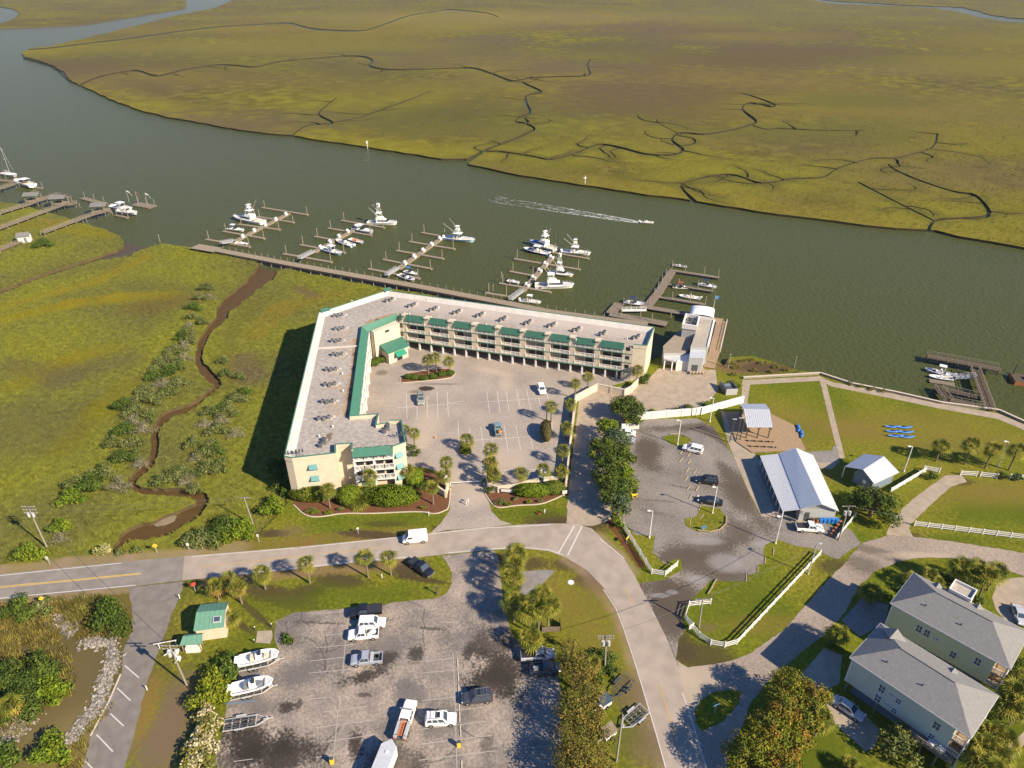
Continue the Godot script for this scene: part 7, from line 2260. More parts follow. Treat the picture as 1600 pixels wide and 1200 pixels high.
func build_vehicles() -> void:
	M.galv = mat(0.45, 0.45, 0.44, 0.55)
	M.lens = mat(0.75, 0.76, 0.78, 0.1)
	var paint := func(r: float, g: float, b: float) -> StandardMaterial3D:
		var m := mat(r, g, b, 0.35)
		m.clearcoat_enabled = true
		m.clearcoat = 0.6
		m.clearcoat_roughness = 0.08
		return m
	M.p_white = paint.call(0.80, 0.79, 0.77)
	M.p_black = paint.call(0.012, 0.013, 0.016)
	M.p_charcoal = paint.call(0.045, 0.05, 0.062)
	M.p_silver = paint.call(0.42, 0.43, 0.46)
	M.p_slate = paint.call(0.30, 0.33, 0.38)
	M.p_teal = paint.call(0.16, 0.26, 0.27)
	M.p_olive = paint.call(0.27, 0.29, 0.24)
	var lot := "vehicles in the stained parking lot"
	var yard := "vehicles in the hotel lot"
	var gravel := "vehicles in the gravel lot"
	car("delivery_van", "white panel van driving along the road past the hotel lawn", "van", [668, 838, 629, 842], "van", M.p_white, "vehicles on the road", {"panel_van": true})
	car("pickup_truck", "black pickup parked on the grass verge at the lot entrance", "pickup truck", [642, 875, 674, 897], "pickup", M.p_black, "vehicles on the road", {"cover": M.dark})
	car("pickup_truck", "black pickup with covered bed at the grassy end of the stained lot", "pickup truck", [597, 951, 545, 957], "pickup", M.p_black, lot, {"cover": M.dark})
	car("parked_suv", "white SUV parked between the black and the white pickup", "SUV", [559.5, 973, 602.5, 971], "suv", M.p_white, lot)
	var wp := car("pickup_truck", "white pickup carrying pale bags in its open bed", "pickup truck", [592, 988, 544, 992], "pickup", M.p_white, lot)
	part(smooth(MB.new().ball(Vector3(-1.5, 1.0, 0.1), Vector3(0.6, 0.35, 0.5)).ball(Vector3(-1.0, 0.95, -0.35), Vector3(0.45, 0.3, 0.35))), "load", M.white, wp)
	var sp := car("pickup_truck", "blue grey pickup with toolbox across its bed on an oil stain", "pickup truck", [598, 1027, 548, 1031], "pickup", M.p_slate, lot)
	part(MB.new().box(Vector3(-0.85, 1.08, 0), Vector3(0.5, 0.36, 1.8)), "toolbox", M.metal_light, sp)
	part(MB.new().ball(Vector3(-1.6, 0.95, 0.2), Vector3(0.3, 0.25, 0.3)), "load", M.white, sp)
	car("parked_suv", "white SUV with roof bars and sunroof in a marked stall", "SUV", [664, 1124, 713, 1121.5], "suv", M.p_white, lot, {"rack": true, "sunroof": true})
	car("parked_suv", "charcoal SUV with sunroof across the line from the white one", "SUV", [770, 1085.5, 721, 1090.5], "suv", M.p_charcoal, lot, {"rack": true, "sunroof": true})
	var wt := car("work_truck", "white flatbed work truck with orange ladder hitched to a box trailer", "truck", [624, 1156, 643, 1094], "pickup", M.p_white, lot, {"flat": true})
	var we := site(624, 1156, 0.8).distance_to(site(643, 1094, 0.8)) * 0.5
	for s in [-0.72, 0.72]:
		part(MB.new().box(Vector3(-we * 0.58, 1.05, s), Vector3(we * 0.78, 0.55, 0.42)), "side_box", M.metal_light, wt)
	var lad := MB.new()
	for s in [-0.24, 0.24]:
		lad.bar(Vector3(-we + 0.2, 1.45, s), Vector3(-we * 0.16, 1.5, s), 0.07)
	for i in 10:
		lad.bar(Vector3(-we + 0.3 + i * we * 0.08, 1.46, -0.24), Vector3(-we + 0.3 + i * we * 0.08, 1.46, 0.24), 0.06)
	part(lad, "ladder", M.orange, wt)
	for x in [-0.9, -0.2]:
		part(MB.new().bar(Vector3(we * x, 1.0, -0.9), Vector3(we * x, 1.42, -0.9), 0.06).bar(Vector3(we * x, 1.42, -0.9), Vector3(we * x, 1.42, 0.9), 0.06).bar(Vector3(we * x, 1.42, 0.9), Vector3(we * x, 1.0, 0.9), 0.06), "ladder_rack", M.metal_dark, wt)
	# box trailer behind it
	var ta := site(613, 1163, 1.2)
	var tb := site(578, 1252, 1.2)
	var td := ta - tb
	var tr := thing("box_trailer", "white enclosed box trailer with pointed nose behind the work truck", "trailer", Vector3((ta.x + tb.x) / 2, 0.02, (ta.z + tb.z) / 2), atan2(-td.z, td.x), lot)
	var tl := Vector2(td.x, td.z).length() * 0.5
	part(MB.new().prism(PackedVector2Array([Vector2(-tl, -1.15), Vector2(tl - 1.0, -1.15), Vector2(tl, 0), Vector2(tl - 1.0, 1.15), Vector2(-tl, 1.15)]), 0.5, 2.5), "box", M.p_white, tr)
	part(MB.new().prism(PackedVector2Array([Vector2(-tl, -1.12), Vector2(tl - 1.0, -1.12), Vector2(tl - 0.05, 0), Vector2(tl - 1.0, 1.12), Vector2(-tl, 1.12)]), 2.5, 2.54), "roof", M.roof_metal, tr)
	for i in 5:
		part(MB.new().box(Vector3(-tl + 0.6 + i * 1.5, 2.55, 0), Vector3(0.05, 0.03, 2.2)), "roof_seam", M.metal_light, tr)
	part(MB.new().box(Vector3(tl - 2.0, 2.6, 0.1), Vector3(0.4, 0.14, 0.4)), "roof_vent", M.white, tr)
	part(MB.new().bar(Vector3(tl - 0.4, 0.5, 0), Vector3(tl + 1.1, 0.5, 0), 0.14), "tongue", M.metal_dark, tr)
	wheels(tr, [-0.8, 0.1], 1.1, 0.34, M.steel)
	car("pickup_truck", "silver pickup with black bed cover under the cabbage palms", "pickup truck", [813.5, 1023.5, 868, 1021], "pickup", M.p_silver, lot, {"cover": M.dark})
	var dp := car("pickup_truck", "dark blue pickup beside the silver one under the trees", "pickup truck", [832, 1045, 872, 1043], "pickup", M.p_charcoal, lot, {"L": 4.9})
	part(MB.new().box(Vector3(-1.5, 0.9, 0.1), Vector3(0.9, 0.5, 0.8)), "load", M.tan_seat, dp)
	car("parked_suv", "olive grey jeep with boxy roof standing alone in the hotel lot", "SUV", [657.5, 614, 658, 633], "suv", M.p_olive, yard, {"L": 4.5, "rack": true, "sunroof": true})
	car("parked_car", "white hatchback standing alone near the long hotel wing", "car", [843.5, 600, 849, 616], "suv", M.p_white, yard, {"L": 4.3})
	var tp := car("pickup_truck", "teal pickup carrying orange gear in its bed", "pickup truck", [781.5, 682, 775, 658], "pickup", M.p_teal, yard, {"L": 5.2})
	part(smooth(MB.new().ball(Vector3(-1.6, 1.0, 0.2), Vector3(0.7, 0.4, 0.6))), "load", M.orange, tp)
	car("parked_suv", "white SUV half hidden by a palm behind the hotel wall", "SUV", [846, 752, 852, 733], "suv", M.p_white, yard, {"L": 4.8})
	car("parked_suv", "white SUV by the grass island of the gravel lot", "SUV", [1097.5, 704, 1068, 697], "suv", M.p_white, gravel, {"L": 4.6})
	car("parked_suv", "black SUV with grey wheels in the gravel lot, next to bare stops", "SUV", [1123, 752, 1087, 747], "suv", M.p_black, gravel, {"L": 4.7, "rack": true})
	car("parked_car", "black saloon beside the planted island of the gravel lot", "car", [1131, 785, 1089, 777.5], "sedan", M.p_black, gravel, {"L": 5.0})
	car("pickup_truck", "white pickup with black bed cover in front of the event hall", "pickup truck", [1244, 822.5, 1286, 825], "pickup", M.p_white, gravel, {"cover": M.dark, "L": 5.2})
	car("parked_car", "white car half hidden by the dark trees at the gravel lot", "car", [991, 676, 966, 674], "sedan", M.p_white, gravel, {"L": 4.5})
	car("parked_car", "pale blue car half hidden by the dark trees at the gravel lot", "car", [990, 687, 965, 685], "sedan", M.p_slate, gravel, {"L": 4.5})
	car("parked_car", "silver saloon parked on the drive of the sage house", "car", [1305, 1091, 1348, 1120], "sedan", M.p_silver, "cars at the houses", {"L": 4.7})
	car("parked_car", "silver blue car on the concrete drive of the yellow green house", "car", [1588, 945, 1600, 975], "sedan", M.p_silver, "cars at the houses", {"L": 4.6})
	# boats on trailers at the edge of the stained lot
	var tg := "trailers at the edge of the stained lot"
	trailer_frame("boat_trailer", "galvanised trailer under the white open boat beside the concrete pad", [371, 1042, 444, 1028], M.galv, tg)
	trailer_frame("boat_trailer", "galvanised trailer carrying the white boat with blue screens", [361, 1086, 434, 1070], M.galv, tg)
	trailer_frame("boat_trailer", "empty galvanised boat trailer beside the pale flowering hedge", [349, 1134, 427, 1121], M.galv, tg)
	boat("bay_boat", "white open bay boat with two motors on a trailer beside the concrete pad", [374, 1036.5, 434, 1025], "console", {"y": 1.0, "top": false, "motors": 2, "group": "boats on trailers", "beam": 2.3, "free": 0.7})
	boat("bay_boat", "white bay boat with grey seats on a trailer by the yellow green bush", [363, 1081, 425, 1068], "console", {"y": 1.0, "top": false, "motors": 2, "group": "boats on trailers", "beam": 2.3, "free": 0.7, "seat": M.metal_grey})
	# trailers parked on the verge across from the fence
	var vg := "trailers on the grass verge"
	trailer_frame("utility_trailer", "black open frame trailer on the grass verge", [984, 1058, 953, 1092], M.metal_dark, vg, false)
	trailer_frame("boat_trailer", "pale boat trailer with black bunks on the grass verge under a pole", [1008, 1106, 968, 1140], M.metal_light, vg)
	for q in [[944, 1103, 0.6, "dark solar panel trailer parked on the grass verge", M.glass_blue], [951, 1150, 0.6, "tan solar panel trailer with white base parked on the grass verge", M.wood_old]]:
		var o := thing("sign_trailer", q[3], "trailer", site(q[0], q[1], 0.0), q[2], vg)
		part(MB.new().box(Vector3(0, 0.55, 0), Vector3(2.0, 0.5, 1.1)), "base", M.white, o)
		part(MB.new().bar(Vector3(0, 0.8, 0), Vector3(0, 1.6, 0), 0.2), "mast", M.metal_grey, o)
		part(MB.new().box(Vector3(0, 1.65, 0), Vector3(2.0, 0.08, 1.6), Basis(Vector3.RIGHT, 0.25)), "panel", q[4], o)
		part(MB.new().bar(Vector3(-1.0, 0.4, 0), Vector3(-2.4, 0.35, 0), 0.1), "drawbar", M.metal_light, o)
		for s in [-1.0, 1.0]:
			var k := part(MB.new().tube(Vector3(0, 0, -0.1), Vector3(0, 0, 0.1), 0.3, 0.3, 12), "wheel", M.rubber, o, Vector3(0, 0.3, s * 0.66))
			part(MB.new().tube(Vector3(0, 0, -0.11), Vector3(0, 0, 0.11), 0.16, 0.16, 8), "rim", M.steel, k)

func fence(label: String, px: Array, h := 1.25, pitch := 2.4, rails := 3) -> void:
	var o := thing("white_fence", label, "fence", Vector3.ZERO, 0.0, "white rail fences")
	var pts := path(px)
	for i in pts.size() - 1:
		var a := pts[i]
		var b := pts[i + 1]
		var k := maxi(1, int(round(a.distance_to(b) / pitch)))
		for j in k + 1:
			if j == k and i < pts.size() - 2:
				continue
			part(MB.new().box(v3(a.lerp(b, float(j) / k), h * 0.5 + 0.04), Vector3(0.15, h + 0.08, 0.15)).box(v3(a.lerp(b, float(j) / k), h + 0.11), Vector3(0.2, 0.06, 0.2)), "post", M.white_rail, o)
		for j in k:
			for r in rails:
				var y := h * (0.28 + 0.68 * r / maxf(1.0, rails - 1.0))
				part(MB.new().bar(v3(a.lerp(b, float(j) / k), y), v3(a.lerp(b, float(j + 1) / k), y), 0.05, 0.19), "rail", M.white_rail, o)

func wall_run(called: String, label: String, px: Array, h: float, m: Material, cap: Material, w := 0.3) -> void:
	var o := thing(called, label, "wall", Vector3.ZERO, 0.0, "garden walls")
	var pts := path(px)
	for i in pts.size() - 1:
		var a := pts[i]
		var b := pts[i + 1]
		var k := maxi(1, int(round(a.distance_to(b) / 4.0)))
		for j in k:
			part(MB.new().wall(PackedVector2Array([a.lerp(b, (j + 0.004) / k), a.lerp(b, (j + 0.996) / k)]), w, 0.0, h), "panel", m, o)
			part(MB.new().box(v3(a.lerp(b, float(j) / k), h * 0.5 + 0.05), Vector3(w + 0.16, h + 0.1, w + 0.16), Basis(Vector3.UP, atan2(-(b - a).y, (b - a).x))), "pillar", m, o)
		part(MB.new().bar(v3(a, h + 0.04), v3(b, h + 0.04), w + 0.08, 0.07), "coping", cap, o)

func lamp(label: String, u: float, v: float, h := 6.8, arm := Vector3(-0.7, 0, 0), tone: Material = null) -> void:
	var o := thing("street_lamp", label, "street lamp", site(u, v), 0.0, "lamp posts")
	var m: Material = tone if tone else M.white
	part(MB.new().tube(Vector3(0, 0.0, 0), Vector3(0, 0.3, 0), 0.22, 0.18, 8), "base", m, o)
	part(MB.new().tube(Vector3(0, 0.25, 0), Vector3(0, h, 0), 0.12, 0.085, 8), "pole", m, o)
	part(MB.new().bar(Vector3(0, h - 0.05, 0), Vector3(0, h + 0.05, 0) + arm, 0.07), "arm", m, o)
	var hd := part(MB.new().box(Vector3(0, h + 0.07, 0) + arm, Vector3(0.6, 0.16, 0.34)), "lamp_head", m, o)
	part(MB.new().box(Vector3(0, h - 0.02, 0) + arm, Vector3(0.45, 0.03, 0.26)), "lens", M.lens, hd)

func utility_pole(label: String, b: Array, t: Array, h: float, arms: int, kit: bool) -> Vector3:
	var p := site(b[0], b[1])
	var q := site(t[0], t[1], h)
	var o := thing("utility_pole", label, "utility pole", p, 0.0, "utility poles")
	var d := q - p
	part(MB.new().tube(Vector3(0, -0.1, 0), d, 0.17, 0.11, 8), "pole", M.pole_wood, o)
	for i in arms:
		var y := d * (1.0 - 0.07 * i - 0.03)
		var ar := part(MB.new().bar(y - Vector3(1.25, 0.0, 0.1), y + Vector3(1.25, 0.0, -0.1), 0.13), "crossarm", M.pole_wood, o)
		for x in [-1.15, -0.5, 0.5, 1.15]:
			part(MB.new().tube(y + Vector3(x, 0.05, 0), y + Vector3(x, 0.3, 0), 0.06, 0.03, 6), "insulator", M.metal_light, ar)
	if kit:
		for x in [-0.42, 0.42]:
			part(MB.new().tube(d * 0.8 + Vector3(x, -0.45, 0.15), d * 0.8 + Vector3(x, 0.45, 0.15), 0.27, 0.27, 10), "transformer", M.metal_light, o)
	return q

func wire(a: Vector3, b: Vector3, label: String) -> void:
	var m := MB.new()
	var last := a
	for i in range(1, 13):
		var t := i / 12.0
		var p := a.lerp(b, t) - Vector3(0, 4.0 * t * (1.0 - t) * a.distance_to(b) * 0.018, 0)
		m.tube(last, p, 0.034, 0.034, 4, false)
		last = p
	var o := part(m, "power_line", M.metal_dark, self)
	tag(o, label, "cable", "power lines")

func sign_post(label: String, u: float, v: float, h: float, w: float, tall: float, face: Material, turn := 0.0, diamond := false) -> void:
	var o := thing("road_sign", label, "sign", site(u, v), turn, "roadside signs")
	part(MB.new().bar(Vector3.ZERO, Vector3(0, h, 0), 0.08), "post", M.metal_light, o)
	part(MB.new().box(Vector3(0, h - tall * 0.4, 0.05), Vector3(w, tall, 0.04), Basis(Vector3.BACK, PI / 4 if diamond else 0.0)), "plate", face, o)
	part(MB.new().box(Vector3(0, h - tall * 0.4, 0.08), Vector3(w * 0.6, tall * 0.12, 0.01)), "mark", M.metal_dark, o)

func build_street() -> void:
	M.pole_wood = mat(0.36, 0.33, 0.29, 0.9, T.speck, 0.6)
	M.seawall = mat(0.38, 0.34, 0.28, 0.9, T.fine, 0.4, T.mid, 0.08)
	fence("white rail fence with short angled end around the gravel lot exit", [966, 811, 1018, 897, 1039, 900.5, 1058, 885])
	fence("long white rail fence curving round the triangular lawn", [1110, 944, 1076, 948, 1070, 968, 1092, 996, 1110, 1008, 1132, 1012, 1151, 1007, 1281, 868])
	fence("white rail fence along the open field by the side street", [1428, 822, 1600, 843, 1760, 866])
	fence("short white fence stub at the dirt drive mouth", [1388, 813, 1399, 814])
	fence("white board fence running beside the small park building", [1391, 770, 1445, 738], 1.3, 2.4, 5)
	fence("white fence stub behind a bush at the field corner", [1443, 735, 1467, 739])
	fence("white fence panel standing alone under the tall palms", [1500, 743, 1525, 744.5])
	fence("white fence panel beside the round bush at the field", [1531, 745, 1557, 748])
	fence("white fence panel at the far end of the field hedge", [1577, 748, 1612, 752])
	fence("white board fence by the leaning utility pole at the event hall", [1307, 843, 1336, 808], 1.3, 2.4, 5)
	wall_run("garden_wall", "long cream wall between the hotel lot and the service drive", [884, 766, 890, 705, 899, 628, 933, 610, 975, 619, 985, 614, 996, 602], 2.0, M.cream, M.cream)
	wall_run("garden_wall", "cream entrance wall with sign frame beside the hotel gate", [758, 752, 764, 765, 779, 769, 803, 766, 839, 756, 884, 752], 1.5, M.cream, M.cream)
	wall_run("garden_wall", "cream wall stub on the hedge side of the hotel gate", [685, 769, 697, 777, 700, 764], 1.5, M.cream, M.cream)
	wall_run("garden_wall", "white boundary wall bending along the head of the gravel lot", [995, 656, 1088, 648, 1096, 646], 1.9, M.white_wall, M.white_wall)
	wall_run("garden_wall", "white boundary wall rising from the gravel lot to the pavilion", [1096, 647, 1161, 629], 1.9, M.white_wall, M.white_wall)
	wall_run("garden_wall", "short white wall tucked beside the dark trees", [972, 672, 998, 669], 1.6, M.white_wall, M.white_wall)
	# sign frame on the entrance wall
	var sf := thing("wall_sign", "framed cream sign panel with green rule on the hotel entrance wall", "sign", site(792, 766, 0.8), -0.12)
	part(MB.new().box(Vector3(0, 0.1, 0.2), Vector3(2.4, 0.8, 0.06)), "board", M.white_wall, sf)
	part(MB.new().bar(Vector3(-1.25, 0.55, 0.22), Vector3(1.25, 0.55, 0.22), 0.09).bar(Vector3(-1.25, -0.35, 0.22), Vector3(1.25, -0.35, 0.22), 0.09).bar(Vector3(-1.25, -0.35, 0.22), Vector3(-1.25, 0.55, 0.22), 0.09).bar(Vector3(1.25, -0.35, 0.22), Vector3(1.25, 0.55, 0.22), 0.09), "frame", M.metal_dark, sf)
	# gate arm and keypad
	var ga := thing("barrier_gate", "white barrier arm lowered across the hotel drive", "barrier", site(757, 757), 0.0)
	var gl := site(704, 760) - site(757, 757)
	part(MB.new().box(Vector3(0, 0.55, 0), Vector3(0.45, 1.1, 0.45)), "housing", M.white, ga)
	part(MB.new().bar(Vector3(0, 1.0, 0), Vector3(gl.x, 1.0, gl.z), 0.12), "arm", M.white, ga)
	part(MB.new().bar(Vector3(gl.x, 0, gl.z), Vector3(gl.x, 1.0, gl.z), 0.15), "rest_post", M.white, ga)
	for q in [[699, 764, 3.2, "cream gate pillar on the hedge side of the barrier"], [757, 748, 3.0, "cream gate pillar on the sign wall side of the barrier"]]:
		var o := thing("gate_pillar", q[3], "pillar", site(q[0], q[1]), 0.1, "gate pillars")
		part(MB.new().box(Vector3(0, q[2] * 0.5, 0), Vector3(0.9, q[2], 0.9)), "shaft", M.cream, o)
		part(MB.new().box(Vector3(0, q[2] + 0.1, 0), Vector3(1.15, 0.2, 1.15)), "cap", M.white, o)
	for q in [[729, 789], [732, 786]]:
		var o := thing("keypad_stand", "small white keypad stand on the hotel drive", "keypad", site(q[0], q[1]), 0.2, "keypad stands")
		part(MB.new().bar(Vector3.ZERO, Vector3(0, 1.0, 0), 0.12), "post", M.white, o)
		part(MB.new().box(Vector3(0, 1.1, 0), Vector3(0.35, 0.35, 0.25)), "box", M.metal_light, o)
	var tc := thing("traffic_cone", "orange cone lying in the hotel lot", "cone", site(679, 684.5), 0.7)
	part(MB.new().tube(Vector3(0, 0.15, 0), Vector3(0.7, 0.2, 0), 0.22, 0.04, 10), "cone", M.orange, tc)
	part(MB.new().box(Vector3(-0.03, 0.2, 0), Vector3(0.06, 0.42, 0.42)), "foot", M.orange, tc)
	# lamps
	lamp("white lamp post on the planted island of the gravel lot", 1113, 802)
	lamp("white lamp post on the lawn edge below the event hall", 1211.5, 849)
	lamp("white lamp post on the strip inside the white fence", 1014.5, 840)
	lamp("white lamp post on the small grass island of the gravel lot", 1058.5, 695)
	lamp("white lamp post before the white boundary wall", 1109, 659)
	lamp("white lamp post beside the small park building", 1412, 737)
	lamp("white lamp post among the tall park palms", 1559, 729)
	lamp("grey lamp post by the end of the long fence", 1262.5, 897, 7.5, Vector3(0.6, 0, 0), M.metal_light)
	lamp("slim dark lamp post at the hotel gate", 755, 745, 4.2, Vector3(0.1, 0, 0), M.metal_dark)
	lamp("slim dark lamp post behind the brown clipped hedge", 854, 657, 4.2, Vector3(0.1, 0, 0), M.metal_dark)
	lamp("slim dark lamp post on the verge of the stained lot", 682, 928, 1.6, Vector3(0.1, 0, 0), M.metal_dark)
	# poles and wires
	var u1 := utility_pole("tall utility pole with three crossarms standing in the marsh edge", [72.5, 853.7], [43, 790.5], 10.1, 3, true)
	var u2 := utility_pole("utility pole with transformers beside the notice kiosk", [292, 1071], [264, 1008], 9.6, 2, true)
	var u3 := utility_pole("utility pole with paired crossarms in the palmetto clump", [945, 1046], [947, 993], 7.8, 2, true)
	var u4 := utility_pole("bare utility pole leaning over the boat trailer", [963, 1190], [973, 1116], 9.2, 0, false)
	var u5 := utility_pole("leaning utility pole at the corner of the event hall", [1310, 844], [1327, 790], 8.2, 1, true)
	var u6 := utility_pole("short utility pole among the shrubs by the hotel corner", [395, 818], [381, 777], 6.8, 1, false)
	var u7 := utility_pole("white pole with crossbar beside the curved fence end", [1092, 980], [1098, 936], 6.0, 1, false)
	wire(u1, u6, "power line spanning the marsh creek to the short pole")
	wire(u1 - Vector3(0, 1.2, 0), u6 - Vector3(0, 0.8, 0), "lower power line spanning the marsh creek to the short pole")
	wire(u2, u1, "power line from the kiosk pole across the road")
	wire(u3, u4, "power line between the paired crossarm pole and the leaning pole")
	wire(u5, site(1420, 808, 7.0), "service line from the leaning pole past the round tree")
	wire(u3, u7, "power line crossing the road to the white pole")
	wire(u7, site(1281, 850, 7.0), "power line running above the long white fence")
	# signs and small roadside things
	sign_post("yellow diamond warning sign by the road at the creek", 246, 864, 2.2, 0.75, 0.75, M.yellow, 0.2, true)
	sign_post("white speed sign on the road shoulder near the marsh pole", 78, 882, 2.0, 0.5, 0.7, M.white, -0.1)
	sign_post("white sign on the road shoulder by the shrubs", 296, 860, 1.8, 0.5, 0.6, M.white, 0.1)
	sign_post("white sign on the verge below the hotel hedge", 405, 847, 2.0, 0.4, 0.6, M.white, 0.0)
	sign_post("white sign on the verge facing the delivery van", 560, 834, 1.6, 0.45, 0.4, M.white, 0.3)
	sign_post("red stop sign at the mouth of the lane", 306, 925, 2.3, 0.75, 0.75, M.red, 0.6)
	sign_post("yellow sign at the reedy corner west of the lane", 70, 947, 2.2, 0.6, 0.6, M.yellow, 0.5, true)
	sign_post("yellow arrow sign on the white fence at the bend", 979, 850, 1.8, 0.9, 0.5, M.yellow, 0.9)
	sign_post("blue sign on the planted island of the gravel lot", 1099, 829, 1.2, 1.0, 0.7, M.paint_blue, 0.1)
	sign_post("white sign on the planted island of the hotel lot", 727, 701, 1.3, 0.7, 0.9, M.white, 0.1)
	sign_post("white notice board at the end of the cream wall", 882, 776, 1.6, 1.0, 0.8, M.white, 0.2)
	sign_post("white directory sign on the curved fence", 1079, 985, 1.5, 1.1, 1.0, M.white, 0.6)
	sign_post("blue street name sign on the small grass island", 1116, 1115, 2.2, 1.2, 0.25, M.paint_blue, 0.4)
	sign_post("white post sign beside the hydrant lawn", 851, 803, 1.2, 0.25, 0.8, M.white, 0.0)
	sign_post("white sign at the foot of the dark trees", 955, 806, 1.4, 0.9, 0.8, M.white, 0.7)
	for q in [[230, 1078, "small white bollard on the lane verge"], [281, 935, "small white bollard at the lane mouth"], [399, 985, "small dark bollard above the concrete pad"], [425, 980, "small bollard right beside the concrete pad"], [398, 1005, "small bollard below the concrete pad"], [597, 903, "small white bollard by the verge palms"], [670, 805, "small white bollard on the mulch kerb"]]:
		var o := thing("bollard", q[2], "bollard", site(q[0], q[1]), 0.0, "small bollards")
		part(MB.new().tube(Vector3.ZERO, Vector3(0, 0.85, 0), 0.09, 0.08, 8), "post", M.white if "white" in q[2] else M.metal_dark, o)
		part(MB.new().tube(Vector3(0, 0.85, 0), Vector3(0, 0.98, 0), 0.13, 0.06, 8), "cap", M.white, o)
	for q in [[717, 1166, "yellow pay box on the painted line between the parked SUVs and the wheel stops"], [519, 1192, "yellow pay box on the line beside the large oil stain"]]:
		var o := thing("pay_box", q[2], "pay box", site(q[0], q[1]), 0.1, "yellow pay boxes")
		part(MB.new().box(Vector3(0, 0.5, 0), Vector3(0.5, 1.0, 0.5)), "pedestal", M.yellow, o)
		part(MB.new().box(Vector3(0, 1.08, 0), Vector3(0.56, 0.16, 0.4)), "hood", M.metal_dark, o)
	var hy := thing("fire_hydrant", "red hydrant on the lawn below the clipped hedge", "hydrant", site(842, 804), 0.0)
	part(MB.new().tube(Vector3.ZERO, Vector3(0, 0.6, 0), 0.14, 0.13, 10), "barrel", M.red, hy)
	part(MB.new().ball(Vector3(0, 0.62, 0), Vector3(0.16, 0.16, 0.16)), "bonnet", M.red, hy)
	part(MB.new().tube(Vector3(-0.25, 0.42, 0), Vector3(0.25, 0.42, 0), 0.07, 0.07, 8), "nozzle", M.red, hy)
	var yc := thing("yellow_cart", "yellow lawn cart parked against the dark trees", "cart", site(990, 775), 0.3)
	part(MB.new().box(Vector3(0, 0.6, 0), Vector3(1.3, 0.5, 0.9)), "body", M.yellow, yc)
	part(MB.new().box(Vector3(0.2, 1.1, 0), Vector3(0.5, 0.6, 0.8)), "seat", M.dark, yc)
	wheels(yc, [-0.45, 0.45], 0.55, 0.26, M.yellow)
	# kerb stops of split logs in the gravel lot
	for k in [[1062.5, 709.5, 1067, 703.5], [1074, 713.5, 1078.5, 707.5], [1061, 722.5, 1067, 715.5], [1074, 725, 1079, 719], [1071, 739, 1076, 731.5], [1083, 741, 1088, 733.5], [1069, 752, 1075, 745], [1085, 753, 1089, 746.5], [1073, 766.5, 1078, 758.5], [1087, 767.5, 1091.5, 759.5], [1077, 780, 1080.5, 772], [1086, 781, 1090, 773.5], [1091.5, 798, 1095.5, 789.5], [1094, 812, 1099, 804], [1078, 821, 1080, 808], [1208, 868, 1209, 857], [1195, 881, 1196, 871], [1184, 895, 1184, 885], [1166, 909, 1166, 898], [1018, 863, 1031, 870], [1034, 878, 1047, 883]]:
		wheel_stop(k, "split log wheel stop on the grey gravel lot", "log stops in the gravel lot", M.wood_log)
	# low timber rails edging the planted islands
	for q in [[[1135, 808, 1134, 820, 1124, 829, 1110, 832, 1090, 830], "low timber rail round the planted gravel lot island"], [[1047, 680, 1060, 679, 1068, 681, 1082, 688], "low timber rail round the small gravel lot island"], [[1119, 907, 1112, 920, 1106, 930], "low timber rail at the corner of the triangular lawn"], [[965, 815, 985, 845], "low timber rail inside the white fence"]]:
		var o := thing("timber_edging", q[1], "edging", Vector3.ZERO, 0.0, "timber edgings")
		var p := path(q[0])
		for i in p.size() - 1:
			part(MB.new().bar(v3(p[i], 0.3), v3(p[i + 1], 0.3), 0.14), "rail", M.wood_log, o)
			part(MB.new().bar(v3(p[i], 0), v3(p[i], 0.36), 0.14), "post", M.wood_log, o)
	# seawall with its cap along the park
	var sw := thing("seawall", "weathered bulkhead with pale cap along the park shore", "wall")
	var sp := path([1161, 592, 1281, 585, 1330, 601, 1400, 615, 1470, 631, 1560, 643, 1600, 661, 1700, 693])
	for i in sp.size() - 1:
		part(MB.new().wall(PackedVector2Array([sp[i], sp[i + 1]]), 0.35, WATER - 0.3, 0.55), "panel", M.seawall, sw)
		part(MB.new().bar(v3(sp[i], 0.6), v3(sp[i + 1], 0.6), 0.55, 0.12), "cap", M.kerb, sw)
		var k := int(sp[i].distance_to(sp[i + 1]) / 2.5)
		for j in k:
			part(MB.new().bar(v3(sp[i].lerp(sp[i + 1], (j + 0.5) / k) - Vector2(0, 0.3), WATER), v3(sp[i].lerp(sp[i + 1], (j + 0.5) / k) - Vector2(0, 0.3), 0.5), 0.22), "pile", M.wood_dark, sw)
	# kayaks on the park lawn
	var ky: Node3D = null
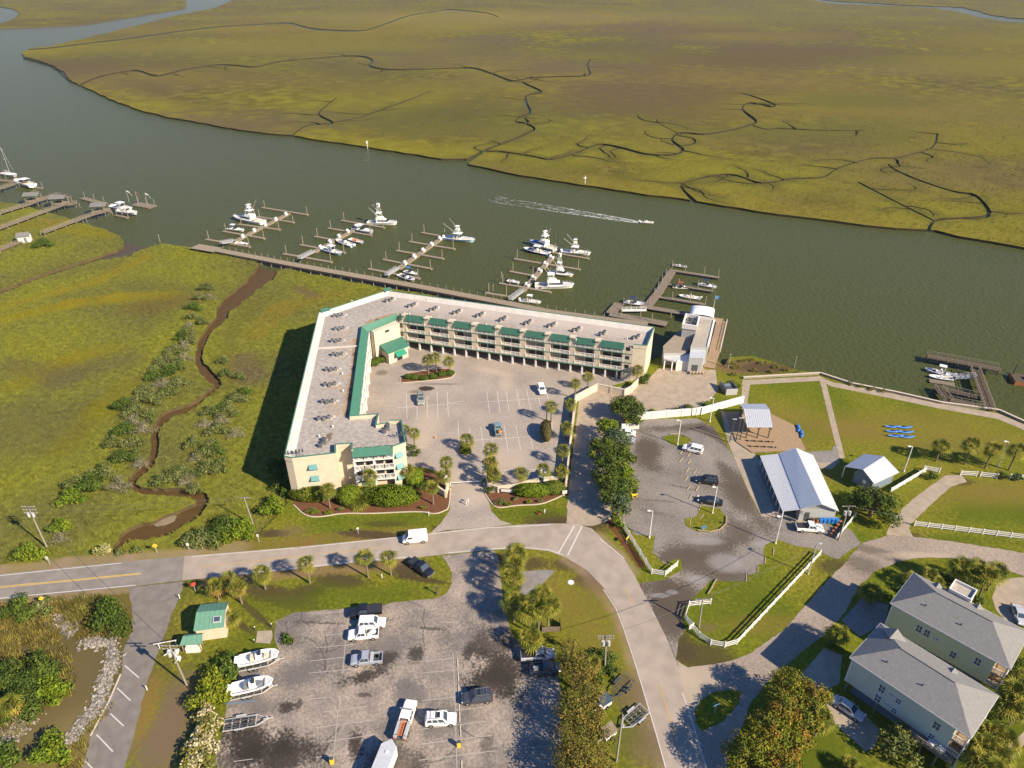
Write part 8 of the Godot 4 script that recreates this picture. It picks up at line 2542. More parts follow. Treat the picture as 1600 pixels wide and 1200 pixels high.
	for q in [[1394, 668], [1413, 669], [1396, 675.5], [1415, 676.5], [1399, 682.5], [1416.5, 684], [1247, 671], [1252, 680]]:
		var tr := 1.2 if q[0] < 1300 else -0.02
		var lab := "blue kayak leaning at the corner of the timber deck" if q[0] < 1300 else "blue kayak lying in the rows on the park lawn"
		if ky == null:
			ky = thing("kayak", lab, "kayak", site(q[0], q[1]), tr, "blue kayaks")
			var rg := []
			for i in 9:
				var t := i / 8.0
				var w := 0.42 * pow(sin(PI * clampf(t, 0.03, 0.97)), 0.7)
				var x := -1.75 + 3.5 * t
				var lift := 0.22 * pow(absf(2.0 * t - 1.0), 2.5)
				rg.append([Vector3(x, 0.36 + lift, -w), Vector3(x, 0.12 + lift, -w * 0.8), Vector3(x, 0.03 + lift, 0), Vector3(x, 0.12 + lift, w * 0.8), Vector3(x, 0.36 + lift, w), Vector3(x, 0.44 + lift, 0)])
			part(smooth(MB.new().loft(rg)), "hull", M.blue, ky)
			part(MB.new().box(Vector3(-0.1, 0.44, 0), Vector3(0.9, 0.04, 0.42)), "cockpit", M.canvas_navy, ky)
			part(MB.new().box(Vector3(-0.45, 0.56, 0), Vector3(0.1, 0.25, 0.38)), "seat_back", M.canvas_navy, ky)
		else:
			copy(ky, lab, site(q[0], q[1]), tr)
	# bench pads, manhole, picnic fence
	var mh := thing("manhole_cover", "pale round manhole cover in the dark verge", "manhole cover", site(892, 910), 0.0)
	part(MB.new().tube(Vector3(0, 0.0, 0), Vector3(0, 0.06, 0), 0.5, 0.5, 16), "lid", M.white_wall, mh)
	part(MB.new().tube(Vector3(0, 0.0, 0), Vector3(0, 0.04, 0), 0.62, 0.62, 16), "ring", M.metal_light, mh)
	var pf := thing("bin_enclosure", "small wooden fence screen below the palm clump", "enclosure", site(861, 987), 0.03)
	for i in 12:
		part(MB.new().box(Vector3(-1.4 + i * 0.25, 0.6, 0), Vector3(0.22, 1.2, 0.05)), "plank", M.wood_old, pf)
	for x in [-1.5, 1.6]:
		part(MB.new().box(Vector3(x, 0.65, -0.9), Vector3(0.1, 1.3, 1.8)), "side", M.wood_dark, pf)
	# pump pipework beside the kiosk
	for q in [[266, 1023, 0.8], [278, 1022, 0.6], [281, 1033, 1.2]]:
		var o := thing("pump_unit", "white pump pipework standing beside the notice kiosk", "pump", site(q[0], q[1]), q[2], "pump units by the kiosk")
		part(smooth(MB.new().ball(Vector3(0, 0.75, 0), Vector3(0.38, 0.42, 0.38))), "tank", M.white, o)
		part(MB.new().tube(Vector3(0, 0, 0), Vector3(0, 0.6, 0), 0.1, 0.1, 8).tube(Vector3(0, 0.6, 0), Vector3(-0.9, 0.6, 0), 0.07, 0.07, 8), "pipe", M.white, o)
	var af := thing("pipe_frame", "white pipe frame gate at the edge of the lane", "gate", site(262, 1012), 0.15)
	part(MB.new().bar(Vector3(-1.2, 0, 0), Vector3(-1.2, 1.3, 0), 0.1).bar(Vector3(1.4, 0, -0.2), Vector3(1.4, 1.3, -0.2), 0.1).bar(Vector3(-1.9, 1.3, 0.1), Vector3(1.6, 1.3, -0.2), 0.1), "frame", M.white, af)
	# flag by the restaurant
	var fl := thing("flag_pole", "white flagpole with a blue flag at the restaurant corner", "flag pole", site(1112, 500, -0.2), 0.0)
	part(MB.new().tube(Vector3.ZERO, Vector3(0, 8.5, 0), 0.08, 0.05, 8), "pole", M.white, fl)
	var fm := MB.new()
	for i in 5:
		var a := Vector3(0.3 * i, 8.3 - 0.07 * i, 0.14 * sin(i * 1.5))
		var b := Vector3(0.3 * (i + 1), 8.3 - 0.07 * (i + 1), 0.14 * sin((i + 1) * 1.5))
		fm.quad(a, b, b - Vector3(0, 1.0, 0), a - Vector3(0, 1.0, 0))
	part(fm, "flag", M.paint_blue, fl)
	# pots behind the fence at the event hall
	for i in 5:
		var o := thing("flower_pot", "terracotta pot in the row behind the white board fence", "pot", site(1299 + i * 3.5, 838 - i * 5.0), 0.0, "terracotta pots")
		part(MB.new().tube(Vector3.ZERO, Vector3(0, 0.55, 0), 0.22, 0.34, 10), "pot", M.rust, o)
		part(MB.new().tube(Vector3(0, 0.5, 0), Vector3(0, 0.6, 0), 0.38, 0.38, 10), "rim", M.rust, o)

# ---------------------------------------------------------------- plants
func leaf_cloud(clumps: Array, count: int, size: float, tones: Array, sd: int, fill := 0.45) -> MB:
	# small leaf faces spread through round clumps [centre, radius]
	var m := MB.new().color(Color(1, 1, 1))
	var r := RandomNumberGenerator.new()
	r.seed = sd
	var wsum := 0.0
	for c in clumps:
		wsum += c[1] * c[1]
	for c in clumps:
		var k := int(count * c[1] * c[1] / wsum)
		var base: Color = tones[r.randi() % tones.size()]
		for i in k:
			var d := Vector3(r.randfn(), r.randfn(), r.randfn()).normalized()
			var q: float = c[1] * pow(r.randf(), fill)
			var p: Vector3 = c[0] + d * q * Vector3(1, 0.85, 1)
			if p.y < 0.05:
				p.y = 0.05 + r.randf() * 0.2
			var n := (d + Vector3(r.randfn(), r.randfn() + 0.5, r.randfn()) * 0.55).normalized()
			var t := n.cross(Vector3(r.randfn(), r.randfn(), r.randfn())).normalized()
			var b := n.cross(t)
			var s := size * r.randf_range(0.6, 1.35)
			var tone: Color = base if r.randf() < 0.72 else tones[r.randi() % tones.size()]
			var f := r.randf_range(0.65, 1.35)
			m.tint = Color(tone.r * f, tone.g * f, tone.b * f)
			var w := t * s * 0.5
			var l := b * s
			m.tri(p - l * 0.5, p + w, p + l * 0.5)
			m.tri(p - l * 0.5, p + l * 0.5, p - w)
	return m

func tree(called: String, label: String, category: String, u: float, v: float, mid: float, rad: float, tall: float, tones: Array, group: String, opt := {}) -> Node3D:
	# u, v read the middle of the crown, mid metres up
	var base := site(u, v, mid)
	base.y = opt.get("ground", 0.0)
	var o := thing(called, label, category, base, 0.0, group)
	var r := RandomNumberGenerator.new()
	r.seed = int(u * 31 + v * 17)
	var low := bool(opt.get("low", false))
	var n: int = opt.get("clumps", 10)
	var clumps := []
	var trunk := MB.new()
	var th := tall * (0.12 if low else 0.38)
	var tr := clampf(rad * 0.06, 0.05, 0.35)
	trunk.tube(Vector3(0, -0.2, 0), Vector3(0, th, 0), tr * 1.3, tr, 7, false)
	for i in n:
		var a := TAU * i / n * 2.4 + r.randf_range(-0.5, 0.5)
		var q := rad * sqrt((i + 0.3) / n) * r.randf_range(0.6, 0.85)
		var cr := rad * r.randf_range(0.24, 0.5) * (1.0 if n < 14 else 0.78)
		var top := lerpf(tall, tall * 0.5, pow(q / rad, 2.0))
		var y := maxf(cr * (0.45 if low else 0.8), top - cr * r.randf_range(0.85, 1.3))
		if not low:
			y = maxf(y, tall * 0.36)
		var c := Vector3(cos(a) * q, y, sin(a) * q)
		clumps.append([c, cr])
		trunk.tube(Vector3(0, th * r.randf_range(0.6, 1.0), 0), c, tr * 0.55, tr * 0.15, 5, false)
	if low:
		clumps.append([Vector3(0, tall * 0.35, 0), rad * 0.5])
	part(trunk, "trunk", opt.get("bark", M.bark), o)
	var cnt := int(opt.get("dense", 1.0) * clampf(rad * rad * 150.0, 260.0, 5200.0))
	part(leaf_cloud(clumps, cnt, opt.get("leaf", 0.34), tones, r.seed, opt.get("fill", 0.45)), "crown", M.leaf, o)
	return o

func hedge(label: String, u: float, v: float, s: Vector3, tones: Array, turn := 0.0) -> void:
	# a clipped rounded mass: small leaves close to a smooth skin over a dark twig core
	var p := site(u, v, s.y * 0.5)
	p.y = 0.0
	var o := thing("clipped_hedge", label, "hedge", p, turn, "clipped hedges")
	part(MB.new().ball(Vector3(0, s.y * 0.45, 0), Vector3(s.x, s.y * 0.52, s.z) * 0.93, 14, 8), "branches", M.twig, o)
	var m := MB.new().color(Color(1, 1, 1))
	var r := RandomNumberGenerator.new()
	r.seed = int(u * 7 + v)
	var k := int(clampf((s.x * s.z + s.x * s.y + s.y * s.z) * 260.0, 700.0, 6500.0))
	for i in k:
		var d := Vector3(r.randfn(), r.randfn(), r.randfn()).normalized()
		if d.y < -0.75:
			continue
		var lump := 1.0 + 0.05 * sin(d.x * 9.0 + u) * sin(d.z * 11.0) + r.randf_range(-0.03, 0.03)
		var at := Vector3(0, s.y * 0.45, 0) + d * Vector3(s.x, s.y * 0.55, s.z) * lump
		var n := (d + Vector3(r.randfn(), r.randfn(), r.randfn()) * 0.45).normalized()
		var t := n.cross(Vector3(r.randfn(), 1.0, r.randfn())).normalized()
		var b := n.cross(t)
		var q := r.randf_range(0.1, 0.2)
		var tone: Color = tones[r.randi() % tones.size()] * r.randf_range(0.65, 1.3)
		m.tint = tone
		m.tri(at - b * q, at + t * q * 0.6, at + b * q)
		m.tri(at - b * q, at + b * q, at - t * q * 0.6)
	part(m, "foliage", M.leaf, o)

func palm_crown(sd: int, dead: bool) -> ArrayMesh:
	# fan fronds on stalks: each fan is a spread of narrow drooping blades
	var m := MB.new().color(Color(1, 1, 1))
	var r := RandomNumberGenerator.new()
	r.seed = sd
	for i in 30:
		var a := i * 2.399 + r.randf_range(-0.2, 0.2)
		var e := lerpf(1.3, -0.75, float(i) / 29.0) + r.randf_range(-0.25, 0.25)
		var d := Vector3(cos(a) * cos(e), sin(e), sin(a) * cos(e))
		var side := d.cross(Vector3.UP).normalized()
		var nrm := side.cross(d).normalized()
		var st := r.randf_range(0.55, 0.85)
		var hub := d * st
		var brown := dead and i > 21
		var tone := Color(0.30, 0.19, 0.05) if brown else Color(0.075, 0.10, 0.014).lerp(Color(0.23, 0.21, 0.03), r.randf())
		m.tint = tone * 0.8
		m.tri(hub * 0.1 - side * 0.03, hub, hub * 0.1 + side * 0.03)
		var L := r.randf_range(0.7, 1.25)
		for k in 9:
			var t := (k - 4) / 4.0
			var bd := (d * cos(t * 1.35) + side * sin(t * 1.35)).normalized()
			var b1 := hub + bd * L * 0.55 + nrm * 0.06 * (1.0 - absf(t))
			var tip := hub + bd * L - Vector3(0, L * (0.22 + 0.18 * absf(t)), 0)
			var w := bd.cross(nrm).normalized() * 0.062 * L
			var f := r.randf_range(0.7, 1.35)
			m.tint = Color(tone.r * f, tone.g * f, tone.b * f)
			m.tri(hub, b1 + w, b1 - w)
			m.tri(b1 - w, b1 + w, tip)
	return m.mesh()

var palm_kinds := []

func palm(label: String, u: float, v: float, h: float, size := 1.0, group := "cabbage palms", dead := false) -> void:
	if palm_kinds.is_empty():
		for i in 6:
			palm_kinds.append(palm_crown(40 + i, i > 3))
	var p := site(u, v, h)
	p.y = 0.0
	var o := thing("cabbage_palm", label, "palm", p, rng.randf() * TAU, group)
	var lean := Vector3(rng.randf_range(-0.04, 0.04), 1, rng.randf_range(-0.04, 0.04)) * h
	var t := MB.new().tube(Vector3(0, -0.1, 0), lean * 0.5 * Vector3(0.6, 1, 0.6), 0.2, 0.16, 8, false).tube(lean * 0.5 * Vector3(0.6, 1, 0.6), lean, 0.16, 0.19, 8, false)
	part(t, "trunk", M.palm_bark, o)
	var c := part(palm_kinds[(4 + rng.randi() % 2) if dead else rng.randi() % 4], "crown", M.leaf, o, lean)
	c.scale = Vector3.ONE * size * 1.12
	c.rotation.y = rng.randf() * TAU

func build_plants() -> void:
	M.twig = mat(0.05, 0.05, 0.02, 0.95)
	M.wood_grey = mat(0.42, 0.37, 0.31, 0.95, T.speck, 0.8)
	var green := [Color(0.062, 0.10, 0.014), Color(0.085, 0.125, 0.018), Color(0.05, 0.078, 0.014)]
	var bright := [Color(0.12, 0.17, 0.012), Color(0.15, 0.195, 0.014), Color(0.09, 0.14, 0.012)]
	var oak := [Color(0.048, 0.078, 0.014), Color(0.07, 0.098, 0.018), Color(0.10, 0.12, 0.016)]
	var cedar := [Color(0.07, 0.10, 0.05), Color(0.055, 0.085, 0.035), Color(0.09, 0.12, 0.05)]
	var autumn := [Color(0.12, 0.145, 0.014), Color(0.15, 0.17, 0.014), Color(0.14, 0.145, 0.016), Color(0.20, 0.155, 0.018), Color(0.10, 0.115, 0.016), Color(0.23, 0.125, 0.022), Color(0.16, 0.16, 0.018), Color(0.085, 0.105, 0.016)]
	var rusty := [Color(0.17, 0.135, 0.03), Color(0.13, 0.12, 0.026), Color(0.21, 0.15, 0.034), Color(0.10, 0.105, 0.022), Color(0.15, 0.14, 0.024)]
	var sage := [Color(0.12, 0.145, 0.035), Color(0.15, 0.165, 0.06), Color(0.085, 0.11, 0.026)]
	var grey := [Color(0.25, 0.225, 0.16), Color(0.20, 0.185, 0.12), Color(0.15, 0.15, 0.07)]
	# --- palms, read at the crown
	for q in [[478, 880, 5.0, 0], [571, 870, 5.2, 0], [608, 872, 4.4, 0]]:
		palm("tall cabbage palm standing in the row on the road verge", q[0], q[1], q[2], 1.0, "palms on the road verge")
	for q in [[409, 897, 3.8, false], [371, 918, 4.0, true], [336, 917, 3.2, true], [357, 906, 2.8, true]]:
		palm("cabbage palm with %s fronds in the cluster near the pump house" % ("yellowing" if q[3] else "green"), q[0], q[1], q[2], 1.05, "palms near the pump house", q[3])
	palm("low palm at the gable of the pump house", 361, 966, 1.6, 0.9)
	for q in [[668, 562, 4.6], [681, 559, 5.0], [702, 565, 4.0]]:
		palm("cabbage palm on the long planted island of the hotel lot", q[0], q[1], q[2], 1.05, "palms on the hotel islands")
	for q in [[593, 528, 5.2], [600, 530, 4.8]]:
		palm("cabbage palm before the hotel entrance tower", q[0], q[1], q[2], 0.9, "palms at the hotel entrance")
	palm("stubby palm on the small round island with a white sign", 729, 688, 2.6, 1.15)
	for q in [[768, 703, 4.6], [767, 722, 4.2], [771, 741, 4.2]]:
		palm("cabbage palm in the close trio beside the hotel gate", q[0], q[1], q[2], 1.05, "palms at the hotel gate")
	for q in [[697, 724, 4.2], [694, 743, 3.6], [675, 762, 4.4]]:
		palm("cabbage palm on the hedge side of the hotel gate", q[0], q[1], q[2], 1.0, "palms at the hotel gate")
	for q in [[815, 739, 4.0], [849, 734, 4.2]]:
		palm("cabbage palm just behind the hotel entrance wall", q[0], q[1], q[2], 1.0, "palms at the hotel wall")
	for q in [[885.6, 667, 3.6], [879, 705, 3.8], [877, 736, 2.6], [891, 631, 3.8]]:
		palm("cabbage palm in the shaded strip along the long cream wall", q[0], q[1], q[2], 1.0, "palms along the cream wall")
	palm("cabbage palm behind the brown clipped hedge", 862, 635, 4.6, 1.0)
	for q in [[900, 599, 4.6], [920, 589, 4.2]]:
		palm("cabbage palm at the upper corner of the cream wall", q[0], q[1], q[2], 0.95, "palms along the cream wall")
	palm("leaning cabbage palm at the end block of the long wing", 997, 579, 4.4, 1.0)
	for q in [[633, 671, 3.6], [646, 677, 4.0]]:
		palm("slim palm beside the south east corner of the hotel", q[0], q[1], q[2], 0.85, "palms at the hotel front")
	for q in [[511, 767, 4.6], [578, 744, 5.4], [635, 735, 3.6]]:
		palm("cabbage palm rising from the hedge at the hotel front", q[0], q[1], q[2], 1.05, "palms at the hotel front")
	palm("sprawling pale fan palm at ground level before the hotel hedge", 561, 783, 1.0, 1.45)
	for q in [[808, 866, 4.6], [805, 884, 4.8], [802, 902, 5.0], [803, 943, 4.4], [846, 932, 6.0], [857, 946, 5.6], [828, 955, 5.2], [842, 953, 5.6], [829, 997, 3.0]]:
		palm("cabbage palm in the dense clump between the stained lot and the bend", q[0], q[1], q[2], 1.3, "palms at the bend")
	for q in [[1471, 697, 4.2], [1519, 695, 5.4], [1552, 701, 5.4], [1590, 704, 5.4]]:
		palm("tall palm in the row along the park field", q[0], q[1], q[2], 1.25, "palms along the park field")
	for q in [[1362, 926, 2.6], [1308, 990, 2.4]]:
		palm("rounded pale palm in the mulch between the house drives", q[0], q[1], q[2], 1.15, "palms between the drives")
	for q in [[1503, 887, 4.6], [1530, 890, 5.0], [1545, 900, 5.2], [1556, 894, 4.6], [1518, 899, 4.4]]:
		palm("palm in the cluster behind the yellow green house", q[0], q[1], q[2], 1.25, "palms behind the house")
	for q in [[1451, 898, 3.0], [1463, 910, 2.4], [1425, 905, 2.0]]:
		palm("low palm against the upper side of the yellow green house", q[0], q[1], q[2], 0.95, "palms behind the house")
	for q in [[1584, 1085, 4.6], [1592, 1105, 4.2], [1575, 1102, 4.0], [1598, 1065, 4.6]]:
		palm("palm in the clump between the two houses' gardens", q[0], q[1], q[2], 1.3, "palms in the gardens")
	for q in [[1550, 1146, 4.0], [1538, 1168, 4.4], [1558, 1180, 4.0], [1530, 1190, 4.2], [1570, 1158, 3.6], [1548, 1200, 4.4]]:
		palm("palm in the thicket beyond the sage house balconies", q[0], q[1], q[2], 1.25, "palms in the gardens")
	palm("palm standing in a mulch ring under the turning trees", 1283, 1122, 4.2, 1.25)
	palm("young palm in the palmetto clump at the crossarm pole", 926, 1038, 2.6, 0.9, "cabbage palms", true)
	for q in [[1326, 1196, 1.2], [1400, 1152, 1.0], [1340, 1208, 1.4]]:
		palm("low palmetto in the lawn of the sage house", q[0], q[1], q[2], 0.9, "palmettos")
	palm("slanting dead-leaved palm at the pond bank", 14, 1102, 3.4, 1.0, "cabbage palms", true)
	# --- broadleaf trees
	tree("live_oak", "rounded live oak at the head of the service drive", "tree", 978, 637, 3.8, 5.6, 6.6, oak, "dark trees", {"clumps": 18, "dense": 1.2})
	for q in [[948, 668, 3.4, 3.4, 6.0, 1], [962, 690, 4.2, 4.4, 7.6, 2], [944, 704, 4.2, 4.4, 7.6, 0], [968, 717, 3.6, 3.8, 6.8, 0], [950, 735, 4.4, 4.8, 8.0, 0], [973, 745, 3.4, 3.6, 6.4, 1], [955, 765, 4.0, 4.6, 7.4, 0], [974, 764, 3.0, 3.0, 5.6, 0], [966, 788, 3.0, 3.4, 5.8, 2]]:
		tree("shade_tree", ["dark green oak in the tree row along the gravel lot", "yellow green tree in the tree row along the gravel lot", "grey green cedar in the tree row along the gravel lot"][q[5]], "tree", q[0], q[1], q[2], q[3], q[4], [oak, bright, cedar][q[5]], "tree row by the gravel lot", {"clumps": 15, "dense": 1.2})
	tree("live_oak", "large round oak between the event hall and the dirt drive", "tree", 1366, 785, 3.6, 5.6, 6.8, oak, "dark trees", {"clumps": 18, "dense": 1.2})
	for q in [[1232, 1072, 4.6, 3.8, 7.2], [1266, 1090, 4.4, 3.9, 6.8], [1222, 1112, 5.0, 3.9, 8.0], [1254, 1126, 4.2, 3.4, 6.4], [1198, 1146, 5.0, 4.0, 8.0], [1236, 1156, 4.2, 3.4, 6.6], [1176, 1180, 5.0, 4.2, 7.8], [1218, 1194, 4.6, 4.0, 7.0]]:
		tree("turning_tree", "green and orange turning tree beside the side street", "tree", q[0], q[1], q[2], q[3], q[4], autumn, "turning trees", {"clumps": 18, "leaf": 0.24, "dense": 1.7, "fill": 0.4})
	for q in [[892, 1020, 4.0, 3.4, 6.2], [902, 1050, 4.2, 3.8, 6.6], [912, 1082, 4.2, 4.2, 6.8], [898, 1110, 4.2, 4.2, 6.8], [918, 1130, 3.8, 4.0, 6.4], [902, 1160, 4.2, 4.4, 6.8], [918, 1188, 4.0, 4.4, 6.6], [895, 1200, 4.0, 4.2, 6.6]]:
		tree("cypress_tree", "rust brown thinning tree between the stained lot and the verge", "tree", q[0], q[1], q[2], q[3], q[4], rusty, "brown trees at the verge", {"clumps": 17, "dense": 1.0, "leaf": 0.2, "fill": 0.4})
	tree("garden_tree", "small round tree in a mulch bed beside the sage house", "tree", 1404, 1160, 2.4, 3.4, 4.6, [Color(0.12, 0.14, 0.03), Color(0.09, 0.11, 0.03), Color(0.16, 0.16, 0.035)], "garden trees", {"clumps": 9})
	tree("myrtle_bush", "round bush by the corner of the end block at the service drive", "bush", 1007, 590, 1.2, 2.0, 2.6, green, "garden bushes", {"low": true})
	# --- shrubs along creek and roads
	var bush := 0
	for q in [[170, 958, 2.2, 4.6, 4.4, 0], [60, 1045, 2.4, 4.6, 4.4, 0], [30, 1085, 2.4, 5.2, 4.4, 0], [75, 1075, 2.0, 3.6, 3.6, 1], [10, 1060, 2.2, 4.6, 4.2, 0], [80, 1168, 1.8, 3.6, 3.6, 1], [22, 950, 1.6, 3.4, 3.0, 0], [60, 945, 1.2, 2.6, 2.2, 2], [42, 862, 1.4, 3.4, 2.8, 1], [90, 820, 1.2, 2.6, 2.4, 1], [108, 775, 1.4, 3.4, 2.8, 1], [138, 752, 1.8, 4.0, 3.4, 0], [118, 752, 1.6, 3.4, 3.0, 4], [350, 820, 1.8, 4.8, 3.4, 0], [318, 838, 1.4, 3.8, 2.8, 4], [375, 826, 1.8, 4.2, 3.4, 1], [295, 842, 1.0, 2.6, 2.0, 4], [427, 788, 1.6, 3.4, 3.2, 1], [160, 860, 0.8, 1.9, 1.8, 5], [187, 862, 0.6, 1.3, 1.2, 4], [212, 858, 0.5, 1.2, 1.0, 4], [66, 378, 1.4, 4.4, 3.0, 0], [0, 1180, 1.4, 3.0, 2.6, 0]]:
		var ph: String = ["dense dark green shrub on the marshy ground", "bright green shrub on the marshy ground", "olive scrub on the marshy ground", "", "grey green shrub by the road creek", "pale cream flowering shrub at the road shoulder"][q[5]]
		tree("wild_shrub", ph, "shrub", q[0], q[1], q[2], q[3], q[4], [green, bright, sage, sage, sage, [Color(0.40, 0.37, 0.17), Color(0.26, 0.26, 0.09)]][q[5]], "wild shrubs", {"low": true, "clumps": 7, "leaf": 0.3})
	for q in [[302, 477, 1, 2.6], [322, 446, 4, 2.6], [312, 462, 4, 2.4], [326, 462, 3, 2.0], [300, 492, 4, 2.2], [272, 545, 4, 2.8], [288, 538, 3, 2.4], [264, 578, 1, 2.8], [248, 568, 4, 2.6], [277, 567, 4, 2.6], [238, 585, 1, 2.6], [250, 597, 3, 2.6], [220, 620, 4, 2.8], [192, 633, 1, 3.0], [208, 640, 4, 2.8], [226, 606, 4, 2.4], [192, 672, 1, 3.0], [222, 668, 3, 2.8], [192, 713, 1, 2.8], [208, 706, 4, 2.0], [382, 609, 1, 2.0], [368, 620, 4, 2.6], [338, 669, 4, 2.6], [352, 642, 4, 2.6], [366, 675, 3, 2.2], [316, 705, 4, 2.4], [334, 700, 1, 2.2], [304, 712, 3, 1.8], [280, 735, 4, 2.4], [290, 748, 3, 2.4], [186, 757, 3, 3.0], [302, 760, 4, 1.8], [92, 838, 3, 1.8], [344, 632, 1, 1.8], [374, 585, 4, 1.8], [330, 690, 4, 2.0], [316, 500, 4, 2.2], [292, 515, 4, 2.4], [284, 524, 1, 2.2], [296, 505, 3, 2.0], [296, 528, 4, 2.4], [258, 558, 4, 2.6], [286, 556, 3, 2.4], [262, 610, 4, 2.6], [240, 622, 4, 2.6], [276, 596, 4, 2.4], [206, 656, 3, 2.6], [230, 648, 4, 2.6], [176, 690, 4, 2.4], [205, 690, 4, 2.4], [216, 722, 3, 2.2], [160, 735, 4, 2.8], [346, 560, 4, 1.8], [352, 580, 4, 2.0], [330, 640, 4, 2.4], [318, 660, 3, 2.2], [300, 690, 4, 2.2], [270, 742, 4, 2.6], [250, 748, 4, 2.2], [344, 655, 3, 2.2], [322, 730, 4, 2.6], [340, 725, 4, 2.4]]:
		var k: int = q[2]
		tree("creek_shrub", {1: "leafy green shrub on the bank of the brown creek", 4: "sage green shrub on the bank of the brown creek", 3: "bare grey shrub on the bank of the brown creek"}[k], "shrub", q[0], q[1], 1.0, q[3] * 1.25, q[3] * 1.15, {1: green, 4: sage, 3: grey}[k], "shrubs along the creek", {"low": true, "clumps": 7, "leaf": 0.26 if k != 3 else 0.16, "dense": 1.1 if k != 3 else 0.7, "ground": -0.4, "bark": M.wood_grey})
	for q in [[440, 738], [430, 725], [445, 755]]:
		tree("wild_shrub", "dark shrub in the shadow of the hotel end", "shrub", q[0], q[1], 1.4, 3.2, 3.2, green, "wild shrubs", {"low": true, "ground": -0.4})
	# --- hedge bushes along the stained lot
	for q in [[352, 1040, 1.6, 2.8, 3.2, 0], [334, 1062, 1.8, 3.2, 3.4, 1], [322, 1085, 1.8, 3.2, 3.4, 1], [342, 1082, 1.4, 2.4, 2.8, 1], [322, 1112, 1.4, 2.4, 2.8, 2], [318, 1135, 1.4, 2.6, 2.8, 2], [310, 1160, 1.4, 2.6, 2.8, 2], [302, 1186, 1.4, 2.8, 2.8, 2], [330, 1128, 1.0, 1.8, 2.0, 2]]:
		tree("border_shrub", ["dark green bush beside the trailered boats", "yellow green bush beside the trailered boats", "tall bush with cream plumes along the stained lot"][q[5]], "bush", q[0], q[1], q[2], q[3], q[4], [green, [Color(0.17, 0.19, 0.014), Color(0.13, 0.16, 0.014)], [Color(0.13, 0.14, 0.03), Color(0.42, 0.37, 0.22), Color(0.17, 0.16, 0.03)]][q[5]], "border bushes", {"low": true, "clumps": 7})
	# --- clipped hedges and beds
	hedge("large bright clipped hedge before the hotel balconies", 612, 773, Vector3(5.8, 3.6, 2.7), bright)
	hedge("round bright hedge left of the fan palm", 546, 773, Vector3(2.6, 3.4, 2.4), bright)
	hedge("box hedge along the blank hotel front", 488, 770, Vector3(4.8, 3.2, 1.8), [Color(0.11, 0.14, 0.014), Color(0.14, 0.16, 0.02)])
	hedge("round green hedge at the hotel corner by the drive", 646, 744, Vector3(2.2, 3.2, 2.4), bright)
	hedge("low hedge between the two big hedges at the hotel front", 573, 772, Vector3(2.2, 2.8, 1.6), green)
	hedge("bright clipped hedge behind the entrance wall bed", 832, 765, Vector3(4.0, 2.4, 1.8), bright)
	hedge("taller clipped hedge beside the notice board", 865, 761, Vector3(2.5, 2.4, 1.8), [Color(0.10, 0.135, 0.015), Color(0.13, 0.16, 0.02)])
	hedge("tall brown green clipped hedge at the lot edge", 853, 672, Vector3(1.3, 3.2, 3.6), [Color(0.11, 0.09, 0.035), Color(0.09, 0.085, 0.03)])
	hedge("small round shrub on the round island", 727, 704, Vector3(1.4, 1.2, 1.0), bright)
	for q in [[638, 588], [648, 589], [662, 590], [676, 588], [690, 584], [703, 582]]:
		hedge("dark green bush in the row on the long hotel island", q[0], q[1], Vector3(1.3, 1.3, 0.9), green)
	for q in [[583, 566, 1.6], [591, 562, 1.2], [597, 561, 1.3], [623, 548, 1.3], [630, 547, 1.0]]:
		hedge("dark shrub at the foot of the hotel entrance", q[0], q[1], Vector3(q[2], 1.7, q[2] * 0.8), green)
	for q in [[650, 708, 1.6], [641, 700, 1.4], [657, 760, 1.8], [668, 756, 1.6], [640, 770, 1.6], [763, 766, 1.5], [760, 752, 1.3], [776, 750, 1.2]]:
		tree("bed_shrub", "mid green shrub in the mulch by the hotel gate", "shrub", q[0], q[1], 0.8, q[2], 2.0, green, "bed shrubs", {"low": true, "clumps": 5, "leaf": 0.24})
	for q in [[484, 797, 1.4, 1], [492, 800, 1.0, 0], [512, 801, 0.9, 0], [532, 796, 0.8, 1], [661, 793, 0.8, 0], [779, 784, 1.5, 1], [795, 788, 0.8, 0], [806, 779, 0.7, 1], [826, 785, 0.7, 0], [844, 783, 0.8, 1], [1300, 1003, 0.9, 1]]:
		tree("bed_shrub", "small %s shrub in the mulch bed at the hotel front" % ("bright" if q[3] == 0 else "grey green"), "shrub", q[0], q[1], 0.4, q[2], 1.0, [bright, sage][q[3]], "bed shrubs", {"low": true, "clumps": 5, "leaf": 0.2})
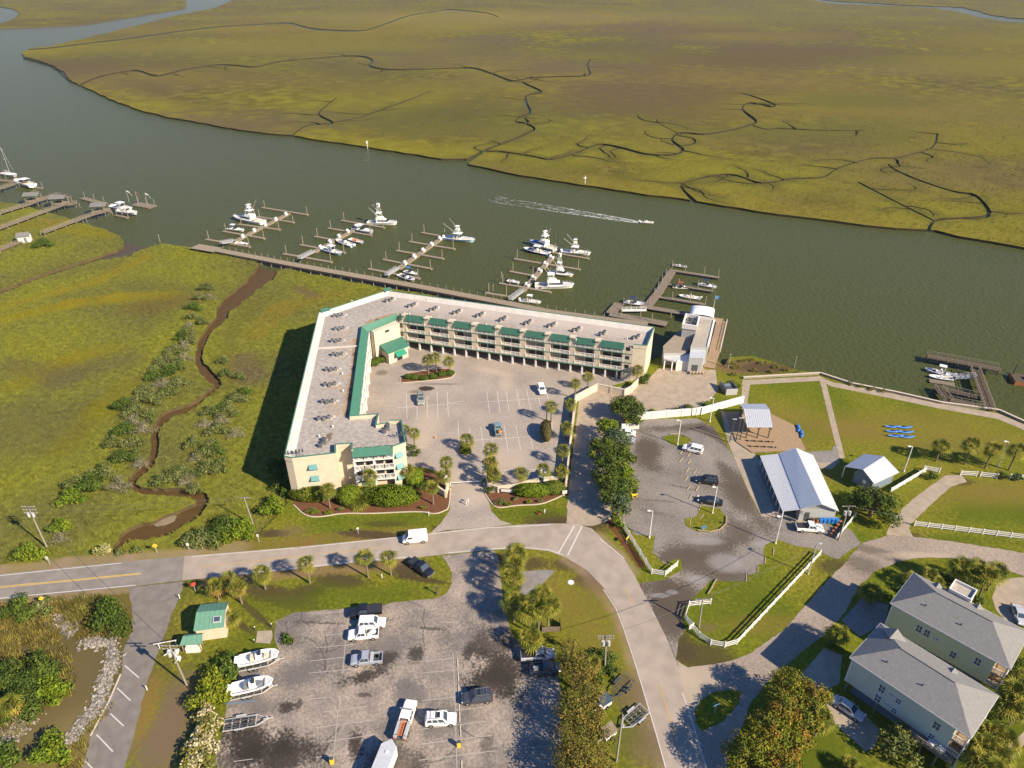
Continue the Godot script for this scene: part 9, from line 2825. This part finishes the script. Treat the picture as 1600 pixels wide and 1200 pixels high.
	# --- bushes round the park, houses and banks
	for q in [[1455, 742, 1.6, 2.0, 0], [1566, 742, 1.6, 2.0, 0], [1590, 745, 1.4, 2.0, 0], [1075, 636, 2.0, 1.6, 0], [1104, 630, 1.6, 1.6, 1], [1060, 640, 1.6, 1.2, 0], [1020, 642, 1.4, 1.0, 1], [1153, 602, 1.3, 1.8, 1], [448, 997, 1.6, 1.2, 0], [940, 1025, 2.6, 2.2, 0], [952, 1040, 2.2, 1.8, 0], [930, 1052, 2.0, 1.8, 0], [1496, 921, 1.4, 1.6, 1], [1520, 935, 2.2, 2.4, 0], [1386, 928, 1.4, 1.2, 1], [1410, 920, 1.6, 1.4, 0], [1430, 912, 1.6, 1.4, 0], [1480, 905, 1.8, 1.6, 0], [1555, 1130, 2.4, 2.4, 1], [1590, 1040, 2.6, 3.0, 0], [1592, 1070, 2.6, 3.0, 0], [965, 815, 1.6, 2.4, 1]]:
		tree("garden_bush", ["dark green bush planted around the park and houses", "yellow green bush planted around the park and houses"][q[4]], "bush", q[0], q[1], q[3] * 0.5, q[2], q[3], [green, bright][q[4]], "garden bushes", {"low": true, "clumps": 6, "leaf": 0.26})
	for q in [[1142, 566, 1.8], [1150, 573, 1.6], [1160, 563, 1.4], [1175, 561, 1.4], [1192, 566, 1.6], [1212, 572, 1.5], [1228, 577, 1.4], [1246, 582, 1.3], [1345, 602, 1.3], [1362, 606, 1.4], [1380, 610, 1.3], [1330, 598, 1.2], [1147, 584, 1.4], [1143, 596, 1.4], [1178, 578, 1.2], [1205, 580, 1.0]]:
		tree("shore_shrub", "olive marsh shrub on the muddy shore by the seawall", "shrub", q[0], q[1], 0.5, q[2], 1.4, [Color(0.15, 0.14, 0.025), Color(0.10, 0.11, 0.02), Color(0.19, 0.165, 0.03)], "shore shrubs", {"low": true, "clumps": 5, "leaf": 0.22, "ground": -0.3})
	# rough tall grass round the pond and the shoulders
	var cv := Canvas.new()
	cv.setup(-110, -115, 80, 70, 0.5, 4, 0.06, 0.4)
	cv.fill(lin(0.15, 0.125, 0.035), lin(0.20, 0.165, 0.045), lin(0.14, 0.15, 0.03), 0.5)
	scatter("rough_grass", "straw and olive rough grass on the wild corner by the pond", 26000, [area([-150, 945, 0, 944, 90, 935, 160, 930, 195, 950, 196, 990, 172, 1000, 130, 1000, 105, 985, 95, 1000, 110, 1030, 120, 1060, 110, 1090, 70, 1110, 30, 1150, -150, 1200]), area([180, 1100, 150, 1125, 110, 1170, 90, 1230, 125, 1230, 140, 1150])], cv, -0.05, 0.8, 0.5, 8, Rect2(-110, -115, 80, 70), 61, 0.9)
